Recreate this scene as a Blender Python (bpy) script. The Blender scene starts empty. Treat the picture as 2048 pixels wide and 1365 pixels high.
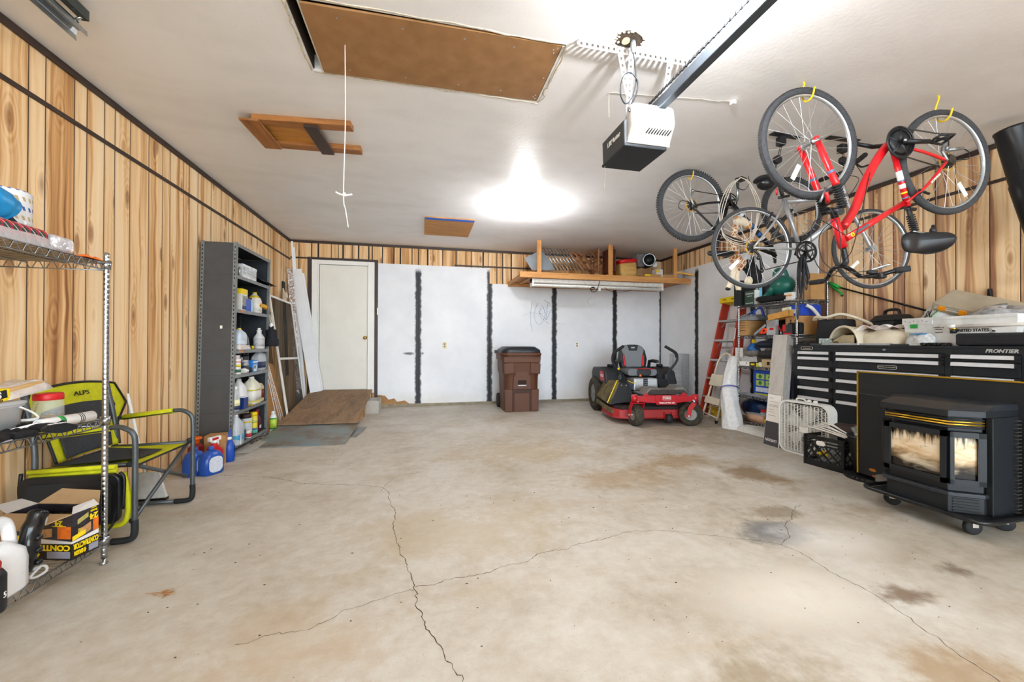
import bpy, bmesh, math, random
from math import sin, cos, pi, radians as rad, sqrt, atan2
from mathutils import Vector as V, Matrix as Mx
rnd = random.Random(7)
SC = bpy.context.scene
COL = SC.collection
# ---------------------------------------------------------------- survey: lens, room, pixel -> point on a known plane
F, YAW, PITCH, ROLL, EYE = 794.857, .221413, .00511, .002912, 1.10757
H, XL, XR, YB, YF = 2.79173, -2.1246, 4.6771, 7.1368, -2.4
_f = V((sin(YAW)*cos(PITCH), cos(YAW)*cos(PITCH), sin(PITCH)))
_r0 = V((cos(YAW), -sin(YAW), 0)); _u0 = _r0.cross(_f)
_r = cos(ROLL)*_r0 + sin(ROLL)*_u0; _u = cos(ROLL)*_u0 - sin(ROLL)*_r0
CAM = V((0, 0, EYE))
def ray(u, v): return _f + _r*((u-1024)/F) - _u*((v-682.5)/F)
def at(u, v, x=None, y=None, z=None, pl=None):
    d = ray(u, v)
    if pl: s = (pl[0]-CAM).dot(pl[1])/d.dot(pl[1])
    elif x is not None: s = x/d.x
    elif y is not None: s = y/d.y
    else: s = (z-EYE)/d.z
    return CAM + d*s
# ---------------------------------------------------------------- materials
MATS = {}
def lin(c):
    if isinstance(c, str):
        c = c.lstrip('#'); c = [int(c[i:i+2], 16)/255 for i in (0, 2, 4)]
    return tuple((x/12.92 if x <= .04045 else ((x+.055)/1.055)**2.4) for x in c)+(1,)
class NT:
    def __init__(s, name):
        s.m = bpy.data.materials.new(name); s.m.use_nodes = True
        s.t = s.m.node_tree; s.p = s.t.nodes['Principled BSDF']
    def n(s, typ, **k):
        nd = s.t.nodes.new('ShaderNode'+typ)
        for a, b in k.items():
            if a.startswith('i_'):
                key = a[2:]; key = int(key) if key.isdigit() else key
                s.put(nd.inputs[key], b)
            else: setattr(nd, a, b)
        return nd
    def put(s, sock, val):
        if isinstance(val, bpy.types.NodeSocket): s.t.links.new(val, sock)
        elif isinstance(val, bpy.types.Node): s.t.links.new(val.outputs[0], sock)
        else: sock.default_value = val
    def math(s, op, a, b=0., c=0., clamp=False):
        nd = s.n('Math', operation=op, use_clamp=clamp); s.put(nd.inputs[0], a); s.put(nd.inputs[1], b); s.put(nd.inputs[2], c); return nd.outputs[0]
    def mix(s, f, a, b, mode='MIX'):
        nd = s.n('Mix', data_type='RGBA', blend_type=mode); s.put(nd.inputs[0], f); s.put(nd.inputs[6], a); s.put(nd.inputs[7], b); return nd.outputs[2]
    def ramp(s, f, stops, interp='LINEAR'):
        nd = s.n('ValToRGB'); r = nd.color_ramp; r.interpolation = interp
        while len(r.elements) > 1: r.elements.remove(r.elements[-1])
        for i, (p, c) in enumerate(stops):
            e = r.elements[0] if i == 0 else r.elements.new(p)
            e.position = p; e.color = c if len(c) == 4 else lin(c)
        s.put(nd.inputs[0], f); return nd.outputs[0]
    def step(s, x, a, b):   # smooth 0..1 between a and b
        nd = s.n('MapRange', interpolation_type='SMOOTHSTEP'); s.put(nd.inputs[0], x); nd.inputs[1].default_value = a; nd.inputs[2].default_value = b; return nd.outputs[0]
    def pos(s): return s.n('NewGeometry').outputs['Position']
    def obj(s): return s.n('TexCoord').outputs['Object']
    def sep(s, v):
        nd = s.n('SeparateXYZ'); s.put(nd.inputs[0], v); return nd.outputs
    def comb(s, x, y, z):
        nd = s.n('CombineXYZ'); s.put(nd.inputs[0], x); s.put(nd.inputs[1], y); s.put(nd.inputs[2], z); return nd.outputs[0]
    def noise(s, vec, scale, detail=3, rough=.5, dist=0):
        nd = s.n('TexNoise'); s.put(nd.inputs['Vector'], vec); nd.inputs['Scale'].default_value = scale; nd.inputs['Detail'].default_value = detail
        nd.inputs['Roughness'].default_value = rough; nd.inputs['Distortion'].default_value = dist; return nd.outputs[0]
    def scale(s, vec, sc, off=(0, 0, 0)):
        nd = s.n('Mapping'); s.put(nd.inputs[0], vec); nd.inputs['Scale'].default_value = sc; nd.inputs['Location'].default_value = off; return nd.outputs[0]
    def bump(s, h, st=.3, d=.01):
        nd = s.n('Bump'); nd.inputs['Strength'].default_value = st; nd.inputs['Distance'].default_value = d; s.put(nd.inputs['Height'], h); s.t.links.new(nd.outputs[0], s.p.inputs['Normal'])
def mat(name, col='#888888', rough=.5, metal=0., var=.12, sc=25., bump=0., bsc=None, trans=0., alpha=1., emit=0., stretch=None, ior=1.45, coat=0., sheen=0., col2=None):
    if name in MATS: return MATS[name]
    t = NT(name); p = t.p
    vec = t.obj()
    if stretch: vec = t.scale(vec, stretch)
    nz = t.noise(vec, sc, 3)
    c = lin(col)
    if var or col2:
        lo = lin(col2) if col2 else tuple(x*(1-var) for x in c[:3])+(1,)
        hi = c if col2 else tuple(min(1, x*(1+var)) for x in c[:3])+(1,)
        t.put(p.inputs['Base Color'], t.ramp(nz, [(.3, lo), (.7, hi)]))
    else: p.inputs['Base Color'].default_value = c
    t.put(p.inputs['Roughness'], t.math('MULTIPLY_ADD', nz, .12, max(0, rough-.06)))
    p.inputs['Metallic'].default_value = metal
    p.inputs['Transmission Weight'].default_value = trans; p.inputs['Alpha'].default_value = alpha
    p.inputs['IOR'].default_value = ior; p.inputs['Coat Weight'].default_value = coat; p.inputs['Sheen Weight'].default_value = sheen
    if emit: p.inputs['Emission Color'].default_value = c; p.inputs['Emission Strength'].default_value = emit
    if bump: t.bump(t.noise(vec, bsc or sc, 3), bump, .01)
    MATS[name] = t.m; return t.m
def wood(name, light, dark, axis='x', sc=1., rough=.6, band=6.):
    if name in MATS: return MATS[name]
    t = NT(name); k = {'x': (1.2, band*2, band*2), 'y': (band*2, 1.2, band*2), 'z': (band*2, band*2, 1.2)}[axis]
    v = t.scale(t.obj(), tuple(a*sc for a in k))
    a = t.noise(v, 1.5, 4, .6, .8); b = t.noise(t.scale(v, (4, 4, 4)), 2.5, 3)
    f = t.math('MULTIPLY_ADD', b, .35, t.math('MULTIPLY', a, .75))
    t.put(t.p.inputs['Base Color'], t.ramp(f, [(.32, dark), (.62, light), (.8, light)])); t.p.inputs['Roughness'].default_value = rough
    t.bump(f, .15, .004); MATS[name] = t.m; return t.m
# ---------------------------------------------------------------- mesh builder
def basis(d):
    d = V(d).normalized(); a = V((0, 0, 1)) if abs(d.z) < .95 else V((1, 0, 0))
    x = a.cross(d).normalized(); return x, d.cross(x), d
class MB:
    def __init__(s): s.v = []; s.f = []; s.mi = []; s.sm = []; s.k = 0
    def add(s, vs, fs, smooth=False, m=None):
        o = len(s.v)
        s.v += [(m @ V(p)) if m else V(p) for p in vs]
        s.f += [tuple(i+o for i in q) for q in fs]; s.mi += [s.k]*len(fs); s.sm += [smooth]*len(fs); return s
    def box(s, c, d, m=None, rz=0, taper=None):
        x, y, z = d[0]/2, d[1]/2, d[2]/2; tx, ty = taper or (1, 1)
        vs = [V(p) for p in ((-x, -y, -z), (x, -y, -z), (x, y, -z), (-x, y, -z), (-x*tx, -y*ty, z), (x*tx, -y*ty, z), (x*tx, y*ty, z), (-x*tx, y*ty, z))]
        T = Mx.Translation(V(c)) @ (m.to_4x4() if m else Mx.Rotation(rz, 4, 'Z'))
        return s.add(vs, [(0, 3, 2, 1), (4, 5, 6, 7), (0, 1, 5, 4), (1, 2, 6, 5), (2, 3, 7, 6), (3, 0, 4, 7)], False, T)
    def bb(s, a, b):
        return s.box([(a[i]+b[i])/2 for i in range(3)], [abs(b[i]-a[i]) for i in range(3)])
    def bar(s, p, q, w, h, up=(0, 0, 1)):   # box from p to q, w across, h along up
        p, q = V(p), V(q); d = (q-p); L = d.length; d.normalize(); u = V(up); u = (u-d*u.dot(d))
        if u.length < 1e-5: u = basis(d)[0]
        u.normalize(); x = d.cross(u); m = Mx((x, d, u)).transposed()
        return s.box((p+q)/2, (w, L, h), m)
    def tube(s, pts, r, n=8, closed=False, caps=True, flat=None):
        P = [V(p) for p in pts]; N = len(P); R = r if isinstance(r, (list, tuple)) else [r]*N
        tg = []
        for i in range(N):
            a, b = (P[(i-1) % N], P[(i+1) % N]) if closed else (P[max(0, i-1)], P[min(N-1, i+1)])
            d = b-a; tg.append(d.normalized() if d.length > 1e-9 else V((0, 0, 1)))
        x, y, _ = basis(tg[0]); vs = []
        for i in range(N):
            if i: x = (x-tg[i]*x.dot(tg[i])); x = x.normalized() if x.length > 1e-6 else basis(tg[i])[0]
            y = tg[i].cross(x)
            for k in range(n):
                a = 2*pi*k/n; vs.append(P[i]+(x*cos(a)+y*sin(a)*(flat or 1))*R[i])
        fs = [(i*n+k, i*n+(k+1) % n, ((i+1) % N)*n+(k+1) % n, ((i+1) % N)*n+k) for i in range(N if closed else N-1) for k in range(n)]
        s.add(vs, fs, True)
        if caps and not closed:
            o = len(s.v)-len(vs); s.f += [tuple(o+k for k in range(n))[::-1], tuple(o+(N-1)*n+k for k in range(n))]; s.mi += [s.k]*2; s.sm += [False]*2
        return s
    def cyl(s, p, q, r, r2=None, n=16): return s.tube([p, q], [r, r if r2 is None else r2], n)
    def lathe(s, prof, c=(0, 0, 0), axis=(0, 0, 1), n=20, smooth=True, m=None, sq=None, ang=2*pi, cap=True):
        x, y, z = (V((1, 0, 0)), V((0, 1, 0)), V((0, 0, 1))) if tuple(axis) == (0, 0, 1) else basis(axis); c = V(c); vs = []
        for r, h in prof:
            for k in range(n):
                a = 2*pi*k/n+(pi/n if sq else 0); ca, sa = cos(a), sin(a)
                if sq: e = sq; g = (abs(ca)**e+abs(sa)**e)**(-1/e); ca *= g; sa *= g
                vs.append(c+x*(r*ca if not isinstance(r, tuple) else r[0]*ca)+y*(r*sa if not isinstance(r, tuple) else r[1]*sa)+z*h)
        N = len(prof); fs = [(i*n+k, i*n+(k+1) % n, (i+1)*n+(k+1) % n, (i+1)*n+k) for i in range(N-1) for k in range(n)]
        s.add(vs, fs, smooth, m)
        o = len(s.v)-len(vs)
        for i, rev in ((0, True), (N-1, False)) if cap else ():
            r = prof[i][0]; r = max(r) if isinstance(r, tuple) else r
            if r > 1e-4:
                q = tuple(o+i*n+k for k in range(n)); s.f.append(q[::-1] if rev else q); s.mi.append(s.k); s.sm.append(False)
        return s
    def ell(s, c, r, n=16, k=10, m=None):
        r = (r, r, r) if not isinstance(r, (tuple, list)) else r
        T = Mx.Translation(V(c)) @ (m.to_4x4() if m else Mx.Identity(4)) @ Mx.Diagonal((r[0], r[1], r[2], 1))
        return s.lathe([(max(1e-5, sin(pi*i/k)), -cos(pi*i/k)) for i in range(k+1)], n=n, m=T)
    def prism(s, poly, h0, h1, ax='z', smooth=False, m=None):
        N = len(poly); mp = {'z': lambda a, b, h: (a, b, h), 'y': lambda a, b, h: (a, h, b), 'x': lambda a, b, h: (h, a, b)}[ax]
        vs = [mp(a, b, h) for h in (h0, h1) for a, b in poly]
        A = sum(poly[i][0]*poly[(i+1) % N][1]-poly[(i+1) % N][0]*poly[i][1] for i in range(N))
        fs = [tuple(range(N))[::-1], tuple(range(N, 2*N))]+[(i, (i+1) % N, N+(i+1) % N, N+i) for i in range(N)]
        if (A < 0) != (ax == 'y'): fs = [q[::-1] for q in fs]
        o = len(s.sm); s.add(vs, fs, smooth, m); s.sm[o] = s.sm[o+1] = False; return s
    def grid(s, fn, nu, nv, smooth=True, cu=False):
        vs = [fn(i/nu, j/nv) for i in range(nu+(0 if cu else 1)) for j in range(nv+1)]; q = nu if cu else nu+1
        fs = [(i*(nv+1)+j, ((i+1) % q)*(nv+1)+j, ((i+1) % q)*(nv+1)+j+1, i*(nv+1)+j+1) for i in range(nu) for j in range(nv)]
        return s.add(vs, fs, smooth)
    def quad(s, a, b, c, d): return s.add([a, b, c, d], [(0, 1, 2, 3)])
    def torus(s, c, axis, R, r, n=32, k=8, flat=None):
        x, y, _ = basis(axis); c = V(c)
        return s.tube([c+(x*cos(2*pi*i/n)+y*sin(2*pi*i/n))*R for i in range(n)], r, k, True, flat=flat)
MAT4 = {}
def fix(o, kind=None, label=None, cat=None, group=None):
    if kind: o['kind'] = kind
    if label: o['label'] = label
    if cat: o['category'] = cat
    if group: o['group'] = group
    return o
def thing(name, label, cat, loc=(0, 0, 0), rz=0, group=None, rot=None):
    o = bpy.data.objects.new(name, None); COL.objects.link(o); o.empty_display_size = .05
    o.location = loc; o.rotation_euler = rot or (0, 0, rz)
    MAT4[o.name] = Mx.Translation(V(loc)) @ o.rotation_euler.to_matrix().to_4x4()
    return fix(o, None, label, cat, group)
def obj(name, mb, mats, par=None, world=False, bev=0, seg=2, sub=0, solid=0, label=None, loc=None, rz=0, rot=None, auto=None):
    me = bpy.data.meshes.new(name); vs = mb.v
    if par is not None and world:
        inv = MAT4[par.name].inverted(); vs = [inv @ p for p in vs]
    me.from_pydata([tuple(p) for p in vs], [], mb.f)
    mats = mats if isinstance(mats, (list, tuple)) else [mats]
    for m in mats: me.materials.append(m)
    me.polygons.foreach_set('material_index', mb.mi); me.polygons.foreach_set('use_smooth', mb.sm); me.update()
    o = bpy.data.objects.new(name, me); COL.objects.link(o)
    if loc is not None: o.location = loc
    o.rotation_euler = rot or (0, 0, rz)
    if par is not None: o.parent = par
    W = Mx.Translation(V(loc or (0, 0, 0))) @ o.rotation_euler.to_matrix().to_4x4()
    MAT4[o.name] = (MAT4[par.name] @ W) if par is not None else W
    if solid: md = o.modifiers.new('s', 'SOLIDIFY'); md.thickness = solid; md.offset = 0
    if sub: md = o.modifiers.new('u', 'SUBSURF'); md.levels = md.render_levels = sub
    if bev: md = o.modifiers.new('b', 'BEVEL'); md.width = bev; md.segments = seg; md.limit_method = 'ANGLE'; md.angle_limit = rad(40)
    if label: o['label'] = label
    return o
def one(name, label, cat, mb, mats, loc=(0, 0, 0), rz=0, group=None, rot=None, **k):   # a thing that is a single mesh
    return fix(obj(name, mb, mats, None, loc=loc, rz=rz, rot=rot, **k), None, label, cat, group)
def struct(name, mb, mats, **k): return fix(obj(name, mb, mats, **k), 'structure')
def frame(o, x, y):  # 4x4 with local x, y axes
    x = V(x).normalized(); y = V(y); y = (y-x*y.dot(x)).normalized(); z = x.cross(y)
    m = Mx((x, y, z)).transposed().to_4x4(); m.translation = V(o); return m
def text(name, s, size, m, par, M, ext=.0008, bold=0, sx=1., shear=0, world=False, align='CENTER', lab=None, space=1.):
    cu = bpy.data.curves.new('t', 'FONT'); cu.body = s; cu.size = size; cu.extrude = ext; cu.offset = bold; cu.align_x = align; cu.align_y = 'CENTER'; cu.shear = shear; cu.space_character = space
    cu.resolution_u = 3
    ob = bpy.data.objects.new('t', cu); me = bpy.data.meshes.new_from_object(ob)
    bpy.data.objects.remove(ob); bpy.data.curves.remove(cu)
    me.name = name
    T = M @ Mx.Diagonal((sx, 1, 1, 1))
    if world and par is not None: T = MAT4[par.name].inverted() @ T
    me.transform(T); me.materials.clear(); me.materials.append(m)
    o = bpy.data.objects.new(name, me); COL.objects.link(o); o.parent = par
    MAT4[o.name] = MAT4[par.name]
    if lab: o['label'] = lab
    return o
def copytree(o, loc=None, rz=None, label=None):
    c = o.copy(); COL.objects.link(c)
    if loc is not None: c.location = loc
    if rz is not None: c.rotation_euler = (0, 0, rz)
    if label: c['label'] = label
    MAT4[c.name] = Mx.Translation(c.location) @ c.rotation_euler.to_matrix().to_4x4()
    for ch in o.children:
        d = ch.copy(); COL.objects.link(d); d.parent = c
        for g in ch.children:
            e = g.copy(); COL.objects.link(e); e.parent = d
    return c
def each(name, mbs, mats, par, world=False, **k):
    for m in mbs: obj(name, m, mats, par, world, **k)
def lerp(a, b, t): return a+(b-a)*t
def bez(p, n=16):   # smooth curve through points (Catmull-Rom)
    P = [V(q) for q in p]; P = [P[0]*2-P[1]]+P+[P[-1]*2-P[-2]]; out = []
    for i in range(1, len(P)-2):
        for k in range(n):
            t = k/n; a, b, c, d = P[i-1:i+3]
            out.append(.5*((2*b)+(c-a)*t+(2*a-5*b+4*c-d)*t*t+(3*b-a-3*c+d)*t**3))
    return out+[P[-2]]
def rrect(w, h, r, n=4, cx=0, cy=0):
    o = []
    for sx, sy, a0 in ((1, 1, 0), (-1, 1, 90), (-1, -1, 180), (1, -1, 270)):
        for i in range(n+1):
            a = rad(a0+90*i/n); o.append((cx+sx*(w/2-r)+r*cos(a), cy+sy*(h/2-r)+r*sin(a)))
    return o
# shared materials
CHROME = mat('chrome', '#a9adb1', .25, 1, .05); STEEL = mat('galvanized_steel', '#aeb4b8', .4, 1, .15, 60)
WHITE = mat('white_plastic', '#eeeeec', .4, 0, .03); BLACK = mat('black_plastic', '#17181b', .45, 0, .2); RUBBER = mat('black_rubber', '#1c1d1f', .75, 0, .2, 60, .2)
CARD = mat('cardboard', '#b58a58', .85, 0, .1, 14, .08); RED = mat('red_plastic', '#c4151c', .4, 0, .08); BLUE = mat('blue_plastic', '#1b4fb4', .35, 0, .1)
YELLOW = mat('yellow_plastic', '#f0d21c', .4, 0, .05); GREY = mat('grey_plastic', '#70757a', .5, 0, .08); PAPER = mat('white_paper', '#f0efeb', .7, 0, .04)
DGREY = mat('charcoal_paint', '#3c3f42', .5, 0, .1); BRASS = mat('brass', '#c9a24e', .3, 1, .1); GREEN = mat('green_plastic', '#1e9a3e', .4, 0, .1); ORANGE = mat('orange_plastic', '#ef6a14', .5, 0, .1)
CLEAR = mat('clear_plastic', '#e8eef0', .15, 0, .02, alpha=.32); FROST = mat('frosted_plastic', '#dfe5ea', .35, 0, .04, alpha=.5); INK = mat('black_ink', '#111111', .6, 0, 0)
SILVER = mat('silver_paint', '#b4b8bc', .35, .7, .06); PINE = wood('pine_lumber', '#d29a5c', '#a8672c', 'x'); PINEZ = wood('pine_upright', '#d29a5c', '#a8672c', 'z'); PINEY = wood('pine_cross', '#d29a5c', '#a8672c', 'y')
# ================================================================= ROOM
def planks(name, axis, edges, period=None, flip=None, purple=0., light='#f0cd9c', mid='#d2a068', dark='#915f34'):
    t = NT(name); P = t.sep(t.pos()); a = P[0] if axis == 'x' else P[1]; z = P[2]
    u = a
    if flip is not None: u = t.math('SUBTRACT', flip, a)
    lo = edges[0]; hi = period+lo if period else edges[-1]; span = hi-lo
    u = t.math('DIVIDE', t.math('SUBTRACT', u, lo), span)
    rep = t.math('FLOOR', u); 
    if period: u = t.math('FRACT', u)
    e = [(x-lo)/span for x in edges]+([1.] if period else [])
    g = lambda x: (x, x, x, 1)
    A = t.ramp(u, [(e[i], g(e[i])) for i in range(len(e)-1)], 'CONSTANT')
    B = t.ramp(u, [(e[i], g(e[i+1])) for i in range(len(e)-1)], 'CONSTANT')
    dl = t.math('MULTIPLY', t.math('SUBTRACT', u, A), span); dr = t.math('MULTIPLY', t.math('SUBTRACT', B, u), span)
    d = t.math('MINIMUM', dl, dr)
    wn = t.n('TexWhiteNoise', noise_dimensions='2D'); t.put(wn.inputs['Vector'], t.comb(A, t.math('MULTIPLY', rep, .37 if not period else .0), 0)); idv = wn.outputs[0]
    off = t.math('MULTIPLY', idv, 40.)
    v = t.comb(t.math('ADD', a, off), off, z)
    warp = t.noise(t.scale(v, (3, 1, 1.1)), 1.6, 2)
    gv = t.comb(t.math('ADD', t.math('ADD', a, off), t.math('MULTIPLY', warp, .07)), off, z)
    fine = t.noise(t.scale(gv, (60, 1, .9)), 1., 4, .6)
    broad = t.noise(t.scale(gv, (13, 1, .33)), 1., 2, .55, .6)
    vo = t.n('TexVoronoi', feature='F1'); t.put(vo.inputs['Vector'], t.scale(v, (6.5, 1, 2.1))); vo.inputs['Scale'].default_value = 1.; vo.inputs['Randomness'].default_value = .9
    kd = vo.outputs['Distance']
    rings = t.math('MULTIPLY_ADD', t.math('SINE', t.math('MULTIPLY', t.math('ADD', kd, t.math('MULTIPLY', warp, .25)), 60.)), .5, .5)
    kz = t.step(kd, .5, .1)
    f = t.math('MULTIPLY_ADD', broad, .8, t.math('MULTIPLY_ADD', fine, .34, t.math('MULTIPLY_ADD', idv, .10, -.09)))
    f = t.math('MULTIPLY_ADD', t.math('MULTIPLY', kz, t.math('SUBTRACT', .75, rings)), -.10, f)
    c = t.ramp(f, [(.28, dark), (.41, mid), (.54, light), (.75, '#f6e0bd')])
    c = t.mix(t.math('MULTIPLY', t.step(kd, .2, .07), .72), c, lin('#8a5a34'))
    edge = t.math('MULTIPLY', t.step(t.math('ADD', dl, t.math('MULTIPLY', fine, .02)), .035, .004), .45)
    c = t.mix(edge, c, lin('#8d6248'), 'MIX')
    if purple: c = t.mix(t.math('MULTIPLY', t.step(t.math('ADD', broad, t.math('MULTIPLY', idv, .2)), .60, .45), purple), c, lin('#94685c'))
    c = t.mix(t.step(d, .0042, .0016), c, lin('#2a1a10'))
    t.put(t.p.inputs['Base Color'], c); t.p.inputs['Roughness'].default_value = .5; t.p.inputs['Specular IOR Level'].default_value = .3
    t.bump(t.step(d, .001, .006), .5, .006); return t.m
LE = [0, .102, .297, .391, .536, .631, .78, .987]
WOOD_L = planks('wood_paneling_side', 'y', [2.717+x for x in LE], 1.158)
WOOD_R = planks('wood_paneling_right', 'y', [0, .15, .245, .389, .609, .786, .885, 1.07], 1.165, flip=2.998, purple=.7, light='#e6c294', mid='#c2945f', dark='#845433')
BE = [-2.2, -1.99, -1.802, -1.704, -1.497, -1.387, -1.32, -1.17, -1.073, -.907, -.845, -.684, -.497, -.391, -.189, -.081, .072, .174, .334, .571, .748, .855, 1.055, 1.159, 1.316, 1.421, 1.581, 1.818, 2.1, 4.0, 4.8]
WOOD_B = planks('wood_paneling_back', 'x', BE, light='#e9c08c', mid='#c9945a', dark='#8d5a2e')
BROWN = wood('dark_brown_trim', '#3a2820', '#2a1b15', 'y', rough=.5)
# floor
t = NT('stained_concrete'); P = t.pos(); S = t.sep(P)
n1 = t.noise(P, .55, 4, .6, .3); n2 = t.noise(P, 2.3, 5, .62, .4); n3 = t.noise(P, 14, 5, .7); n4 = t.noise(P, 90, 3, .6)
f = t.math('MULTIPLY_ADD', n1, .6, t.math('MULTIPLY_ADD', n2, .45, t.math('MULTIPLY_ADD', n3, .38, -.23)))
c = t.ramp(f, [(.28, '#9c917f'), (.42, '#b3aa9b'), (.54, '#c1bbb0'), (.68, '#cecac2')])
c = t.mix(t.math('MULTIPLY', t.step(n4, .6, .72), .3), c, lin('#86755e'))
streak = t.noise(t.scale(P, (.8, 4.5, 1)), 1.0, 4, .6, .5)
c = t.mix(t.math('MULTIPLY', t.step(streak, .55, .72), .3), c, lin('#ab9470'))
for (x, y, r, sx, col, a) in ((1.55, 3.05, .36, 1.6, '#a08560', .55), (2.35, 3.3, .35, 1.5, '#98794c', .6), (2.75, 2.85, .3, 1.4, '#7d6038', .75), (2.02, 1.93, .2, 1.5, '#5d6066', .8), (2.25, 1.82, .22, 1.8, '#e9e6e0', .4), (2.05, 1.33, .12, 1.3, '#6a5138', .8), (2.55, 1.42, .09, 1.3, '#63503c', .75), (3.0, 4.2, .6, 2, '#94805e', .5), (1.0, 3.9, .5, 2.2, '#ad9a78', .5), (1.15, 1.02, .28, 1.4, '#8f7d62', .6), (1.75, .92, .2, 1.5, '#9a7c55', .6), (.2, 2.4, .5, 2, '#b3a284', .45), (-.5, 1.6, .35, 1.6, '#b59c7c', .35), (2.9, 2.05, .2, 1.5, '#8c7452', .5), (2.3, 2.18, .15, 2, '#76664f', .6), (1.6, 1.45, .25, 1.6, '#e4ddd0', .4)):
    dd = t.n('VectorMath', operation='DISTANCE'); t.put(dd.inputs[0], t.comb(t.math('DIVIDE', t.math('SUBTRACT', S[0], x), sx), t.math('SUBTRACT', S[1], y), 0)); dd.inputs[1].default_value = (0, 0, 0)
    k = t.math('ADD', dd.outputs['Value'], t.math('MULTIPLY_ADD', n2, r*2.2, t.math('MULTIPLY_ADD', n3, r*1.0, -r*1.6)))
    c = t.mix(t.math('MULTIPLY', t.step(k, r, r*.2), a), c, lin(col))
t.put(t.p.inputs['Base Color'], c); t.put(t.p.inputs['Roughness'], t.math('MULTIPLY_ADD', n2, -.3, .72)); t.bump(t.math('ADD', n3, n4), .12, .004)
FLOOR = t.m
# ceiling
t = NT('painted_ceiling'); P = t.pos()
a = t.noise(t.scale(P, (.7, 1.6, 1)), 1.2, 3, .55, .4); b = t.noise(P, 6, 4)
t.put(t.p.inputs['Base Color'], t.ramp(t.math('MULTIPLY_ADD', b, .25, a), [(.4, '#e4e4e6'), (.7, '#f0f0f3')])); t.p.inputs['Roughness'].default_value = .45
t.bump(t.math('MULTIPLY_ADD', t.noise(t.scale(P, (.5, 1.3, 1)), 1.1, 2), 8., t.math('ADD', b, t.noise(P, 40, 2))), .1, .01); CEIL = t.m
m = MB().bb((XL-.3, -11, -.12), (XR+.3, YB+.2, 0)); floor = struct('floor', m, FLOOR)
hx0, hx1, hy0, hy1 = -.665, .785, 2.115, 2.66   # attic hatch opening
m = MB(); y0 = -5.0
m.bb((XL-.2, y0, H), (hx0, YB+.2, H+.1)).bb((hx1, y0, H), (XR+.2, YB+.2, H+.1)).bb((hx0, y0, H), (hx1, hy0, H+.1)).bb((hx0, hy1, H), (hx1, YB+.2, H+.1)).bb((hx0-.1, hy0-.1, H+.3), (hx1+.1, hy1+.1, H+.34))
ceiling = struct('ceiling', m, CEIL)
m = MB().bb((hx0, hy0, H+.012), (hx0+.006, hy1, H+.3)).bb((hx1, hy0-.02, H+.1), (hx1+.02, hy1+.02, H+.3)).bb((hx0, hy0-.02, H+.1), (hx1, hy0, H+.3)).bb((hx0, hy1, H+.1), (hx1, hy1+.02, H+.3)).bb((hx0, hy0, H+.28), (hx1, hy1, H+.3)); obj('attic_gap_shade', m, mat('gap_shade_brown', '#3a2c20', .9), ceiling)  # lining added inside the opening; its dark colour paints the gap's shade
struct('wall_left', MB().bb((XL-.12, y0, 0), (XL, YB+.12, H)), WOOD_L)
struct('wall_right', MB().bb((XR, y0, 0), (XR+.12, YB+.12, H)), WOOD_R)
wall_back = struct('wall_back', MB().bb((XL, YB, 0), (XR, YB+.12, H)), WOOD_B)
# moulding strips
def strip(n, a, b, w): m = MB().bar(a, b, w, .016); return struct(n, m, BROWN, bev=.004)
g = .008
struct('trim_1', MB().bb((XL, y0, H-.045), (XL+.018, YB, H)), BROWN, bev=.005)
struct('trim_2', MB().bb((XL+.018, YB-.018, H-.04), (XR-.018, YB, H)), BROWN, bev=.005)
struct('trim_3', MB().bb((XR-.018, y0, H-.045), (XR, YB, H)), BROWN, bev=.005)
struct('trim_4', MB().bb((XL, y0, 2.46), (XL+.012, YB, 2.488)), BROWN, bev=.004)
struct('trim_5', MB().bb((XR-.012, y0, 2.458), (XR, 5.4, 2.486)), BROWN, bev=.004)
struct('trim_6', MB().bb((XL+.012, YB-.012, 2.49), (-1.8, YB, 2.515)), BROWN, bev=.004)
struct('trim_7', MB().bb((.55, YB-.03, 2.475), (2.3, YB-.018, 2.5)), BROWN, bev=.004)
# white wallboard sheets with sprayed seams
def sheet_mat(name, axis, seams, smudge=()):
    t = NT(name); P = t.pos(); S = t.sep(P); a = S[0] if axis == 'x' else S[1]; z = S[2]
    base = t.ramp(t.noise(P, 1.4, 4, .6), [(.35, '#dfe2e7'), (.65, '#eceef2')]); c = base
    low = t.math('MULTIPLY', t.step(t.math('ADD', z, t.math('MULTIPLY', t.noise(P, 5, 4), .5)), .62, .2), .35); c = t.mix(low, c, lin('#cfc3b0'))
    wz = t.noise(t.comb(0, 0, z), 7., 4, .6); w2 = t.noise(t.comb(3, 1, z), 11., 3); fz = t.noise(P, 60, 2)
    for pos, top, w in seams:
        x = t.math('ABSOLUTE', t.math('ADD', t.math('SUBTRACT', a, pos), t.math('MULTIPLY_ADD', wz, .07, -.035)))
        x = t.math('ADD', x, t.math('MULTIPLY_ADD', w2, -.035, .014))
        k = t.step(t.math('ADD', x, t.math('MULTIPLY_ADD', fz, .02, -.01)), w+.035, w)
        if top: k = t.math('MULTIPLY', k, t.step(z, top+.05, top-.05))
        c = t.mix(k, c, lin('#111317'))
    for (x, zz, rx, rz_) in smudge:
        dd = t.n('VectorMath', operation='LENGTH'); t.put(dd.inputs[0], t.comb(t.math('DIVIDE', t.math('SUBTRACT', a, x), rx), t.math('DIVIDE', t.math('SUBTRACT', z, zz), rz_), 0))
        k = t.math('ADD', dd.outputs['Value'], t.math('MULTIPLY_ADD', t.noise(P, 11, 3), 1.2, -.6)); c = t.mix(t.math('MULTIPLY', t.step(k, 1.1, .3), .85), c, lin('#22252a'))
    t.put(t.p.inputs['Base Color'], c); t.p.inputs['Roughness'].default_value = .5; t.bump(t.noise(P, 3, 2), .12, .02); return t.m
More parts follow.
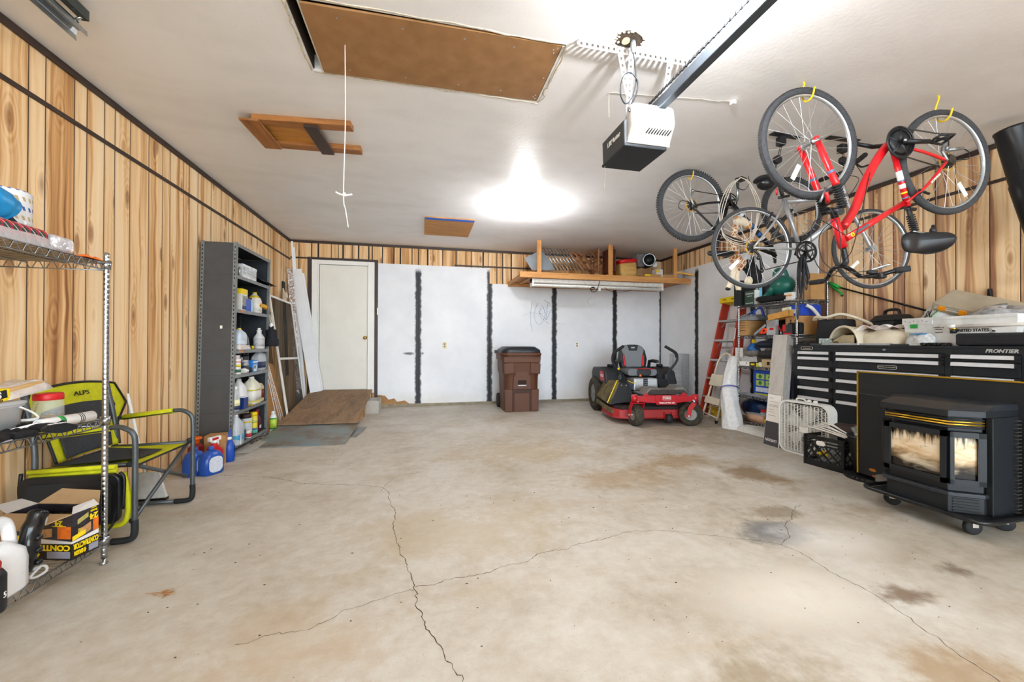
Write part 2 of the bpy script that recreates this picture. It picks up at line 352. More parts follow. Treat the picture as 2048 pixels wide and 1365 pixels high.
SB = sheet_mat('white_wallboard_back', 'x', [(-.075, 2.37, .028), (1.185, 2.42, .026), (2.416, 2.2, .026), (3.655, 2.2, .024), (4.67, 2.3, .02)], [(-.24, .92, .12, .028), (.0, .92, .03, .03), (2.12, .70, .03, .03)])
SR = sheet_mat('white_wallboard_right', 'y', [(6.05, 2.4, .024), (4.84, 2.4, .024)])
def sheet(a, b, m):
    o = obj('wallboard_sheet', MB().bb(a, b), m, wall_back, bev=.003); return o
yb = YB-.0005; ys = YB-.018
for x0, x1, zt in ((-.765, -.075, 2.466), (-.075, 1.185, 2.466), (1.185, 2.416, 2.185), (2.416, 3.655, 2.185), (3.655, XR-.001, 2.185)):
    if x0 < -.5:
        pts = [(x0+.0, .22), (x0+.14, .2), (x0+.2, .13), (x0+.3, .15), (x0+.34, .09), (x0+.47, .11), (x0+.54, .055), (x1, .05), (x1, zt), (x0, zt)]
        m = MB().prism(pts, ys, yb, 'y'); obj('wallboard_sheet', m, SB, wall_back)
        obj('torn_paper', MB().prism([(x0, .05), (x0+.55, .05), (x0+.47, .12), (x0+.34, .11), (x0+.2, .16), (x0, .24)], ys+.006, yb, 'y'), mat('kraft_paper', '#a87f52', .9, 0, .15), wall_back)
    else: sheet((x0+.001, ys, .05), (x1-.001, yb, zt), SB)
wall_right = bpy.data.objects['wall_right']
obj('wallboard_sheet', MB().bb((XR-.018, 6.05, .05), (XR-.0005, YB-.018, 2.455)), SR, wall_right); obj('wallboard_sheet', MB().bb((XR-.018, 4.84, .05), (XR-.0005, 6.049, 2.457)), SR, wall_right)
obj('wallboard_sheet', MB().prism([(3.87, .05), (4.839, .05), (4.839, 2.457), (3.87, 2.457)], XR-.018, XR-.0005, 'x'), SR, wall_right)
struct('baseboard_back', MB().bb((-.72, YB-.012, .0), (XR, YB, .05)), mat('weathered_sill', '#8f8572', .8, 0, .3, 9))
struct('baseboard_right', MB().bb((XR-.012, 3.87, .0), (XR, YB-.012, .05)), mat('weathered_sill', '#8f8572'))
# sprayed scribble (faint blue marks on the board)
m = MB(); 
for st in ([(1046, 632), (1060, 626), (1082, 628), (1100, 622)], [(1063, 604), (1061, 640), (1064, 664)], [(1075, 606), (1068, 632), (1078, 650), (1090, 632), (1084, 612), (1080, 632), (1098, 648)], [(1096, 604), (1092, 640), (1103, 620), (1106, 650)], [(1104, 645), (1118, 648), (1130, 649)], [(1088, 600), (1100, 610), (1078, 622), (1092, 640)]):
    m.tube(bez([at(u, v, y=ys-.0012) for u, v in st], 6), .014, 6, flat=.07)
obj('blue_scribble', m, mat('blue_overspray', '#7fa6c8', .7, 0, .3, 30, alpha=.5), wall_back)
# cracks in the slab
CR = mat('crack_brown', '#4f4231', .95, 0, .3, 50)  # dark brown of the crack strips
def crack(pts, w=.004, z=.0006):
    P = [at(u, v, z=0) for u, v in pts]; Q = []
    for a, b in zip(P, P[1:]):
        n = max(2, int((b-a).length/.014)); ox = oy = 0
        for i in range(n): ox = ox*.86+rnd.gauss(0, .004); oy = oy*.86+rnd.gauss(0, .004); e_ = min(1, 6*min(i/n, 1-i/n)); Q.append(lerp(a, b, i/n)+V((ox*e_+rnd.gauss(0, .002), oy*e_+rnd.gauss(0, .002), 0)))
    Q.append(P[-1]); m = MB()
    vs = []
    for i, q in enumerate(Q):
        d = (Q[min(i+1, len(Q)-1)]-Q[max(i-1, 0)]); d.normalize(); nn = V((-d.y, d.x, 0))*w*rnd.uniform(.35, 1.)*.5
        vs += [(q+nn).to_tuple()[:2]+(z,), (q-nn).to_tuple()[:2]+(z,)]
    m.add(vs, [(2*i, 2*i+1, 2*i+3, 2*i+2) for i in range(len(Q)-1)])
    fix(obj('floor_crack', m, CR, floor), 'structure')
crack([(440, 951), (540, 955), (600, 968), (690, 970), (765, 976)], .005); crack([(765, 976), (790, 1020), (786, 1060), (800, 1110), (824, 1160), (834, 1200), (850, 1250), (885, 1300), (925, 1365)], .005)
crack([(830, 1174), (960, 1150), (1040, 1128), (1075, 1108), (1180, 1084), (1275, 1062), (1330, 1062), (1430, 1072), (1560, 1090)], .004)
crack([(830, 1180), (760, 1200), (690, 1220), (620, 1260), (470, 1290)], .003); crack([(1600, 1010), (1570, 1050), (1580, 1075), (1562, 1090), (1640, 1130), (1740, 1185), (1800, 1225), (1840, 1255), (1950, 1330), (2000, 1365)], .004); crack([(765, 976), (800, 950), (840, 945)], .003)
m = MB()
for i in range(260):
    x, y = rnd.uniform(-1.3, 3.0), rnd.uniform(1.1, 4.5); r = rnd.uniform(.001, .0034); m.ell((x, y, r*.4), (r*rnd.uniform(.8, 2.2), r, r*.5), 6, 4)
fix(one('floor_grit', 'scattered dark grit and crumbs over the bare concrete floor', 'grit', m, mat('grit_brown', '#4a3a28', .9, 0, .5, 90)), 'stuff')
# dried leaf litter on the slab
m = MB(); c0 = at(325, 1190, z=0)
for i in range(16):
    a = rnd.uniform(0, 6.28); r = rnd.uniform(.01, .05); p = c0+V((rnd.gauss(0, .012), rnd.gauss(0, .012), .003)); m.tube([p, p+V((cos(a)*r, sin(a)*r*.6, rnd.uniform(0, .006)))], [.0022, .0008], 5)
fix(one('dried_grass', 'little clump of dried brown grass lying on bare concrete in front of the wire rack', 'debris', m, mat('dry_grass', '#a5713e', .9)), 'stuff')
# -------------------------------------------------------------- door and its frame
DW = mat('door_paint', '#e9e6dc', .4, 0, .03, 4); JW = mat('jamb_paint', '#f0efea', .4, 0, .03, 4)
d = struct('door_1', MB().bb((-1.665, YB-.032, .325), (-.912, YB-.012, 2.40)), DW, bev=.003)
kx, kz = -.945, 1.19
m = MB().lathe([(.03, 0), (.031, .006), (.014, .01), (.011, .035), (.024, .045), (.029, .06), (.024, .074), (.001, .078)], (kx, YB-.032, kz), (0, -1, 0), 18); obj('door_knob', m, BRASS, d)
m = MB().bb((-1.78, YB-.05, .26), (-1.668, YB-.001, 2.475)).bb((-.908, YB-.05, .26), (-.80, YB-.001, 2.475)).bb((-1.668, YB-.05, 2.403), (-.908, YB-.001, 2.475)); m.bb((-1.69, YB-.058, .3), (-1.668, YB-.02, 2.42)).bb((-.908, YB-.058, .3), (-.888, YB-.02, 2.42)).bb((-1.69, YB-.058, 2.403), (-.888, YB-.02, 2.422))
obj('door_jamb', m, JW, d, bev=.004)
m = MB().bb((-1.85, YB-.028, .2), (-1.781, YB-.001, 2.52)).bb((-.799, YB-.028, .16), (-.745, YB-.001, 2.52)).bb((-1.781, YB-.028, 2.476), (-.799, YB-.001, 2.52)); obj('door_casing', m, BROWN, d, bev=.003)
obj('threshold', MB().bb((-1.668, YB-.07, .27), (-.908, YB-.001, .325)), mat('threshold_alu', '#a7a69f', .4, .6), d, bev=.004)
obj('strike_plate', MB().bb((-.755, YB-.034, 1.58), (-.742, YB-.0285, 1.7)), BRASS, d)
# power outlets on the white boards
for (x, z, lab) in ((.38, 1.065, 'almond electrical outlet on the white board left of the brown trash cart'), (2.87, 1.078, 'white electrical outlet on the white board behind the mower seat')):
    r = thing('wall_outlet', lab, 'outlet', (x, ys, z), group='duplex outlets on the back wall')
    pm = mat('almond_plastic', '#d9cda4', .4) if x < 1 else WHITE
    obj('cover_plate', MB().prism(rrect(.072, .115, .006), -.006, 0, 'y'), pm, r, bev=.001)
    m = MB()
    for dz in (-.021, .021): m.lathe([(.0165, 0), (.0165, .003)], (0, -.006, dz), (0, -1, 0), 14)
    obj('socket', m, mat('socket_face', '#8d7d4c' if x < 1 else '#b7a077', .5), r)
# ================================================================= CEILING THINGS
HARD = mat('hatch_hardboard', '#a37a50', .75, 0, .08, 9, col2='#8f683f')
h = thing('attic_hatch', 'brown hardboard attic hatch with screws and a hanging white pull cord', 'hatch', (0, 2.39, H))
m = MB().add([(-.60, -.262, -.012), (.765, -.265, .0), (.765, .265, .0), (-.60, .258, -.012), (-.60, -.262, .0), (.765, -.265, .014), (.765, .265, .014), (-.60, .258, .0)], [(0, 3, 2, 1), (4, 5, 6, 7), (0, 1, 5, 4), (1, 2, 6, 5), (2, 3, 7, 6), (3, 0, 4, 7)])
obj('hatch_panel', m, HARD, h, bev=.002)
m = MB().bb((-.62, -.272, .02), (.78, -.262, .09)).bb((-.62, .262, .02), (.78, .27, .09)).bb((.768, -.262, .0), (.782, .262, .09)).bb((-.612, -.262, .0), (-.604, .262, .05)); obj('hatch_frame', m, mat('hatch_frame_paint', '#d8d6d0', .5), h)
for x in (-.44, -.11, .22, .5):
    for y in (-.2, .2): obj('screw', MB().ell((x, y, -.009+.0085*(x+.6)), (.009, .009, .004), 10, 6), STEEL, h)
for x, y in ((.745, -.24), (.725, -.225), (.735, -.2), (.742, .02), (.74, .2), (.73, .22), (.745, .235)): obj('screw', MB().ell((x, y, .0), (.006, .006, .003), 8, 6), STEEL, h)
p = at(690, 90, z=2.78)-V((0, 2.39, H)); zz = at(690, 388, y=p.y+2.39).z-H; zb = at(698, 455, y=p.y+2.39).z-H
m = MB().tube(bez([p, (p.x+.004, p.y, zz*.5), (p.x-.004, p.y, zz), (p.x+.008, p.y, (zz+zb)/2), (p.x+.022, p.y, zb)], 8), .0028, 6)
m.tube(bez([(p.x-.045, p.y, zz+.006), (p.x-.02, p.y, zz-.005), (p.x, p.y, zz-.008), (p.x+.025, p.y, zz-.004), (p.x+.042, p.y, zz)], 5), .005, 6).ell((p.x, p.y, zz-.004), (.01, .009, .012), 10, 8); obj('pull_cord', m, WHITE, h)
# torn drywall edge around the opening
m = MB()
for (a, b) in (((hx0-.012, hy0), (hx0-.012, hy1)), ((hx0, hy0-.01), (hx1, hy0-.01)), ((hx0, hy1+.008), (hx1, hy1+.008)), ((hx1+.01, hy0), (hx1+.01, hy1))):
    n = 16
    m.tube([(lerp(a[0], b[0], i/n)+rnd.gauss(0, .006), lerp(a[1], b[1], i/n)+rnd.gauss(0, .006), H-.001) for i in range(n+1)], [rnd.uniform(.003, .009) for i in range(n+1)], 6, flat=.35)
obj('torn_edge', m, mat('torn_gypsum', '#cfc6b4', .9, 0, .25, 40), ceiling)
# board frame under the ceiling
f = thing('board_frame', 'orange-brown board frame screwed to the ceiling with a dark strap across it', 'frame', (0, 0, H))
OLD = wood('old_pine', '#a86f38', '#714521', 'x'); OLDY = wood('old_pine_cross', '#a86f38', '#714521', 'y')
def CP(u, v, d=0): return at(u, v, z=H-d)-V((0, 0, H))
obj('board', MB().bar((-1.235, 3.31, -.02), (-.535, 3.245, -.02), .09, .04), OLD, f, bev=.002); obj('board', MB().bar((-1.235, 3.665, -.02), (-.52, 3.635, -.02), .09, .04), OLD, f, bev=.002)
obj('board', MB().bar((-1.25, 3.25, -.05), (-1.225, 3.69, -.05), .13, .018), OLDY, f, bev=.002)
obj('dark_strap', MB().bar((-.83, 3.245, -.052), (-.80, 3.69, -.052), .1, .022), BROWN, f, bev=.002)
obj('backing_board', MB().bb((-1.2, 3.33, -.016), (-.79, 3.62, -.003)), wood('osb_patch', '#c98d3e', '#8f5a20', 'x', 2.), f)
f = thing('plywood_patch', 'plywood patch with blue tape let into the ceiling left of the back bulb', 'patch', (.36, 5.84, H))
obj('plywood', MB().bb((-.34, -.44, -.012), (.335, .44, 0)), wood('osb_patch', '#c98d3e', '#8f5a20', 'x', 2.), f); obj('blue_tape', MB().bb((-.335, -.43, -.0145), (.33, -.35, -.012)), mat('blue_tape', '#1767d8', .6), f)
# garage door opener
g = thing('garage_door_opener', 'dark grey garage door opener with a white lens hung from perforated straps', 'door opener', (1.28, 2.07, H))
def O(x, y, z): return (x-1.28, y-2.07, z-H)
m = MB().prism([(1.125-1.28, 2.252-H), (1.39-1.28, 2.252-H), (1.41-1.28, 2.28-H), (1.41-1.28, 2.39-H), (1.36-1.28, 2.43-H), (1.165-1.28, 2.43-H), (1.12-1.28, 2.39-H)], 2.075-2.07, 2.36-2.07, 'y')
obj('motor_housing', m, mat('opener_grey', '#3f4347', .45, .2, .08), g, bev=.008)
obj('bottom_pan', MB().bb(O(1.122, 2.07, 2.24), O(1.395, 2.37, 2.258)), mat('opener_pan', '#2b2f34', .4, .3, .08), g, bev=.006)
pr = [(0, 2.262), (-.012, 2.27), (-.075, 2.335), (-.085, 2.36), (-.07, 2.44), (-.05, 2.462), (0, 2.462)]
m = MB()
def lens(i, j):
    x = lerp(-.14, .135, i); k = j*(len(pr)-1); a = int(min(k, len(pr)-2)); t = k-a
    y = lerp(pr[a][0], pr[a+1][0], t); z = lerp(pr[a][1], pr[a+1][1], t); e = 1-max(0, abs(i-.5)*2-.82)/.18; e = sqrt(max(0, min(1, e))) if e < 1 else 1
    return (x, .004+y*e, z-H-(.02 if False else 0))
m.grid(lens, 30, 24); o = obj('light_lens', m, mat('lens_white', '#f3f3f1', .35, 0, .02), g, solid=.004)
m = MB()
for i in range(9): x = -.05+i*.017; m.bar((x, -.045, 2.30-H), (x+.014, -.062, 2.325-H), .005, .006)
obj('vent_slot', m, BLACK, g)
PERF = mat('perforated_white_steel', '#e8e9ea', .4, .2, .05)
def perf(m, a, b, w, up, t=.003, n=None, hole=None):   # angle strap with slots punched as real holes (row of rungs)
    a, b = V(a), V(b); d = b-a; L = d.length; d.normalize(); u = V(up).normalized(); x = d.cross(u).normalized()
    for s in (-1, 1): m.bar(a+x*s*w*.36, b+x*s*w*.36, w*.28, t, up)
    n = n or int(L/.032)
    for i in range(n+1): c = a+d*L*i/n; q = min(.009, L/n*.3); m.bar(c-d*q, c+d*q, w*.46, t, up)
m = MB(); perf(m, O(.835, 2.055, H-.022), O(1.525, 2.06, H-.022), .04, (0, 1, 0)); m.bar(O(.835, 2.078, H-.002), O(1.525, 2.083, H-.002), .04, .003, (0, 0, 1)); obj('ceiling_bracket', m, PERF, g)
for k, (a, b, up) in enumerate(((O(1.155, 2.05, H-.02), O(1.165, 2.11, 2.42), (0, 1, 0)), (O(1.405, 2.055, H-.02), O(1.39, 2.12, 2.42), (0, 1, 0)), (O(1.075, 2.045, H-.02), O(1.16, 2.1, 2.55), (0, 1, 0)))):
    m = MB(); perf(m, a, b, .032, up); obj('hanger_strap', m, PERF, g)
RAILM = mat('rail_steel', '#5d6670', .35, .7, .08)
m = MB(); a, b = V(O(1.318, 2.11, 2.468)), V(O(1.31, -.9, 2.468)); m.bar(a, b, .045, .06); obj('opener_rail', m, RAILM, g, bev=.004)
m = MB(); n = 150
for i in range(n): y = lerp(2.11, -.3, i/n); m.box(O(1.292, y, 2.512), (.006 if i % 2 else .011, .012, .012))
obj('drive_chain', m, mat('chain_steel', '#4a4d50', .4, .8), g)
t0 = frame(V(O(1.1195, 2.2, 2.335)), (0, -1, 0), (0, 0, 1)); text('lettering', 'LiftMaster', .042, WHITE, g, t0, bold=.0008, sx=.95)
m = MB().ell(O(1.14, 2.045, 2.43), (.012, .004, .012), 10, 6); obj('knockout', m, BLACK, g)
# ragged outlet hole with plug and cord
e = thing('ceiling_outlet', 'ragged hole in the ceiling with an outlet and plug above the opener', 'outlet', (1.115, 2.0, H))
m = MB(); pts = [(cos(a)*(.062+.02*rnd.random())*1.2, sin(a)*(.05+.02*rnd.random())) for a in [2*pi*i/18 for i in range(18)]]
m.prism(pts, -.002, .001, 'z'); obj('ragged_hole', m, mat('hole_dark', '#3a2f25', .9, 0, .6, 60), e)
m = MB()
for i in range(26): a = 2*pi*i/26; m.ell((cos(a)*.078+rnd.gauss(0, .006), sin(a)*.062+rnd.gauss(0, .005), -.003), (rnd.uniform(.006, .014), rnd.uniform(.005, .01), .004), 8, 6)
obj('torn_gypsum', m, mat('torn_gypsum', '#cfc6b4', .9, 0, .25, 40), e); obj('socket', MB().lathe([(.022, 0), (.022, -.01)], (-.022, .005, 0), n=14), mat('ivory_socket', '#cdb98a', .5), e)
w = thing('power_cord', 'dark power cord dropping from the ceiling hole in a loop to the opener', 'cord', (1.135, 2.0, H-.01))
obj('plug', MB().lathe([(.014, .006), (.016, -.02), (.012, -.045), (.006, -.06)], n=12), GREY, w)
q = lambda x, y, z: (x-1.135, y-2.0, z-H+.01)
m = MB().tube(bez([q(1.135, 2.0, H-.06), q(1.15, 2.01, 2.68), q(1.165, 2.02, 2.58), q(1.15, 2.04, 2.5), q(1.11, 2.04, 2.46), q(1.07, 2.02, 2.5), q(1.075, 2.0, 2.58), q(1.12, 2.0, 2.61), q(1.17, 2.01, 2.575), q(1.17, 2.03, 2.51), q(1.15, 2.06, 2.46), q(1.17, 2.12, 2.43)], 8), .0042, 6); obj('cable', m, mat('cord_grey', '#1f262e', .5), w)
# bell wire with its little white staple block
a, b = at(1218, 185, z=H-.004), at(1466, 203, z=H-.006); pts = [lerp(a, b, i/24)+V((0, rnd.gauss(0, .004), 0)) for i in range(25)]
w = thing('bell_wire', 'thin pale wire stapled across the ceiling to a small white block', 'wire', tuple(b))
obj('wire', MB().tube([(a+V((0, 0, -.17)))-b, a-b+V((0, 0, -.002))]+[p-b for p in pts], .0018, 5), mat('pale_wire', '#c9c4b8', .6), w); obj('staple_block', MB().box((0, 0, -.008), (.03, .03, .026)), WHITE, w, bev=.003)
w = thing('release_string', 'thin frayed string hanging from the back of the opener', 'string', (1.13, 2.34, 2.241)); obj('string', MB().tube(bez([(0, 0, 0), (.004, 0, -.05), (0, .0, -.1), (-.006, 0, -.16)], 5), .0014, 5), mat('pale_wire', '#c9c4b8', .6), w)
# door track end
r = thing('door_track', 'galvanized end of a garage door track hanging below the ceiling', 'track', (-1.71, 2.3, 2.68))
m = MB(); cross = [(-.026, .0), (-.03, .03), (-.022, .055), (.0, .06), (.018, .055), (.02, .03)]
for (p, q2) in zip(cross, cross[1:]): m.bar((0, 0, 0), (0, 0, 1), 0, 0) if 0 else m.add([(p[0], .17, p[1]-.03), (q2[0], .17, q2[1]-.03), (q2[0], -3.2, q2[1]-.03), (p[0], -3.2, p[1]-.03)], [(0, 1, 2, 3)])
obj('track_channel', m, STEEL, r, solid=.003)
obj('hanger_angle', MB().bb((.03, -3.0, .045), (.06, .12, .049)).bb((.058, -3.0, .045), (.062, .12, .095)), mat('dark_galvanized', '#4a5250', .45, .6), r); obj('bracket_plate', MB().prism([(-.11, -.02), (.02, -.02), (.02, .12), (-.05, .1)], .03, .034, 'z'), mat('dark_galvanized', '#4a5250', .45, .6), r)
obj('track_bolt', MB().cyl((.015, .1, .03), (.05, .1, .055), .007, n=10).ell((.012, .1, .026), .01, 10, 8), CHROME, r); obj('drop_strap', MB().bb((.06, -.4, .06), (.063, -.36, .112)), STEEL, r)
# ================================================================= WIRE RACKS
def wire_rack(label, x0, x1, y0, y1, zs, hgt, post_r=.0125, pitch=.026, group=None):
    r = thing('wire_rack', label, 'shelving rack', (x0, y0, 0), group=group); W, D = x1-x0, y1-y0
    for x in (0, W):
        for y in (0, D):
            m = MB(); pr = [(post_r, .03)]; z = .03
            while z < hgt-.03: pr += [(post_r, z+.022), (post_r*.955, z+.0235), (post_r, z+.025)]; z += .0254
            pr += [(post_r, hgt), (post_r*.6, hgt+.004)]; m.lathe(pr, (x, y, 0), n=14); po = obj('post', m, CHROME, r)
            obj('foot', MB().lathe([(.014, 0), (.016, .006), (.007, .012), (.007, .032)], (x, y, 0), n=12), CHROME, po)
            for zc in zs: obj('collar', MB().lathe([(post_r+.004, zc-.03), (post_r+.008, zc+.012)], (x, y, 0), n=14), CHROME, po)
    for zc in zs:
        m = MB(); a = .018
        sides = (((a, 0), (W-a, 0)), ((a, D), (W-a, D)), ((0, a), (0, D-a)), ((W, a), (W, D-a)))
        for p, q in sides:
            m.tube([(*p, zc), (*q, zc)], .0032, 6).tube([(*p, zc-.034), (*q, zc-.034)], .0032, 6)
            L = (V(q)-V(p)).length; n = max(4, int(L/.05)); pts = []
            for i in range(n*4+1):
                s = i/(n*4); ph = (i % 4); z = (-.031, -.003, -.003, -.031)[ph]
                pts.append((lerp(p[0], q[0], s), lerp(p[1], q[1], s), zc+z))
            m.tube(pts, .0024, 5)
        o = obj('wire_shelf', m, CHROME, r); m = MB(); n = int(D/pitch)
        for i in range(1, n): m.tube([(.0, D*i/n, zc-.004), (W, D*i/n, zc-.004)], .0019, 4, caps=False)
        for k in (.33, .66): m.tube([(W*k, 0, zc-.008), (W*k, D, zc-.008)], .0028, 5)
        obj('deck_wires', m, CHROME, o)
    return r
wire_rack('chrome wire shelving rack against the left wood wall beside the lime camp chair', -2.03, -1.545, 1.17, 2.385, (.125, .722, 1.5), 1.55, group='chrome wire racks')
# ---- top shelf
one('shelf_liner', 'tan board lining the top shelf of the wire rack by the left wall', 'board', MB().bb((-2.01, 1.2, 0), (-1.57, 2.36, .006)), wood('liner_board', '#a98457', '#86653f', 'y'), (0, 0, 1.501))
Z1 = 1.508
r = thing('plastic_roll', 'roll of clear plastic with blue and tan dashes standing on the top wire shelf', 'roll', (-1.80, 2.2, Z1))
t = NT('dash_print'); S = t.sep(t.obj()); ang = t.math('ARCTAN2', S[1], S[0]); uu = t.math('MULTIPLY_ADD', ang, 3.2, t.math('MULTIPLY', S[2], 14.)); vv = t.math('MULTIPLY', S[2], 24.)
row = t.math('FLOOR', vv); fu = t.math('FRACT', t.math('MULTIPLY_ADD', row, .37, uu)); fv = t.math('FRACT', vv)
k = t.math('MULTIPLY', t.math('MULTIPLY', t.math('GREATER_THAN', fu, .3), t.math('LESS_THAN', fu, .75)), t.math('MULTIPLY', t.math('GREATER_THAN', fv, .3), t.math('LESS_THAN', fv, .72)))
hue = t.math('FRACT', t.math('MULTIPLY', row, .5)); t.put(t.p.inputs['Base Color'], t.mix(k, lin('#e4e8ec'), t.mix(t.math('GREATER_THAN', hue, .3), lin('#3d68b0'), lin('#b9a67c')))); t.p.inputs['Roughness'].default_value = .15
obj('wrap', MB().lathe([(.078, 0), (.08, .005), (.08, .262), (.074, .268), (.03, .268), (.03, .2)], n=28), t.m, r); obj('cardboard_core', MB().lathe([(.028, .0), (.028, .27), (.022, .27), (.022, .2)], n=20), CARD, r)
t = NT('plaid_cloth'); S = t.sep(t.obj()); wx = t.math('SINE', t.math('MULTIPLY', t.math('ADD', S[1], S[2]), 85.)); wy = t.math('SINE', t.math('MULTIPLY', t.math('SUBTRACT', S[1], S[2]), 85.))
c = t.mix(t.step(t.math('MULTIPLY', wx, wy), -.12, .12), lin('#1f3a36'), lin('#b0152a')); c = t.mix(t.step(t.math('ABSOLUTE', wx), .975, .998), c, lin('#d8c8c2')); t.put(t.p.inputs['Base Color'], c); t.p.inputs['Roughness'].default_value = .6
r = thing('plaid_bundle', 'red and green plaid cloth bundle wrapped in clear film on the top wire shelf', 'blanket', (-1.64, 2.02, Z1))
obj('plaid_cloth', MB().bb((-.1, -.25, .002), (.055, .115, .082)), t.m, r, bev=.022, seg=4); 
def crumple(x0, x1, y0, y1, z0, z1, amp, seed, nx=14, ny=14):
    q = random.Random(seed); ph = [(q.uniform(8, 30), q.uniform(8, 30), q.uniform(0, 6)) for _ in range(6)]
    def fn(i, j):
        x = lerp(x0, x1, i); y = lerp(y0, y1, j); e = min(i, 1-i, j, 1-j); s = min(1, e*5)**.5
        return (x, y, z0+(z1-z0)*s+s*amp*sum(sin(a*x/ max(.05, (x1-x0))*.6+b*y/max(.05, (y1-y0))*.6+c) for a, b, c in ph)/3)
    return fn
FILM = mat('clear_film', '#f2f4f6', .12, 0, .1, 40, .6, alpha=.45)
obj('clear_film', MB().grid(crumple(-.108, .065, -.26, .128, .0, .088, .006, 2), 20, 26), FILM, r)
obj('white_package', MB().bb((-.1, .125, .002), (.055, .245, .076)), mat('foil_pack', '#e9e6e8', .2, .2, .25, 30, .8, col2='#b9b6bd'), r, bev=.02, seg=4)
m = MB().grid(crumple(0, .16, 0, .11, .0, .012, .009, 5), 14, 12); one('orange_bag', 'flattened orange plastic bag on the top wire shelf beside the corner post', 'bag', m, mat('orange_film', '#f2701a', .35, 0, .15), (-1.70, 2.25, Z1), solid=.001)
r = thing('blue_power_tool', 'teal blue power tool with a black cord at the edge of the top wire shelf', 'power tool', (-1.66, 1.955, Z1-.05))
m = MB().tube(bez([(0, -.22, .20), (-.0, -.1, .215), (0, -.02, .21), (0, .045, .195), (0, .07, .185)], 6), [.05]*6+[.06]*6+[.066]*6+[.06]*6+[.045], 16); m.tube(bez([(0, -.1, .2), (0, -.15, .17), (0, -.2, .15)], 6), .034, 12); obj('tool_body', m, mat('teal_tool', '#1387c4', .35, 0, .12), r); 
obj('black_cord', MB().tube(bez([(.02, .055, .165), (.03, .10, .12), (.05, .115, .1), (.055, .11, .062), (.05, .08, .058)], 8), .009, 8), RUBBER, r)
obj('cord_clamp', MB().box((.056, .112, .085), (.02, .03, .05)), BLACK, r, bev=.006)
# ---- middle shelf
Z2 = .724
p = at(103, 842, z=Z2); p = V((-1.73, 2.205, Z2)) if p.x < -2 else p
r = thing('screw_jar', 'clear plastic jar with a red lid holding gold screws on the middle wire shelf', 'jar', (-1.69, 2.27, Z2)); R_ = .05
obj('jar_body', MB().lathe([(R_*.92, 0), (R_, .01), (R_, .1), (R_*.97, .108), (R_*.9, .116), (R_*.9, .13)], n=28), mat('jar_clear', '#dfe6e4', .08, 0, .02, alpha=.28), r); obj('jar_lid', MB().lathe([(R_*.97, .115), (R_*.99, .119), (R_*.99, .14), (R_*.93, .145)], n=36), RED, r)
m = MB()
for i in range(26):
    a = rnd.uniform(0, 6.28); q = rnd.uniform(0, R_*.8); b = V((cos(a)*q, sin(a)*q, rnd.uniform(.008, .045))); d = V((rnd.gauss(0, 1), rnd.gauss(0, 1), rnd.gauss(0, .5))).normalized(); m.cyl(b-d*.012, b+d*.012, .0028, .001, 6)
for i in range(5): b = V((R_*.9*cos(3.9+i*.13), R_*.9*sin(3.9+i*.13), .04+.014*i)); m.cyl(b, b+V((.012, -.002, .012)), .0028, .001, 6)
fix(obj('screws', m, BRASS, r), 'stuff')
r = thing('clear_bucket', 'clear square bucket of hardware with a white bail handle on the middle wire shelf', 'bucket', (-1.72, 2.035, Z2))
obj('bucket_wall', MB().lathe([((.066, .07), 0), ((.072, .076), .11), ((.078, .082), .112), ((.078, .082), .122)], n=28, sq=6), FROST, r); obj('bucket_lid', MB().lathe([((.08, .084), .12), ((.083, .087), .122), ((.083, .087), .132), ((.07, .075), .136)], n=28, sq=6), FROST, r)
obj('bail_handle', MB().tube(bez([(.073, .045, .11), (.085, .085, .08), (.09, .105, .055), (.07, .105, .045), (.03, .09, .045)], 6), .006, 8, flat=.6), WHITE, r)
m = MB()
for i in range(60): m.ell((rnd.uniform(-.055, .055), rnd.uniform(-.058, .058), rnd.uniform(.008, .05)), (rnd.uniform(.006, .014),)*3, 6, 4)
fix(obj('hardware', m, mat('mixed_hardware', '#8a8f94', .4, .6, .5, 40), r), 'stuff')
# wood shims in a yellow sleeve lying across the bucket
r = thing('shim_pack', 'bundle of wood shims in a yellow sleeve resting on the clear bucket', 'package', (-1.70, 2.05, .866), rot=(rad(8), 0, 0))
obj('shims', MB().bb((-.085, -.3, .0), (.035, .17, .045)), wood('shim_wood', '#d8b47c', '#b58a52', 'y'), r, bev=.006); obj('yellow_sleeve', MB().bb((-.088, -.3, -.003), (.038, .02, .048)), mat('yellow_label', '#f2d417', .5), r, bev=.008); obj('clear_bag', MB().grid(crumple(-.095, .045, -.0, .2, .0, .052, .004, 8), 14, 14), FILM, r)
obj('black_band', MB().bb((.0381, -.14, .012), (.0388, .0, .045)), BLACK, r)
text('lettering', 'SHIMS', .034, WHITE, r, frame((.0395, -.07, .03), (0, -1, 0), (0, 0, -1)), bold=.0012); text('lettering', 'CONTRACTOR', .014, INK, r, frame((.0395, -.07, .006), (0, -1, 0), (0, 0, -1)), bold=.0004)
r = thing('caulk_tube', 'white caulk tube lying on the middle wire shelf behind black gloves', 'caulk tube', (-1.60, 2.10, Z2+.026), rot=(rad(-90), 0, rad(-12)))
obj('cartridge', MB().lathe([(.024, .0), (.0245, .005), (.0245, .222), (.022, .222), (.022, .2)], n=22), WHITE, r); obj('nozzle', MB().lathe([(.018, -.003), (.012, -.01), (.005, -.09)], n=14), WHITE, r)
m = MB()
for z0 in (.15, .158, .166): m.lathe([(.0248, z0), (.0248, z0+.003)], n=22)
obj('black_ring', m, INK, r); obj('green_print', MB().lathe([(.0247, .07), (.0247, .09)], n=22, ang=1), GREEN, r)
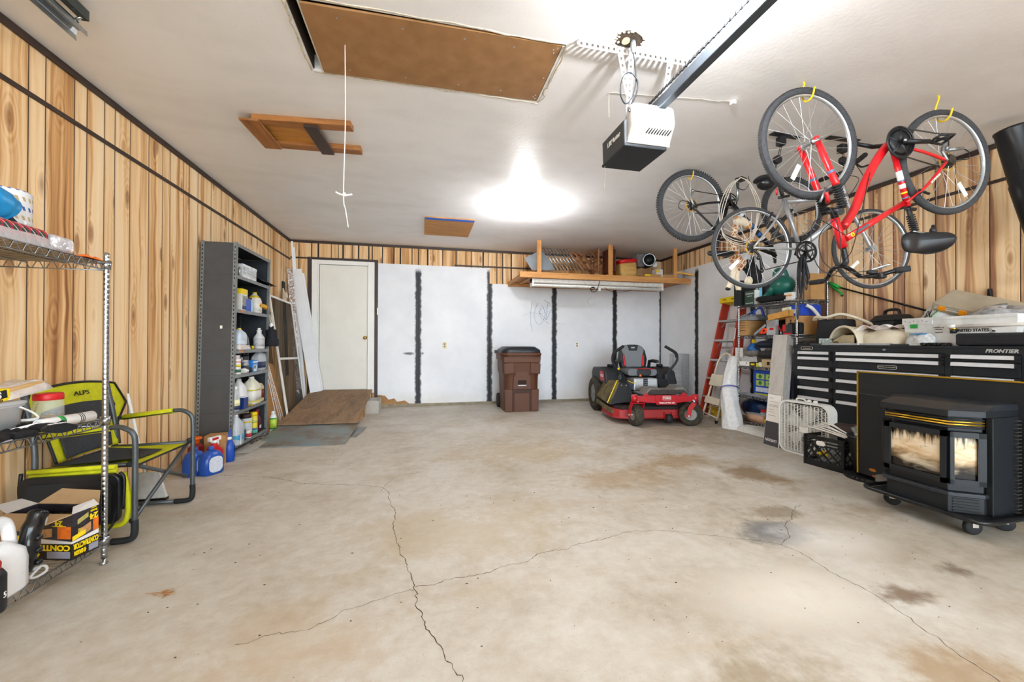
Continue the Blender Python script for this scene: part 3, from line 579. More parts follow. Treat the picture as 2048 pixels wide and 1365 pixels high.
def glove(label, x, y, z, rz, cuff):
    g = thing('work_glove', label, 'glove', (x, y, z), rz, group='pair of black work gloves'); GM = mat('black_knit', '#121316', .9, 0, .3, 80, .4)
    m = MB().ell((0, 0, .016), (.05, .06, .016), 16, 8)
    for i, (dx, L) in enumerate(((-.036, .07), (-.012, .082), (.012, .078), (.034, .06))): m.tube(bez([(dx, .04, .016), (dx*1.15, .04+L*.6, .02), (dx*1.2, .04+L, .010)], 5), [.013]*10+[.009], 8)
    m.tube(bez([(.04, -.02, .016), (.07, .01, .018), (.078, .045, .012)], 5), [.014]*10+[.01], 8); m.tube([(0, -.04, .016), (0, -.11, .017), (0, -.125, .016)], [.042, .046, .045], 14, flat=.38); obj('glove_hand', m, GM, g)
    if cuff: obj('cuff_band', MB().tube([(0, -.07, .0165), (0, -.1, .0172)], [.0455, .0475], 14, flat=.38), BLACK, g); text('lettering', 'CODE', .022, WHITE, g, frame((0, -.085, .0355), (1, 0, 0), (0, 1, 0)), bold=.0006)
glove('black work glove with white cuff lettering on the middle wire shelf', -1.575, 2.09, Z2+.004, rad(65), True); glove('plain black work glove lying flat on the middle wire shelf by the bucket', -1.59, 1.93, Z2, rad(20), False)
r = thing('brochure', 'glossy brochure bag with orange edge at the front of the middle wire shelf', 'brochure', (-1.60, 1.93, Z2-.0)); obj('brochure_page', MB().bb((-.02, -.2, 0), (.055, .08, .006)), mat('glossy_print', '#d9d6de', .2, 0, .15, 9, col2='#a99fb4'), r, bev=.001); obj('orange_edge', MB().bb((-.02, -.2, .0062), (.03, .02, .012)), mat('rust_print', '#a65a34', .4), r)
# ---- bottom shelf : contractor bag carton, sprayer jug, black bottle
Z3 = .128
c0 = at(143, 1122, z=Z3); c1 = at(197, 1096, z=Z3); dx = (c1-c0); dx.z = 0; Wd = dx.length; a0 = atan2(dx.y, dx.x); Hh = .205; Lg = .30
r = thing('bag_carton', 'open black and yellow carton of contractor trash bags on the bottom wire shelf', 'box', tuple(c0), a0)   # local +x along right face, +y to the back
def carton_mat():
    t = NT('contractor_print'); S = t.sep(t.obj()); z = S[2]; x = t.math('ADD', S[0], t.math('MULTIPLY', S[1], .8))
    c = t.ramp(t.noise(t.scale(t.obj(), (3, 3, 9)), 6, 3), [(.4, '#17161a'), (.62, '#2d2a33')]); c = t.mix(t.step(t.math('ADD', z, t.math('MULTIPLY', x, -.1)), .085, .08), c, lin('#d9d5d4')); c = t.mix(t.step(z, .074, .072), c, lin('#0e0e10')); t.put(t.p.inputs['Base Color'], c); t.p.inputs['Roughness'].default_value = .4; return t.m
CM = carton_mat(); th = .004
m = MB().bb((0, 0, 0), (Wd, th, Hh)).bb((0, th, 0), (th, Lg, Hh)).bb((Wd-th, th, 0), (Wd, Lg, Hh)).bb((th, Lg-th, 0), (Wd-th, Lg, Hh)).bb((th, th, 0), (Wd-th, Lg-th, th)); obj('carton_body', m, CM, r)
FLAP = mat('flap_kraft', '#b0926c', .8, 0, .06); FW = mat('flap_grey', '#bdb8b3', .7, 0, .05)
obj('flap', MB().add([(0, 0, Hh), (0, Lg, Hh), (-.13, Lg-.04, Hh+.0), (-.14, .02, Hh-.01)], [(0, 1, 2, 3)]), FLAP, r, solid=.004); obj('flap', MB().add([(Wd, 0, Hh), (Wd, Lg, Hh), (Wd+.075, Lg-.03, Hh+.045), (Wd+.07, .07, Hh+.04)], [(0, 1, 2, 3)]), FLAP, r, solid=.004)
obj('flap', MB().add([(0, 0, Hh), (Wd, 0, Hh), (Wd-.012, .012, Hh+.03), (.03, .03, Hh+.022)], [(0, 1, 2, 3)]), FW, r, solid=.004); obj('flap', MB().add([(0, Lg, Hh), (Wd, Lg, Hh), (Wd-.01, Lg+.07, Hh+.025), (.01, Lg+.07, Hh+.03)], [(0, 1, 2, 3)]), FW, r, solid=.004)
obj('black_bags', MB().grid(crumple(.006, Wd-.006, .006, Lg-.006, Hh-.06, Hh-.03, .012, 4), 16, 20), mat('bag_film', '#101114', .2, 0, .3), r)
YI = mat('yellow_print', '#f0d010', .5, 0, 0)
def face(r, o, xd, Lf):
    F_ = lambda s, z: V(o)+V(xd)*s+V((0, 0, z))
    up = (0, 0, -1); rd = tuple(-c for c in xd); nrm = V(rd).cross(V(up)).normalized()*.0012
    T = lambda s, z: frame(F_(s, z)+nrm, rd, up)
    text('lettering', 'CONTRACTOR', .034, YI, r, T(Lf*.52, .056), bold=.0012, sx=.78*Lf/.2); text('lettering', '42 GALLON', .026, YI, r, T(Lf*.3, .025), bold=.0012, sx=.62*Lf/.2)
    text('lettering', '24', .036, YI, r, T(Lf*.8, .165), bold=.001); text('lettering', 'BAGS', .012, YI, r, T(Lf*.8, .19), bold=.0004)
    def patch(n, s0, s1, z0, z1, mt, off=.0006, sl=0): b = nrm.normalized()*off; m = MB().quad(F_(s0, z0)+b, F_(s1, z0+sl)+b, F_(s1, z1+sl)+b, F_(s0, z1)+b); obj(n, m, mt, r)
    patch('grey_panel', Lf*.62, Lf*.98, .008, .038, mat('grey_print', '#8b8c98', .5, 0, .1)); patch('yellow_flash', Lf*.02, Lf*.5, .084, .104, YI, .0007, .012)
    patch('orange_glove_print', Lf*.78, Lf*.99, .095, .15, mat('orange_print', '#d86a1a', .6, 0, .2, 40), .0005); patch('lumber_print', Lf*.36, Lf*.7, .09, .128, mat('lumber_print', '#b98a5c', .6, 0, .3, 30), .0005, .014); patch('tape_print', Lf*.22, Lf*.38, .1, .13, mat('tape_print', '#c7a33a', .5, 0, .5, 60), .0006)
    for (s0, s1, z0, z1) in ((.7, .91, .15, .153), (.7, .91, .2, .203)): patch('yellow_rule', Lf*s0, Lf*s1, z0, z1, YI, .0007)
    patch('yellow_badge', Lf*.2, Lf*.6, .15, .172, mat('badge_print', '#a99d5a', .5, 0, .2, 90), .0007, .018)
face(r, (0, 0, 0), (1, 0, 0), Wd); face(r, (0, Lg, 0), (0, -1, 0), Lg)
r = thing('sprayer_jug', 'white plastic sprayer jug with a black grip handle on the bottom wire shelf', 'jug', (-1.60, 1.895, Z3))
m = MB().lathe([((.062, .1), 0), ((.068, .108), .012), ((.068, .108), .12), ((.064, .1), .16), ((.04, .07), .19), ((.03, .055), .2)], n=28, sq=5); m.tube(bez([(0, -.09, .15), (0, -.07, .255), (0, 0, .285), (0, .07, .265), (0, .092, .18), (0, .1, .12)], 6), [.02]*30+[.02], 12, flat=1.); obj('jug_body', m, mat('jug_white', '#eceef1', .3, 0, .03), r)
m = MB().tube(bez([(.03, .1, .05), (.034, .122, .12), (.036, .13, .19), (.038, .155, .25), (.038, .17, .268)], 6), [.03, .031, .033, .032, .03, .029]*4+[.02], 14); obj('black_grip', m, mat('gloss_black', '#141619', .15, 0, .2), r)
for k in range(3): obj('grip_bump', MB().ell((.066, .128, .075+.05*k), (.012, .014, .012), 12, 8), mat('gloss_black', '#141619', .15, 0, .2), r); obj('white_hose', MB().tube(bez([(.03, .11, .04), (.06, .155, .045), (.065, .165, .02), (.05, .14, .008), (.045, .12, .02), (.06, .15, .05)], 7), .005, 8), WHITE, r); obj('white_tip', MB().ell((.05, .17, .235), (.01, .012, .03), 10, 8), WHITE, r)
r = thing('black_bottle', 'black bottle with a red cap at the near edge of the bottom wire shelf', 'bottle', (-1.515, 1.81, Z3)); obj('bottle_body', MB().lathe([(.038, 0), (.04, .008), (.04, .13), (.03, .15), (.02, .155)], n=20), BLACK, r); obj('red_cap', MB().lathe([(.026, .15), (.027, .175), (.02, .19)], n=20), RED, r); text('lettering', '5', .03, WHITE, r, frame((.0402, .006, .06), (-.15, 1, 0), (0, 0, 1)))
# ================================================================= CAMP CHAIR
LIME = mat('lime_fabric', '#c3c40f', .75, 0, .1, 30, .25); CHARF = mat('charcoal_fabric', '#34363a', .85, 0, .15, 60, .3); TUBE = mat('gunmetal_tube', '#565b5e', .4, .5, .08)
ch = thing('camp_chair', 'lime and charcoal folding camp chair with metal arms beside the wire rack', 'chair', (-1.54, 2.88, 0))
for nm, y, sg in (('near', 2.60, -1), ('far', 3.165, 1)):
    pts = bez([(-1.545, y, .085), (-1.545, y, .35), (-1.545, y, .545), (-1.555, y, .60), (-1.59, y, .63), (-1.64, y, .64), (-1.8, y, .62), (-1.975, y, .60)], 5); obj('arm_frame', MB().tube(pts, .0135, 12), TUBE, ch, True)
    obj('foot_boot', MB().tube(bez([(-1.545, y, .125), (-1.545, y, .06), (-1.555, y, .028), (-1.585, y, .018), (-1.65, y, .017)], 5), .0165, 12), RUBBER, ch, True)
    obj('floor_rail', MB().tube([(-1.6, y, .017), (-2.02, y, .017)], .0125, 12), TUBE, ch, True)
    obj('back_post', MB().tube(bez([(-2.02, y, .017), (-2.0, y, .3), (-1.995, y, .55), (-2.045, y, .84)], 5), .0135, 12), TUBE, ch, True)
    obj('seat_rail', MB().tube([(-1.56, y-sg*.035, .425), (-1.99, y-sg*.035, .415)], .012, 10), TUBE, ch, True)
    pd = obj('arm_pad', MB().tube([(-1.66, y, .637), (-1.945, y, .604)], .023, 14, flat=.8), LIME, ch, True); obj('pad_piping', MB().tube([(-1.66, y-.02, .628), (-1.945, y-.02, .595)], .004, 6).tube([(-1.66, y+.02, .628), (-1.945, y+.02, .595)], .004, 6), BLACK, pd, True)
obj('cross_brace', MB().tube([(-1.56, 3.15, .43), (-1.56, 2.615, .12)], .011, 10), TUBE, ch, True); obj('cross_brace', MB().tube([(-1.575, 2.615, .43), (-1.575, 3.15, .19)], .011, 10), TUBE, ch, True)
each('stop_cap', [MB().ell(q, .0175, 12, 8) for q in ((-1.56, 2.612, .118), (-1.56, 3.15, .432), (-1.575, 2.612, .432))], RUBBER, ch, True)
zt = lambda s: .835+.035*(1-(2*s-1)**2)
def backw(t):  # half width of the back at height fraction t
    return lerp(.235, .255, t/.35) if t < .35 else (lerp(.255, .37, (t-.35)/.3) if t < .65 else lerp(.37, .30, (t-.65)/.35))
def bk(wi, off, t0=0., t1=1.):
    def fn(i, j):
        t = lerp(t0, t1, j); hw = backw(t)*wi; y = 2.935+(2*i-1)*hw; z = lerp(.43, .83, t)+(.03*t*(1-(2*i-1)**2)); x = lerp(-1.975, -2.05, t)-.02*sin(pi*i)*(1-.3*t)+off
        return (x, y, z+.006*sin(22*i+9*t)*0)
    return fn
obj('back_fabric', MB().grid(bk(1, 0), 24, 24), LIME, ch, True, solid=.006); obj('back_panel', MB().grid(bk(.72, .005, .02, .72), 20, 20), CHARF, ch, True, solid=.005)
def edge(n=26):
    f0 = bk(1, .003); L = [f0(0, j/n) for j in range(n+1)]; T = [f0(i/n, 1) for i in range(1, n+1)]; R2 = [f0(1, 1-j/n) for j in range(1, n+1)]; return L+T+R2
obj('back_piping', MB().tube(edge(), .0075, 6), BLACK, ch, True)
def seat(w0, w1, x0, x1, off):
    def fn(i, j): x = lerp(x0, x1, i); hw = lerp(w0, w1, i); y = 2.882+(2*j-1)*hw; return (x, y, .418-.03*sin(pi*j)*sin(pi*min(1, i*1.1))+off)
    return fn
obj('seat_fabric', MB().grid(seat(.265, .265, -1.985, -1.555, 0), 16, 16), LIME, ch, True, solid=.006); obj('seat_panel', MB().grid(seat(.2, .09, -1.98, -1.62, .005), 16, 12), CHARF, ch, True, solid=.004)
obj('seat_piping', MB().tube([seat(.267, .267, -1.985, -1.55, .002)(1, j/12) for j in range(13)], .006, 6).tube([seat(.267, .267, -1.985, -1.55, .002)(j/12, 0) for j in range(13)], .006, 6).tube([seat(.267, .267, -1.985, -1.55, .002)(j/12, 1) for j in range(13)], .006, 6), BLACK, ch, True)
text('lettering', 'ALPS', .036, INK, ch, frame((-2.031, 2.95, .795), (0, 1, 0), (-.17, 0, 1)), bold=.0006, sx=1.5, world=True)
tb = obj('side_table', MB().prism(rrect(.44, .27, .045, 5, -1.805, .265), 2.548, 2.575, 'y'), mat('table_black', '#15171a', .35, 0, .15), ch, True, bev=.006)
obj('table_recess', MB().prism(rrect(.37, .2, .035, 5, -1.805, .265), 2.545, 2.549, 'y'), mat('table_black_inner', '#1b1e22', .5, 0, .1), tb, True); obj('lime_trim', MB().tube([(-2.0, 2.585, .40), (-1.62, 2.59, .405)], .011, 8).tube([(-2.0, 2.575, .425), (-1.62, 2.58, .43)], .013, 8).tube(bez([(-1.6, 2.6, .39), (-1.575, 2.6, .25), (-1.59, 2.6, .12), (-1.68, 2.6, .1), (-1.8, 2.6, .1)], 5), .014, 8), LIME, tb, True)
each('table_bracket', [MB().tube(bez(q, 5), .008, 8) for q in ([(-1.6, 2.575, .4), (-1.58, 2.575, .36), (-1.585, 2.575, .2)], [(-2.03, 2.575, .42), (-2.035, 2.575, .3), (-2.0, 2.575, .15)])], BLACK, tb, True)
obj('table_strap', MB().tube(bez([(-1.6, 2.56, .2), (-1.62, 2.55, .12), (-1.68, 2.5, .04), (-1.75, 2.45, .012)], 6), .016, 6, flat=.2), BLACK, ch, True)
r = thing('dust_pan', 'pale grey dustpan with dark lower edge and white stick behind the camp chair', 'dustpan', (-1.86, 3.25, 0)); obj('pan', MB().add([(-.07, 0, .2), (.07, 0, .2), (.11, .0, .012), (-.11, .0, .012), (-.07, .012, .2), (.07, .012, .2), (.11, .03, .012), (-.11, .03, .012)], [(0, 1, 2, 3), (7, 6, 5, 4), (0, 4, 5, 1), (1, 5, 6, 2), (2, 6, 7, 3), (3, 7, 4, 0)]), mat('pan_grey', '#c9cac8', .5), r); obj('pan_lip', MB().bb((-.112, -.004, .0), (.112, .034, .018)), BLACK, r); obj('stick', MB().cyl((-.02, .01, .2), (-.13, .02, .75), .009), WHITE, r)
# ================================================================= DARK STEEL SHELVING UNIT (left wall)
SHM = mat('dark_steel_shelf', '#4a4b4d', .5, .1, .1, 7); SHI = mat('dark_steel_inner', '#33373c', .5, .2, .1, 7); LIP = mat('worn_steel_edge', '#85898b', .45, .3, .2, 30)
Y0, Y1, XB, XF = 4.335, 5.225, -2.1, -1.79; SK = .04
u = thing('steel_shelving', 'tall dark grey steel shelving unit of bottles and cans against the left wall', 'shelving unit', (XB, Y0, 0))
def shear(m): m.v = [V((p.x, p.y+SK*p.z, p.z)) for p in m.v]; return m
def up(n, m, mt, **k): return obj(n, shear(m), mt, u, True, **k)
up('side_panel', MB().bb((XB+.012, Y0+.004, .13), (XF-.03, Y0+.008, 2.085)), SHM); up('side_panel', MB().bb((XB+.012, Y1-.008, .05), (XF-.03, Y1-.004, 2.085)), SHI); up('back_panel', MB().bb((XB+.004, Y0+.01, .1), (XB+.008, Y1-.01, 2.08)), SHI)
PERFD = mat('perforated_post', '#75797c', .45, .3, .2, 40)
for x, y, sy in ((XF, Y0, 1), (XF, Y1, -1), (XB, Y0, 1), (XB, Y1, -1)):
    sx = -1 if x == XF else 1
    m = MB().bb((x, y, 0), (x+sx*.03, y+sy*.003, 2.1)).bb((x, y, 0), (x+sx*.003, y+sy*.03, 2.1)); m.k = 1
    if y == Y0:
        for k in range(52): m.box((x+sx*.015, y-.0006, .06+k*.039), (.009, .001, .018))
    up('corner_post', m, [LIP if x == XF else PERFD, INK])
SZ = [2.09, 1.775, 1.435, 1.03, .785, .425, .095]
for z in SZ:
    m = MB().bb((XB+.004, Y0+.004, z-.004), (XF-.002, Y1-.004, z)); m.bb((XF-.003, Y0+.003, z-.032), (XF-.0, Y1-.003, z)); o = up('shelf', m, SHI); m = MB().bb((XF+.0, Y0+.001, z-.033), (XF+.0025, Y1-.001, z+.001)); shear(m); obj('shelf_lip', m, LIP, o, True)
for z in (2.02, 1.7, .98, .4):
    for y in (Y0-.001,): up('bolt', MB().ell((XF-.012, y, z), (.006, .004, .006), 8, 6), STEEL)
up('price_tag', MB().bb((XF+.003, 4.44, 1.41), (XF+.004, 4.5, 1.43)), mat('tag_orange', '#d9834f', .6)); up('price_tag', MB().bb((XF+.003, 4.46, 1.005), (XF+.004, 4.53, 1.024)), mat('tag_orange', '#d9834f', .6)); up('paint_chip', MB().bb((XB+.18, Y0+.0028, 1.24), (XB+.2, Y0+.004, 1.27)), WHITE)
def sh(uu, z, x=-1.84): p = at(uu, 700, x=x); return (x, p.y, z+.0015)
# generic containers: profile of radii/heights, cap, label band
def vessel(name, label, cat, loc, prof, bm, cap=None, cm=None, band=None, lm=None, n=22, sq=None, rz=0, group=None, rot=None, handle=None, stripe=None):
    r = thing(name, label, cat, loc, rz, group, rot); obj('bottle_body' if cat in ('bottle', 'jug') else 'body', MB().lathe(prof, n=n, sq=sq), bm, r)
    if cap: obj('cap', MB().lathe(cap, n=16), cm or WHITE, r)
    def rad_at(z):
        for (r0, z0), (r1, z1) in zip(prof, prof[1:]):
            if z0 <= z <= z1:
                t = (z-z0)/max(1e-6, z1-z0); return (lerp(r0[0], r1[0], t), lerp(r0[1], r1[1], t)) if isinstance(r0, tuple) else lerp(r0, r1, t)
        return prof[-1][0]
    inc = lambda q, e: (q[0]+e, q[1]+e) if isinstance(q, tuple) else q+e
    if band: a, b = band; obj('paper_label', MB().lathe([(inc(rad_at(a), .0006), a), (inc(rad_at((a+b)/2), .0006), (a+b)/2), (inc(rad_at(b), .0006), b)], n=n, sq=sq), lm or PAPER, r)
    for (a, b, mt) in (stripe or []): obj('label_stripe', MB().lathe([(inc(rad_at(a), .0011), a), (inc(rad_at(b), .0011), b)], n=n, sq=sq), mt, r)
    if handle: obj('handle', MB().tube(bez(handle, 6), handle_r, 8), bm, r)
    return r
handle_r = .009
def can(label, loc, rr, hh, bm, capm, capr=.75, band=None, lm=None, name='spray_can', cat='spray can', stripe=None, group=None):
    return vessel(name, label, cat, loc, [(rr*.97, 0), (rr, .004), (rr, hh*.78), (rr*.85, hh*.83)], bm, [(rr*capr, hh*.82), (rr*capr, hh*.98), (rr*capr*.85, hh)], capm, band, lm, 20, stripe=stripe, group=group)
def jug(label, loc, w, d, hh, bm, capm, band=None, lm=None, rz=0, name='jug', stripe=None, group=None, grip=True):
    r = vessel(name, label, 'jug', loc, [((w*.94, d*.94), 0), ((w, d), .01), ((w, d), hh*.58), ((w*.85, d*.85), hh*.72), ((w*.45, d*.45), hh*.86), ((w*.32, d*.32), hh*.9), ((w*.32, d*.32), hh*.93)], bm, [(min(w, d)*.36, hh*.92), (min(w, d)*.36, hh), (min(w, d)*.3, hh*1.005)], capm, band, lm, 26, 5, rz, stripe=stripe, group=group)
    if grip: obj('handle', MB().tube(bez([(0, d*.3, hh*.84), (0, d*.85, hh*.82), (0, d*1.0, hh*.66), (0, d*.92, hh*.5)], 6), min(w, d)*.16, 8), bm, r)
    return r
def carton(name, label, loc, d, m, rz=0, parts=(), cat='box', bev=.002, group=None, rot=None):
    r = thing(name, label, cat, loc, rz, group, rot); obj('box_body', MB().bb((-d[0]/2, -d[1]/2, 0), (d[0]/2, d[1]/2, d[2])), m, r, bev=bev)
    for nm, a, b, mt in parts: obj(nm, MB().bb(a, b), mt, r)
    return r
# -- top level
r = thing('plastic_basket', 'white plastic basket with holes on the top level of the dark shelving', 'basket', sh(487, SZ[1], -1.86)); m = MB()
for sx in (-1, 1): m.bb((sx*.055-.002, -.17, 0), (sx*.055+.002, .17, .03)).bb((sx*.057-.002, -.175, .115), (sx*.057+.002, .175, .14))
for sy in (-1, 1): m.bb((-.055, sy*.17-.002, 0), (.055, sy*.17+.002, .14))
for k in range(13):
    y = -.165+k*.0275
    for sx in (-1, 1): m.bb((sx*.055-.0015, y-.006, .03), (sx*.055+.0015, y+.006, .115))
for z in (.058, .086):
    for sx in (-1, 1): m.bb((sx*.055-.0015, -.17, z-.005), (sx*.055+.0015, .17, z+.005))
m.bb((-.055, -.17, 0), (.055, .17, .003)); obj('basket_wall', m, mat('basket_white', '#e3e6ea', .45), r)
one('metal_ring', 'round silver ring standing in front of the white basket on the dark shelving', 'ring', MB().torus((0, 0, .045), (1, .3, 0), .04, .009, 24, 8), SILVER, sh(479, SZ[1], -1.8))
def cloth(name, label, cat, m, mt, loc, rz=0, group=None): return one(name, label, cat, m, mt, loc, rz, group=group, solid=.004)
def drape(i, j): x = lerp(-.1, .1, i); y = lerp(-.2, .25, j); e = max(0, x-.03); return (x, y, .035+.012*sin(9*y+5*i)+.02*sin(4*j)-e*e*9*.5-(.03 if i < .05 else 0))
cloth('dark_cloth', 'folded black cloth draped over the top level edge of the dark shelving', 'cloth', MB().grid(drape, 14, 18), mat('black_cloth', '#17191e', .8, 0, .25, 30, .3), sh(518, SZ[1], -1.84))
# -- second level
carton('product_box', 'tall white and yellow printed box on the second level of the dark shelving', sh(481, SZ[2], -1.83), (.07, .14, .22), mat('white_card', '#dcdad4', .6, 0, .06), parts=(('yellow_panel', (-.036, -.0705, .165), (.036, .0705, .22), YELLOW), ('photo_panel', (.0352, -.05, .03), (.036, .05, .15), mat('photo_print', '#8d8d86', .5, 0, .5, 60)), ('navy_panel', (.0353, -.055, .008), (.0363, .06, .045), mat('navy_print', '#1d2b52', .5))))
carton('blue_box', 'bright blue carton with white side on the second level of the dark shelving', sh(494, SZ[2], -1.815), (.05, .16, .125), BLUE, parts=(('white_edge', (.0252, .04, .002), (.026, .06, .123), PAPER), ('cyan_print', (.0252, .062, .002), (.0257, .08, .123), mat('cyan_print', '#5bb3e6', .4))))
carton('tan_carton', 'plain tan carton behind the blue carton on the second level of the dark shelving', sh(500, SZ[2], -1.90), (.06, .22, .15), CARD)
one('brown_board', 'short brown board lying on the cartons of the second shelving level', 'board', MB().bb((-.03, -.16, 0), (.03, .1, .016)), BROWN, (-1.9, sh(499, 0, -1.9)[1], SZ[2]+.153))
jug('white jug with a yellow top on the second level of the dark shelving', sh(509, SZ[2], -1.87), .055, .085, .24, mat('jug_pearl', '#e6e4dd', .4), YELLOW, (.03, .12), PAPER, stripe=((.175, .2, YELLOW),))
r = thing('cordless_driver', 'yellow cordless driver with a dark band on the second level of the dark shelving', 'power tool', sh(523, SZ[2], -1.83)); obj('driver_body', MB().tube(bez([(0, -.09, .09), (0, 0, .095), (0, .09, .09), (0, .16, .08)], 5), [.028]*8+[.03]*5+[.016]*3, 12), mat('driver_yellow', '#e2a820', .45), r); obj('grip', MB().tube([(0, .0, .085), (0, -.02, .03), (0, -.02, .0)], [.02, .018, .026], 10), BLACK, r); obj('chuck', MB().cyl((0, -.09, .09), (0, -.13, .09), .02, .012, 10), DGREY, r)
# -- third level
jug('pale blue bag jug with a yellow neck on the third level of the dark shelving', sh(478, SZ[3]+.05, -1.83), .05, .09, .17, mat('pale_blue', '#c9d6e4', .4), YELLOW, grip=False, name='refill_jug'); 
m = MB().grid(crumple(-.07, .06, -.14, .12, 0, .06, .01, 12), 12, 14); cloth('white_rag', 'crumpled white rag under the refill jug on the third level', 'cloth', m, mat('rag_white', '#dcd3cf', .9, 0, .1), sh(479, SZ[3], -1.83))
r = thing('cart_tire', 'grey tired small wheel leaning on the third level of the dark shelving', 'wheel', sh(494, SZ[3]+.075, -1.88), rot=(0, 0, .35)); obj('tire', MB().torus((0, 0, 0), (1, 0, .15), .055, .02, 28, 8), mat('grey_rubber', '#6f7274', .8), r); obj('wheel_hub', MB().cyl((-.012, 0, 0), (.012, 0, 0), .04, n=18), BLACK, r); obj('hub_cap', MB().cyl((.012, 0, 0), (.02, 0, 0), .014, n=12), ORANGE, r)
r = thing('trowel', 'steel trowel with a yellow handle tip on the third level of the dark shelving', 'trowel', sh(490, SZ[3], -1.80), rad(-4)); obj('blade', MB().bb((-.03, -.26, .004), (.03, .0, .007)), STEEL, r); obj('handle', MB().tube([(0, -.02, .03), (0, .12, .022)], [.012, .016], 10).tube([(0, -.12, .006), (0, -.08, .028), (0, -.02, .03)], .005, 8), mat('dark_handle', '#33302c', .6), r); obj('handle_tip', MB().tube([(0, .12, .022), (0, .17, .02)], [.018, .016], 10), YELLOW, r)
vessel('white_bottle', 'tall white bottle with printed grey text on the third level of the dark shelving', 'bottle', sh(518, SZ[3], -1.83), [((.042, .075), 0), ((.046, .08), .01), ((.046, .08), .125), ((.04, .06), .145), ((.022, .03), .175), ((.02, .026), .2), ((.024, .03), .205), ((.024, .03), .215), ((.018, .022), .217)], mat('bottle_white', '#dedfe0', .4, 0, .04), [(.017, .216), (.017, .24)], WHITE, (.03, .12), mat('grey_print_label', '#c4c6c9', .5, 0, .35, 120), sq=3)
carton('black_case', 'small black case behind the tall white bottle on the third level', sh(511, SZ[3], -1.92), (.1, .2, .05), BLACK)
r = thing('hanging_bag', 'black cloth bag hung by a white clip on the corner of the dark shelving', 'bag', (-1.765, 5.27, 1.36)); obj('bag_cloth', MB().tube(bez([(0, 0, -.06), (0, .0, -.14), (0, .01, -.24), (0, .01, -.3)], 5), [.02]*3+[.045]*6+[.06]*6+[.05], 14, flat=1.3), mat('black_cloth', '#17191e', .8, 0, .25, 30, .3), r); obj('white_clip', MB().ell((0, 0, -.05), (.022, .03, .03), 10, 8).ell((.0, .03, -.09), (.012, .016, .03), 10, 8), WHITE, r); obj('cord_loop', MB().tube(bez([(0, 0, -.05), (-.01, -.02, .03), (-.012, -.02, .07), (0, 0, .04), (.005, .005, -.04)], 6), .005, 6), mat('pale_wire', '#c9c4b8', .6), r); obj('steel_ring', MB().torus((-.005, .02, .085), (1, 0, 0), .022, .0025, 20, 6), STEEL, r)
# -- fourth level
can('white spray can with red stripe at the front of the fourth dark shelving level', sh(474, SZ[4], -1.81), .034, .19, mat('can_white', '#dfdbd6', .35, .1), mat('can_cap_pink', '#d8c9cb', .4), band=(.02, .05), lm=mat('can_green', '#3d6e54', .5), stripe=((.12, .128, RED), (.075, .1, mat('can_yellow', '#d8c94b', .5))))
can('glossy black spray can on the fourth level of the dark shelving', sh(488, SZ[4], -1.87), .045, .215, BLACK, mat('gloss_black', '#141619', .15), .92)
can('grey paint can with label behind the white spray can on the fourth level', sh(479, SZ[4], -1.9), .04, .2, mat('can_grey', '#8c8d90', .4, .4), DGREY, .6)
can('silver grey can with dark print in the middle of the fourth level', sh(489.5, SZ[4], -1.805), .036, .135, mat('can_silver', '#9a9ba0', .4, .4), mat('can_silver_cap', '#b7b8bb', .4), .9, stripe=((.03, .08, mat('dark_print', '#3b3c44', .5)),))
r = thing('lying_cup', 'white and black cup lying on its side on the fourth level of the dark shelving', 'cup', (-1.795, sh(484, 0, -1.795)[1], SZ[4]+.0285), rot=(rad(-90), 0, 0)); obj('white_part', MB().lathe([(.024, 0), (.028, .1), (.028, .11)], n=20), mat('cup_white', '#d9d6d2', .5), r); obj('black_lid', MB().lathe([(.0285, .1), (.0285, .19), (.026, .195)], n=20), BLACK, r)
carton('blue_scoop_box', 'light blue printed box with a white panel on the fourth level of the dark shelving', sh(505, SZ[4], -1.805), (.06, .13, .125), mat('sky_blue', '#2f86d8', .5, 0, .1), parts=(('white_panel', (.0302, -.045, .01), (.031, .035, .08), mat('photo_panel', '#d9dee4', .5, 0, .3, 60)), ('dark_square', (.0305, -.03, .035), (.0315, .0, .07), INK), ('pale_strip', (.0302, -.06, .1), (.0308, .06, .115), PAPER)))
jug('grey translucent jug with a blue cap, front one of two on the fourth level', sh(517, SZ[4], -1.84), .055, .1, .23, FROST, BLUE, (.03, .1), mat('navy_label', '#1d2b52', .5), group='grey jugs with blue caps'); jug('grey translucent jug with a blue cap behind its twin by the shelving post', sh(523.5, SZ[4], -1.85), .05, .1, .232, FROST, BLUE, group='grey jugs with blue caps')
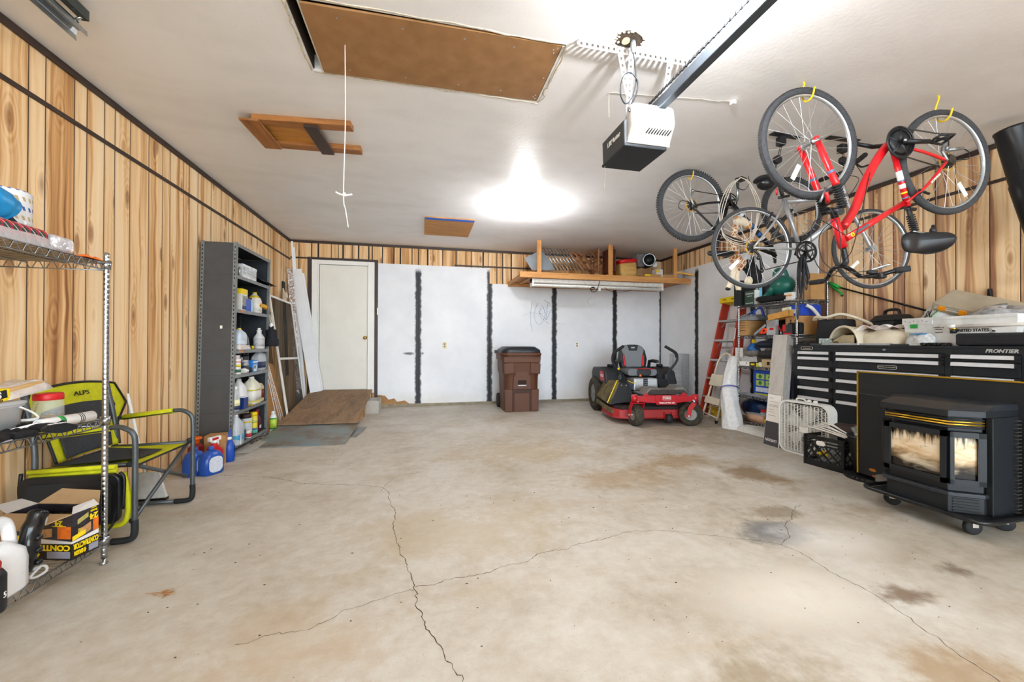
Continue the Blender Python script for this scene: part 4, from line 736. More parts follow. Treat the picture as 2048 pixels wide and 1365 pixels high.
# -- fifth level
vessel('clear_bottle', 'clear bottle with a pale yellow label at the front of the fifth shelving level', 'bottle', sh(471, SZ[5], -1.80), [(.036, 0), (.04, .006), (.04, .15), (.034, .18), (.02, .205), (.018, .22)], CLEAR, [(.02, .215), (.02, .24), (.018, .245)], WHITE, (.055, .115), mat('pale_yellow', '#e8e6b4', .5), stripe=((.02, .055, mat('navy_label', '#1d2b52', .5)),))
jug('white handled jug behind the clear bottle on the fifth shelving level', sh(478, SZ[5], -1.87), .06, .08, .30, mat('jug_white', '#eceef1', .3), WHITE)
carton('blue_tin', 'dark blue tin with white lid on the fifth level of the dark shelving', sh(486.5, SZ[5], -1.80), (.06, .10, .115), mat('tin_navy', '#173a86', .35, .2), parts=(('tin_lid', (-.031, -.051, .115), (.031, .051, .122), WHITE),), cat='tin')
jug('large translucent jug with yellow fluid and a white label on the fifth level', sh(503, SZ[5], -1.85), .075, .115, .30, mat('jug_cream', '#e3e0cc', .4, 0, .03), WHITE, (.045, .15), mat('label_text', '#e9e8e2', .5, 0, .12, 150), stripe=((.004, .042, mat('yellow_fluid', '#c9bb2f', .3)), (.152, .165, mat('yellow_fluid', '#c9bb2f', .3))))
vessel('oil_bottle', 'beige bottle with a red and black label at the far end of the fifth level', 'bottle', sh(519, SZ[5], -1.84), [((.03, .06), 0), ((.032, .065), .008), ((.032, .065), .17), ((.02, .04), .2), ((.014, .02), .21)], mat('beige_bottle', '#d8c6a2', .5), [(.016, .208), (.016, .23)], BLACK, (.04, .14), mat('label_red', '#8f2a1c', .5, 0, .6, 60), sq=6)
carton('blue_pack', 'blue pack tucked behind the yellow fluid jug on the fifth level', sh(492, SZ[5], -1.97), (.08, .26, .2), mat('deep_blue', '#23479c', .5))
one('yellow_lump', 'small yellow piece of trim lying on the edge of the fifth level', 'debris', MB().tube(bez([(0, -.05, .008), (.01, 0, .014), (.02, .05, .006)], 5), .008, 8), mat('mustard', '#c7a02a', .6), sh(497, SZ[5], -1.797))
# -- bottom level
r = jug('tall clear washer jug half full of blue fluid on the bottom shelving level', sh(472.5, SZ[6], -1.80), .055, .085, .29, mat('washer_clear', '#d6dee6', .25, 0, .03, alpha=.75), WHITE, stripe=((.004, .1, mat('washer_blue', '#3f9ccb', .3)),)); obj('white_strip', MB().bb((.057, -.04, .005), (.058, -.02, .1)), PAPER, r)
can('white and grey can with yellow band and dark lid on the bottom shelving level', sh(493, SZ[6], -1.85), .055, .24, mat('can_bluewhite', '#c6cbd3', .4), mat('lid_maroon', '#3a2225', .5), .9, stripe=((.15, .165, YELLOW), (.02, .05, mat('navy_label', '#1d2b52', .5))), name='paint_can', cat='can')
can('yellow capped spray can with teal base on the bottom shelving level', sh(508.5, SZ[6], -1.83), .036, .235, mat('can_lemon', '#e3d23a', .4), YELLOW, .97, stripe=((.004, .04, mat('teal_print', '#58b1a0', .4)), (.04, .06, mat('blue_band', '#506ea8', .4)), (.12, .15, mat('lime_band', '#b7c66a', .4))))
r = vessel('spray_bottle', 'maroon trigger spray bottle at the far end of the bottom shelving level', 'bottle', sh(514.5, SZ[6], -1.85), [((.035, .06), 0), ((.038, .065), .008), ((.036, .06), .12), ((.02, .03), .17), ((.014, .016), .18)], mat('maroon', '#5a1624', .4), [(.018, .178), (.018, .21), (.014, .222)], RED, sq=4); obj('trigger_head', MB().bb((-.012, -.06, .215), (.012, .05, .24)).bb((-.006, -.05, .17), (.006, -.038, .215)), mat('maroon_trigger', '#7d1a2c', .4), r, bev=.004); obj('paper_label', MB().bb((.0385, -.03, .03), (.0392, .02, .065)), PAPER, r)
vessel('small_can', 'small white and red can on the front edge of the bottom shelving level', 'can', sh(497, SZ[6], -1.80), [(.03, 0), (.032, .004), (.032, .075), (.03, .08)], mat('can_white', '#dfdbd6', .35, .1), stripe=((.01, .05, mat('can_red_patch', '#b5303a', .5)),))
vessel('green_cup', 'dark green cup beside the washer jug on the bottom shelving level', 'cup', sh(485, SZ[6], -1.81), [(.026, 0), (.034, .09), (.036, .11)], mat('dark_green', '#2f5a50', .4, 0, .2)); vessel('pale_pot', 'pale stone coloured pot behind the washer jug on the bottom level', 'pot', sh(482, SZ[6], -1.95), [(.06, 0), (.075, .2), (.08, .25)], mat('stone_pot', '#a89f90', .8))
# -- floor around it
vessel('weed_bottle', 'green and white bottle on the floor at the far post of the dark shelving', 'bottle', (-1.79, 5.42, 0), [(.036, 0), (.038, .006), (.038, .19), (.03, .21), (.015, .225)], WHITE, [(.02, .22), (.022, .25), (.014, .262)], WHITE, (.045, .18), GREEN, stripe=((.06, .165, mat('lime_strip', '#b9d84a', .5)),))
rr = thing('cardboard_sheet', 'flat grey cardboard pieces poking out under the dark shelving', 'cardboard', (-1.74, 4.62, 0)); obj('sheet', MB().prism([(-.06, -.3), (.04, -.28), (.1, .2), (.0, .3)], .002, .012, 'z'), mat('grey_board', '#99968d', .8), rr); obj('sheet', MB().prism([(-.05, -.2), (.07, -.2), (.08, .3), (-.02, .32)], .014, .022, 'z'), mat('grey_board2', '#b5b1a7', .8), rr)
m = MB()
for i in range(22): m.ell((rnd.uniform(-.08, .06), rnd.uniform(-.22, .25), rnd.uniform(.006, .016)), (rnd.uniform(.008, .025), rnd.uniform(.008, .025), rnd.uniform(.006, .014)), 7, 5)
fix(one('floor_litter', 'bits of dark litter on the floor under the far end of the dark shelving', 'debris', m, mat('litter', '#6a5546', .9, 0, .5, 30), (-1.76, 5.05, 0)), 'stuff')
p = at(423, 937, z=0); r = carton('cardboard_box', 'plain brown cardboard box on the floor under the end of the dark shelving', (-1.845, 4.19, 0), (.165, .15, .255), CARD, rad(6)); obj('packing_tape', MB().bb((.0827, -.022, .001), (.0832, .022, .2555)), mat('brown_tape', '#b98e5e', .3), r)
r = vessel('cleaner_bottle', 'blue toilet cleaner bottle with a white neck beside the brown cardboard box', 'bottle', (-1.755, 4.20, 0), [((.036, .05), 0), ((.04, .055), .008), ((.04, .055), .13), ((.032, .045), .17), ((.02, .024), .2)], BLUE, [(.022, .198), (.018, .225)], WHITE, sq=3, rz=.5)
obj('angled_tip', MB().tube(bez([(0, 0, .222), (0, .005, .25), (.012, .01, .29)], 5), [.016, .015, .014, .013, .012, .012, .011, .01, .009, .008, .008], 12), BLUE, r); o = obj('front_label', MB().grid(lambda i, j: ((.0415)*1.0, lerp(-.04, .04, i), lerp(.025, .145, j)), 2, 2), mat('cleaner_label', '#cfdff2', .4), r); obj('yellow_flash', MB().bb((.042, -.03, .045), (.0425, .03, .065)), YELLOW, r); text('lettering', 'CLING', .022, RED, r, frame((.0425, 0, .085), (0, 1, 0), (0, 0, 1)))
def detergent(label, x, y, rz, front):
    r = vessel('detergent_bottle', label, 'bottle', (x, y, 0), [((.055, .08), 0), ((.06, .088), .01), ((.06, .088), .13), ((.045, .062), .18), ((.02, .022), .2)], mat('detergent_blue', '#1f4ea8', .3, 0, .08), [(.02, .198), (.022, .21), (.018, .23)], mat('detergent_cap', '#2a55b8', .4), sq=3, rz=rz); pts = rrect(.11, .13, .04, 5, 0, .085); m = MB().prism(pts, .0602, .061, 'x'); obj('front_label', m, mat('rows_label', '#ccd2de', .4, 0, .12, 90), r); return r
detergent('blue detergent bottle with a pale label behind the front chair leg', -1.735, 3.83, -.55, 1); detergent('blue bottle left of its twin, turned to show a narrow label, by the wood wall', -1.86, 3.83, -.15, 0)
r = vessel('trigger_bottle', 'red and white trigger spray bottle behind the two blue detergent bottles', 'bottle', (-1.80, 4.02, 0), [((.05, .07), 0), ((.054, .075), .01), ((.05, .07), .14), ((.025, .03), .2), ((.018, .02), .215)], RED, [(.022, .212), (.022, .235)], WHITE, sq=3, rz=-.4); obj('trigger_head', MB().bb((-.016, -.05, .232), (.016, .06, .27)).bb((-.008, .03, .18), (.008, .045, .235)), WHITE, r, bev=.005); obj('red_mark', MB().bb((.0165, -.03, .242), (.0172, .03, .262)), RED, r)
r = vessel('orange_cap_bottle', 'dark red bottle with a broad orange cap by the wood wall behind the blue bottles', 'bottle', (-1.93, 4.0, 0), [((.05, .06), 0), ((.052, .062), .01), ((.05, .06), .19), ((.02, .025), .225)], mat('dark_red', '#7a1520', .4), [(.028, .222), (.03, .255), (.045, .26), (.045, .275)], ORANGE, sq=3)
# ================================================================= THINGS LEANING IN THE CORNER
tl, tr, bl, br = V((-2.08, 6.13, 1.76)), V((-2.04, 6.93, 1.72)), at(581, 836, z=0), at(603, 803, z=0); br = V((-1.79, 6.80, .0)); bl = V((-1.795, 6.02, .0))
r = thing('screen_door', 'white framed screen door leaning on the wood wall beside the ramp', 'screen door', tuple(bl)); WF = mat('white_aluminium', '#eeeeea', .4, 0, .03)
m = MB(); nn = (tr-tl).cross(bl-tl).normalized()
for a, b in ((tl, tr), (bl, br), (tl, bl), (tr, br), (lerp(tl, bl, .5), lerp(tr, br, .5))): m.bar(a, b, .03, .022, nn)
obj('door_frame', m, WF, r, True, bev=.003); obj('mesh_screen', MB().quad(tl, tr, br, bl), mat('screen_mesh', '#3a3630', .8, 0, .2, 8, alpha=.62), r, True); obj('grey_patch', MB().add([lerp(lerp(tl, tr, s), lerp(bl, br, s), t)+nn*.004 for s, t in ((.62, .78), (.98, .78), (.98, .99), (.62, .99))], [(0, 1, 2, 3)]), mat('grey_sheet', '#a9acae', .5), r, True)
def lean(name, label, cat, a, b, w, t, m_, side=(0, 1, 0), group=None):
    r = MB().bar((0, 0, 0), V(b)-V(a), t, w, side); return one(name, label, cat, r, m_, a, group=group)
WB = mat('white_board', '#edeef0', .5, 0, .04, 5)
lean('white_board', 'wide white painted board leaning into the corner beside the door casing', 'board', (-1.66, 6.90, .315), (-2.02, 7.09, 2.3), .17, .02, WB, (1, .1, 0)); lean('white_board', 'narrower white board leaning just right of the wide white corner board', 'board', (-1.60, 6.98, .325), (-1.93, 7.105, 2.24), .06, .02, WB, (1, .1, 0))
lean('white_strip', 'thin white trim strip reaching the ceiling in the back left corner', 'trim strip', (-1.85, 6.98, .02), (-2.085, 7.10, 2.76), .03, .012, WB, (1, .2, 0), group='tall white strips'); lean('white_strip', 'second thin white trim strip in the back left corner, a little lower and further right', 'trim strip', (-1.83, 7.0, .02), (-2.055, 7.11, 2.66), .025, .012, WB, (1, .2, 0), group='tall white strips')
lean('foil_wrapped_strip', 'brown strip wrapped in shiny film leaning in the corner behind the screen door', 'strip', (-1.87, 6.86, .02), (-2.09, 7.02, 2.3), .08, .015, mat('foil_brown', '#7a5a45', .15, .3, .6, 40, .8, col2='#d8d2cc'), (1, .2, 0)); lean('black_strip', 'short black strip leaning behind the top of the screen door', 'strip', (-2.02, 6.7, .6), (-2.105, 6.78, 2.05), .06, .012, BLACK, (.3, 1, 0))
one('torn_tile', 'torn piece of white and tan board caught on top of the screen door', 'board', MB().prism([(-.09, -.08), (.0, -.1), (.05, -.02), (.12, -.04), (.06, .06), (-.02, .03), (-.1, .1)], -.008, .008, 'x'), mat('torn_tile', '#cdb48c', .8, 0, .2, 5, col2='#e9e6df'), (-2.06, 6.72, 1.83))
# cardboard sheets behind the white wire shelf
def slab(name, label, cat, q, t, mt, group=None):
    q = [V(p) for p in q]; n = (q[1]-q[0]).cross(q[3]-q[0]).normalized()*t; o = q[0].copy(); m = MB().add([p-o for p in q]+[p+n-o for p in q], [(3, 2, 1, 0), (4, 5, 6, 7), (0, 1, 5, 4), (1, 2, 6, 5), (2, 3, 7, 6), (3, 0, 4, 7)]); return one(name, label, cat, m, mt, tuple(o), group=group)
def ribbed(name, col, dk): 
    t = NT(name); S = t.sep(t.obj()); w = t.math('SINE', t.math('MULTIPLY', t.math('ADD', S[2], t.math('MULTIPLY', S[1], .12)), 260.)); t.put(t.p.inputs['Base Color'], t.mix(t.math('MULTIPLY', t.step(w, .3, .9), .3), lin(col), lin(dk))); t.p.inputs['Roughness'].default_value = .8; return t.m
slab('ribbed_panel', 'large tan ribbed panel leaning behind the white wire shelf', 'panel', ((-1.84, 5.36, 0), (-1.86, 6.1, 0), (-2.08, 6.14, 1.0), (-2.07, 5.5, 1.0)), .008, ribbed('ribbed_tan', '#bd8d55', '#7e5630')); slab('plywood_offcut', 'dark brown board leaning on the wall above the tan ribbed panel', 'panel', ((-1.95, 5.66, .02), (-1.95, 6.12, .02), (-2.1, 6.15, 1.36), (-2.1, 5.68, 1.36)), .01, wood('dark_board', '#6b4a2a', '#4a3019', 'z'))
r = thing('closet_wire_shelf', 'white coated wire closet shelf leaning beside the dark shelving', 'wire shelf', (-1.72, 5.75, 0)); WW = mat('white_wire', '#f2f2f0', .4)
a0, a1 = V((-1.81, 5.92, .02)), V((-2.03, 5.60, 1.28)); b0, b1 = V((-1.80, 5.74, .02)), V((-2.0, 5.50, 1.28)); c0_, c1_ = V((-1.80, 5.64, .02)), V((-1.9, 5.4, .95)); m = MB()
for p, q in ((a0, a1), (b0, b1)): m.tube([p, q], .005, 6)
m.tube([lerp(a0, b0, .5), lerp(a1, b1, .5)], .003, 5); n = 46
for i in range(n+1): m.tube([lerp(a0, a1, i/n), lerp(b0, b1, i/n)], .0025, 4, caps=False)
obj('shelf_grid', m, WW, r, True); m = MB().tube([c0_, c1_], .005, 6)
for k in (.06, .4, .75): m.tube([lerp(c0_, c1_, k), lerp(b0, b1, k*.72)], .004, 5)
obj('shelf_lip', m, WW, r, True); obj('paper_tag', MB().box(tuple(lerp(c0_, b0, .3)+V((.012, 0, .1))), (.004, .09, .09), rz=.3), PAPER, r, True)
# ================================================================= RAMP
RW = wood('worn_ramp_wood', '#96785a', '#5f4a38', 'y', 1., .75, 2.5)
t = NT('diamond_plate'); P = t.obj(); S = t.sep(P); a = t.math('ADD', S[0], S[1]); b = t.math('SUBTRACT', S[0], S[1]); w = t.math('MULTIPLY', t.math('SINE', t.math('MULTIPLY', a, 170.)), t.math('SINE', t.math('MULTIPLY', b, 170.)))
n = t.noise(P, 3, 4, .6); c = t.ramp(n, [(.35, '#7b6a55'), (.5, '#8d8f8c'), (.66, '#7f9aa6')]); t.put(t.p.inputs['Base Color'], t.mix(t.math('MULTIPLY', t.step(w, .2, .6), .5), c, lin('#4c4a46'))); t.p.inputs['Roughness'].default_value = .45; t.p.inputs['Metallic'].default_value = .3; t.bump(t.step(w, .2, .6), .5, .004); DP = t.m
x0, x1 = -1.75, -.82
slab('ramp_plate', 'rusty steel diamond plate lying on the floor at the foot of the wooden ramp', 'plate', ((-1.71, 4.63, .001), (-.82, 4.60, .001), (-.80, 5.56, .055), (-1.79, 5.62, .055)), .008, DP); slab('ramp_plate', 'small bent steel plate poking out beside the ramp edge under the larger plate', 'plate', ((-.84, 4.95, .0), (-.755, 4.93, .0), (-.70, 5.4, .02), (-.80, 5.42, .02)), .005, DP)
r = thing('wooden_ramp', 'worn brown wooden ramp rising to the cream door', 'ramp', (-1.3, 5.5, 0)); q = [V((-1.765, 5.5, .065)), V((-.815, 5.46, .065)), V((-.825, 7.06, .30)), V((-1.765, 7.06, .31))]; n_ = V((0, -.14, 1)).normalized()*.02
obj('ramp_deck', MB().add(q+[p+n_ for p in q], [(3, 2, 1, 0), (4, 5, 6, 7), (0, 1, 5, 4), (1, 2, 6, 5), (2, 3, 7, 6), (3, 0, 4, 7)]), RW, r, True)
for x in (-1.735, -1.3, -.88): obj('ramp_joist', MB().add([V(p) for p in ((x-.02, 5.7, 0), (x+.02, 5.7, 0), (x+.02, 7.05, 0), (x-.02, 7.05, 0), (x-.02, 5.7, .085), (x+.02, 5.7, .085), (x+.02, 7.05, .285), (x-.02, 7.05, .285))], [(3, 2, 1, 0), (4, 5, 6, 7), (0, 1, 5, 4), (1, 2, 6, 5), (2, 3, 7, 6), (3, 0, 4, 7)]), PINEY, r, True)
r = thing('concrete_block', 'grey concrete block tucked under the right edge of the ramp by the wall', 'block', (-.765, 6.72, 0)); m = MB()
for s in (-1, 1): m.bb((s*.085-.016, -.2, 0), (s*.085+.016, .2, .2))
for y in (-.18, 0, .18): m.bb((-.085, y-.018, 0), (.085, y+.018, .2))
obj('block_body', m, mat('concrete_block', '#b3afa6', .9, 0, .12, 40, .4), r)
one('timber_offcut', 'short weathered timber standing under the ramp edge in front of the concrete block', 'timber', MB().bb((-.03, -.05, 0), (.03, .05, .15)), mat('weathered_timber', '#8a7a5f', .8, 0, .2, 20), (-.88, 6.3, 0), bev=.004)
# ================================================================= BROWN TRASH CART
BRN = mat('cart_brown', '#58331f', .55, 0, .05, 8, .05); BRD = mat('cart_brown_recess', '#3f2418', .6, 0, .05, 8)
r = thing('trash_cart', 'brown wheeled trash cart with a black lid against the white back wall', 'trash can', (1.575, 6.53, 0), rad(-1.5))
def cartp(pr, mt, nm, n=28, sq=9): return obj(nm, MB().lathe(pr, n=n, sq=sq), mt, r)
cartp([((.275, .29), .0), ((.28, .295), .02), ((.292, .305), .56), ((.3, .315), .60), ((.312, .325), .64), ((.318, .33), .90), ((.322, .335), .92)], BRN, 'cart_body')
cartp([((.335, .35), .905), ((.342, .356), .915), ((.342, .356), .945), ((.33, .345), .95)], BRN, 'cart_rim'); cartp([((.325, .34), .945), ((.328, .344), .955), ((.325, .34), .99), ((.31, .33), 1.005), ((.25, .27), 1.045), ((.235, .255), 1.05)], mat('lid_black', '#22262b', .4, 0, .12), 'lid')
F0 = -.31
for sx in (-1, 1): obj('shoulder_panel', MB().prism([(sx*.135, .62), (sx*.295, .605), (sx*.305, .78), (sx*.135, .80)] if sx > 0 else [(-.295, .605), (-.135, .62), (-.135, .80), (-.305, .78)], -.345, -.3, 'y'), BRN, r, bev=.012, seg=3)
obj('upper_band', MB().prism([(-.3, .79), (.3, .79), (.305, .885), (-.305, .885)], -.34, -.3, 'y'), BRN, r, bev=.01)
obj('center_plate', MB().prism([(-.15, .36), (.15, .36), (.145, .56), (.115, .6), (.115, .83), (-.115, .83), (-.115, .6), (-.145, .56)], -.325, -.28, 'y'), BRN, r, bev=.008)
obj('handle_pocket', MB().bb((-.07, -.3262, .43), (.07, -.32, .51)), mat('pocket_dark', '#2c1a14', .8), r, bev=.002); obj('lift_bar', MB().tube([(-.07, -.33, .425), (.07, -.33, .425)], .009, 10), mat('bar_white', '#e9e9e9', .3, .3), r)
for sx in (-1, 1): obj('lower_leg', MB().prism([(sx*.15, .0), (sx*.275, .0), (sx*.285, .36), (sx*.15, .36)] if sx > 0 else [(-.275, .0), (-.15, .0), (-.15, .36), (-.285, .36)], -.318, -.26, 'y'), BRN, r, bev=.012, seg=3)
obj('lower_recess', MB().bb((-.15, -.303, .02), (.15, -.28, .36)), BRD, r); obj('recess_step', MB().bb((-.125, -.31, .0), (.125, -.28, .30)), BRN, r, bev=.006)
for sx in (-1, 1): obj('side_grip', MB().bb((sx*.31, -.2, .83), (sx*.345, .2, .91)), BRN, r, bev=.01); obj('wheel', MB().cyl((sx*.25, .27, .12), (sx*.31, .27, .12), .12, n=22), RUBBER, r)
obj('rear_handle', MB().tube([(-.25, .37, .97), (.25, .37, .97)], .014, 10), mat('lid_black', '#22262b'), r); obj('hinge_lug', MB().bb((-.36, .2, .93), (-.32, .3, .985)), mat('lid_black', '#22262b'), r, bev=.006)
# ================================================================= RIDING MOWER
MR = mat('mower_red', '#b5121f', .35, 0, .06, 8, coat=.3); MK = mat('mower_black', '#23262a', .5, 0, .15, 20); DIRT = mat('mud_caked', '#7d6f45', .9, 0, .2, 9, .5, col2='#3a382f'); SEATG = mat('seat_grey', '#6f7479', .6, 0, .06, 40, .1); SEATK = mat('seat_black', '#17181c', .5, 0, .15); TIREM = mat('mower_tire', '#2c2b29', .85, 0, .2, 25, .3, col2='#4a4334'); ENG = mat('engine_silver', '#b9bbbd', .35, .5, .1)
w = thing('riding_mower', 'red and black riding mower with a grey seat in front of the back wall', 'mower', (3.15, 4.765, 0), rad(-9.4))
def wheel(x, y, R, wd, hub, par, nm='wheel', rz=0, knob=True, ht=None):
    m = MB(); pr = []; k = 12
    for i in range(k+1):
        a = pi*i/k; pr.append((R-wd*.32+wd*.32*sin(a)**.6, -wd/2*cos(a)))
    pr = [(hub, -wd*.42)]+pr+[(hub, wd*.42)]; pr = pr+[(hub*.97, 0), pr[0]]
    ax = (cos(rz), sin(rz), 0); o = obj(nm, m.lathe(pr, (x, y, R), ax, 36, cap=False), TIREM, par)
    if knob:
        m = MB(); bx, by, _ = basis(ax)
        for i in range(36):
            a = 2*pi*i/36
            for s in (-1, 1):
                c = V((x, y, R))+(bx*cos(a+s*.04)+by*sin(a+s*.04))*(R-.002)+V(ax)*s*wd*.2; m.tube([c-V(ax)*wd*.14, c+V(ax)*wd*.14], .008, 5)
        obj('tread', m, TIREM, o)
    obj('hub', MB().lathe([(hub, -wd*.36), (hub*.92, -wd*.42), (hub*.7, -wd*.2), (hub*.35, -wd*.22), (hub*.3, -wd*.4), (.012, -wd*.42)], (x, y, R), ax, 24).lathe([(hub, wd*.36), (hub*.92, wd*.42), (hub*.7, wd*.2), (hub*.35, wd*.22), (hub*.3, wd*.4), (.012, wd*.42)], (x, y, R), ax, 24), mat('hub_grey', '#8e9290', .5, .3, .15, 20), o); return o
wheel(-.50, 1.33, .28, .24, .15, w, 'rear_wheel'); wheel(.50, 1.33, .28, .24, .15, w, 'rear_wheel')
wheel(-.363, .025, .145, .12, .075, w, 'caster_wheel', rad(8), False); wheel(.385, .0, .155, .12, .08, w, 'caster_wheel', rad(62), False)
def fork(x, y, a, wx, wy, R=.15):
    ca, sa = cos(a), sin(a); o = lambda l, f, z: (x+ca*l-sa*f, y+sa*l+ca*f, z)
    m = MB(); hw = .085
    m.bar(o(-hw, 0, .315), o(hw, 0, .315), .07, .012)
    for s in (-1, 1): m.bar(o(s*hw, 0, .318), o(s*hw, .05, .24), .06, .012, (ca, sa, 0)).bar(o(s*hw, .045, .25), o(s*hw, .05+.02, R-.02), .055, .012, (ca, sa, 0))
    f = obj('caster_fork', m, MR, w, bev=.003); obj('axle_bolt', MB().cyl(o(-hw-.02, .06, R), o(hw+.02, .06, R), .014, n=10), STEEL, f); obj('fork_stem', MB().cyl((x, y, .31), (x, y, .36), .022, n=14), STEEL, f)
fork(-.355, -.035, rad(8), 0, 0); fork(.40, -.06, rad(62), 0, 0)
obj('front_beam', MB().prism([(-.42, .34), (-.30, .33), (-.16, .315), (.16, .315), (.30, .33), (.44, .34), (.44, .405), (.30, .405), (.16, .415), (-.16, .415), (-.30, .405), (-.42, .405)], -.06, .01, 'y'), MR, w, bev=.006)
each('beam_sleeve', [MB().cyl((x, -.03, .325), (x, -.03, .425), .042, n=18) for x in (-.40, .43)], MR, w); o = obj('logo_plate', MB().prism([(-.115, .295), (.16, .295), (.175, .42), (-.13, .42)], -.068, -.058, 'y'), MR, w, bev=.003); obj('axle_gusset', MB().prism([(-.28, .40), (-.18, .40), (-.22, .445)], -.0, .012, 'y'), MR, w); obj('axle_gusset', MB().prism([(.22, .40), (.36, .40), (.29, .45)], -.0, .012, 'y'), MR, w)
T = lambda x, z: frame((x, -.0695, z), (1, 0, 0), (0, 0, 1)); text('lettering', 'TORO', .036, WHITE, w, T(.025, .383), bold=.0014); text('lettering', 'TIMECUTTER HD', .027, WHITE, w, T(.025, .318), bold=.0008, sx=1.05)
m = MB(); P_ = [(x, -.0692, z) for x, z in rrect(.11, .05, .01, 3, .025, .383)]; m.tube(P_, .002, 5, True); obj('logo_ring', m, WHITE, w)
for sx in (-1, 1): obj('frame_rail', MB().bb((sx*.22-.025, -.02, .32), (sx*.22+.025, 1.5, .40)), MK, w)
# deck
m = MB(); deck = [(-.55, .12), (-.35, .10), (.55, .10), (.68, .3), (.68, .75), (.5, 1.0), (-.4, 1.0), (-.62, .72), (-.62, .22)]; m.prism(deck, .085, .2, 'z'); obj('deck_shell', m, mat('deck_red', '#a32a2b', .5, 0, .12, 9), w, bev=.012)
obj('deck_top', MB().prism([(x*.93, .55+(y-.55)*.9) for x, y in deck], .2, .235, 'z'), mat('deck_dark', '#2c2222', .7, 0, .3, 12), w); obj('deck_rim', MB().tube([(x*1.005, .55+(y-.55)*1.005, .09) for x, y in deck], .012, 6, True), mat('deck_red', '#a32a2b'), w)
for x in (-.3, .1, .45): obj('spindle_cover', MB().lathe([(.13, 0), (.12, .05), (.05, .07)], (x, .55, .235), n=20), MK, w)
obj('anti_scalp_roller', MB().cyl((.07, .075, .085), (.15, .07, .085), .06, n=18), MK, w); obj('roller_bracket', MB().bb((.055, .06, .08), (.065, .11, .17)).bb((.155, .06, .08), (.165, .11, .17)), MR, w)
obj('discharge_edge', MB().bar((-.62, .2, .17), (-.66, .85, .22), .03, .05), DIRT, w)
# chute deflector raised on the left (image) side
dq = [V((-.62, .30, .245)), (-.60, .92, .27), (-.47, .92, .53), (-.43, .46, .545)]
q = [V(p) for p in dq]; nn = V((-.05, 0, .02)); m = MB().add(q+[p+nn for p in q], [(3, 2, 1, 0), (4, 5, 6, 7), (0, 1, 5, 4), (1, 2, 6, 5), (2, 3, 7, 6), (3, 0, 4, 7)]); ds = obj('chute_deflector', m, DIRT, w, bev=.006)
obj('deflector_wing', MB().add([(-.62, .30, .245), (-.43, .46, .545), (-.3, .42, .5), (-.3, .28, .3), (-.62, .33, .245), (-.43, .49, .545), (-.3, .45, .5), (-.3, .31, .3)], [(3, 2, 1, 0), (4, 5, 6, 7), (0, 1, 5, 4), (1, 2, 6, 5), (2, 3, 7, 6), (3, 0, 4, 7)]), MK, ds); obj('yellow_stripe', MB().tube([(-.665, .30, .27), (-.475, .46, .565), (-.44, .5, .565)], .007, 6), YELLOW, ds)
each('deflector_bolt', [MB().ell(p, .012, 8, 6) for p in ((-.42, .43, .5), (-.36, .4, .5), (-.4, .38, .4), (-.34, .34, .36))], STEEL, ds)
# body, fenders, engine
for sx in (-1, 1):
    o = obj('fuel_tank', MB().prism([(.72, .48), (1.55, .48), (1.58, .62), (1.5, .71), (1.0, .74), (.82, .68)], sx*.27, sx*.56, 'x') if sx > 0 else MB().prism([(.72, .48), (1.55, .48), (1.58, .62), (1.5, .71), (1.0, .74), (.82, .68)], -.56, -.27, 'x'), MK, w, bev=.03, seg=3)
    obj('tank_cap', MB().lathe([(.05, 0), (.052, .03), (.045, .04)], (sx*.4, 1.02, .735), n=18), BLACK, o); obj('control_panel', MB().prism([(.62, .42), (.95, .42), (.95, .62), (.86, .66)], min(sx*.24, sx*.4), max(sx*.24, sx*.4), 'x'), MK, w, bev=.012)
obj('red_badge', MB().add([(-.5625, .80, .53), (-.5625, 1.02, .53), (-.5625, 1.06, .67), (-.5625, .84, .67)], [(0, 3, 2, 1)]), RED, w); text('lettering', 'TORO', .06, WHITE, w, frame((-.5632, .935, .6), (0, -1, 0), (0, 0, 1)), bold=.001); obj('yellow_cap', MB().lathe([(.02, 0), (.02, .03)], (-.34, .8, .7), n=12), YELLOW, w)
obj('engine_cover', MB().prism([(-.18, .40), (.2, .40), (.19, .585), (-.17, .585)], .6, .95, 'y'), ENG, w, bev=.02, seg=3); obj('cooling_grille', MB().bb((-.03, .592, .40), (.035, .6, .58)), BLACK, w); 
for k in range(5): obj('grille_slot', MB().bb((-.02, .588, .42+k*.032), (.025, .594, .432+k*.032)), GREY, w)
obj('engine_block', MB().bb((-.25, .95, .35), (.25, 1.7, .6)), MK, w, bev=.03); obj('muffler', MB().cyl((-.2, 1.72, .45), (.2, 1.72, .45), .07, n=16), STEEL, w); obj('hoses', MB().tube(bez([(-.2, .55, .5), (-.27, .5, .44), (-.24, .48, .36), (-.28, .5, .3)], 6), .012, 8), mat('hose_blue', '#24406e', .5), w); obj('yellow_lead', MB().tube(bez([(-.28, .56, .555), (-.2, .56, .52), (-.14, .58, .53)], 6), .005, 6), YELLOW, w)
# foot platform
m = MB().prism([(-.2, .42), (-.14, .5), (-.02, .5), (.03, .475), (.2, .475), (.24, .51), (.34, .51), (.4, .44), (.39, .41), (-.2, .41)], .10, .36, 'y'); obj('foot_platform', m, mat('platform_grey', '#7b7671', .6, .2, .08), w, bev=.012); obj('platform_tread', MB().prism([(-.18, .418), (-.12, .475), (.34, .475), (.385, .43), (.38, .412), (-.18, .412)], .085, .099, 'y'), mat('tread_dark', '#453f3b', .8, 0, .3, 50, .5), w)
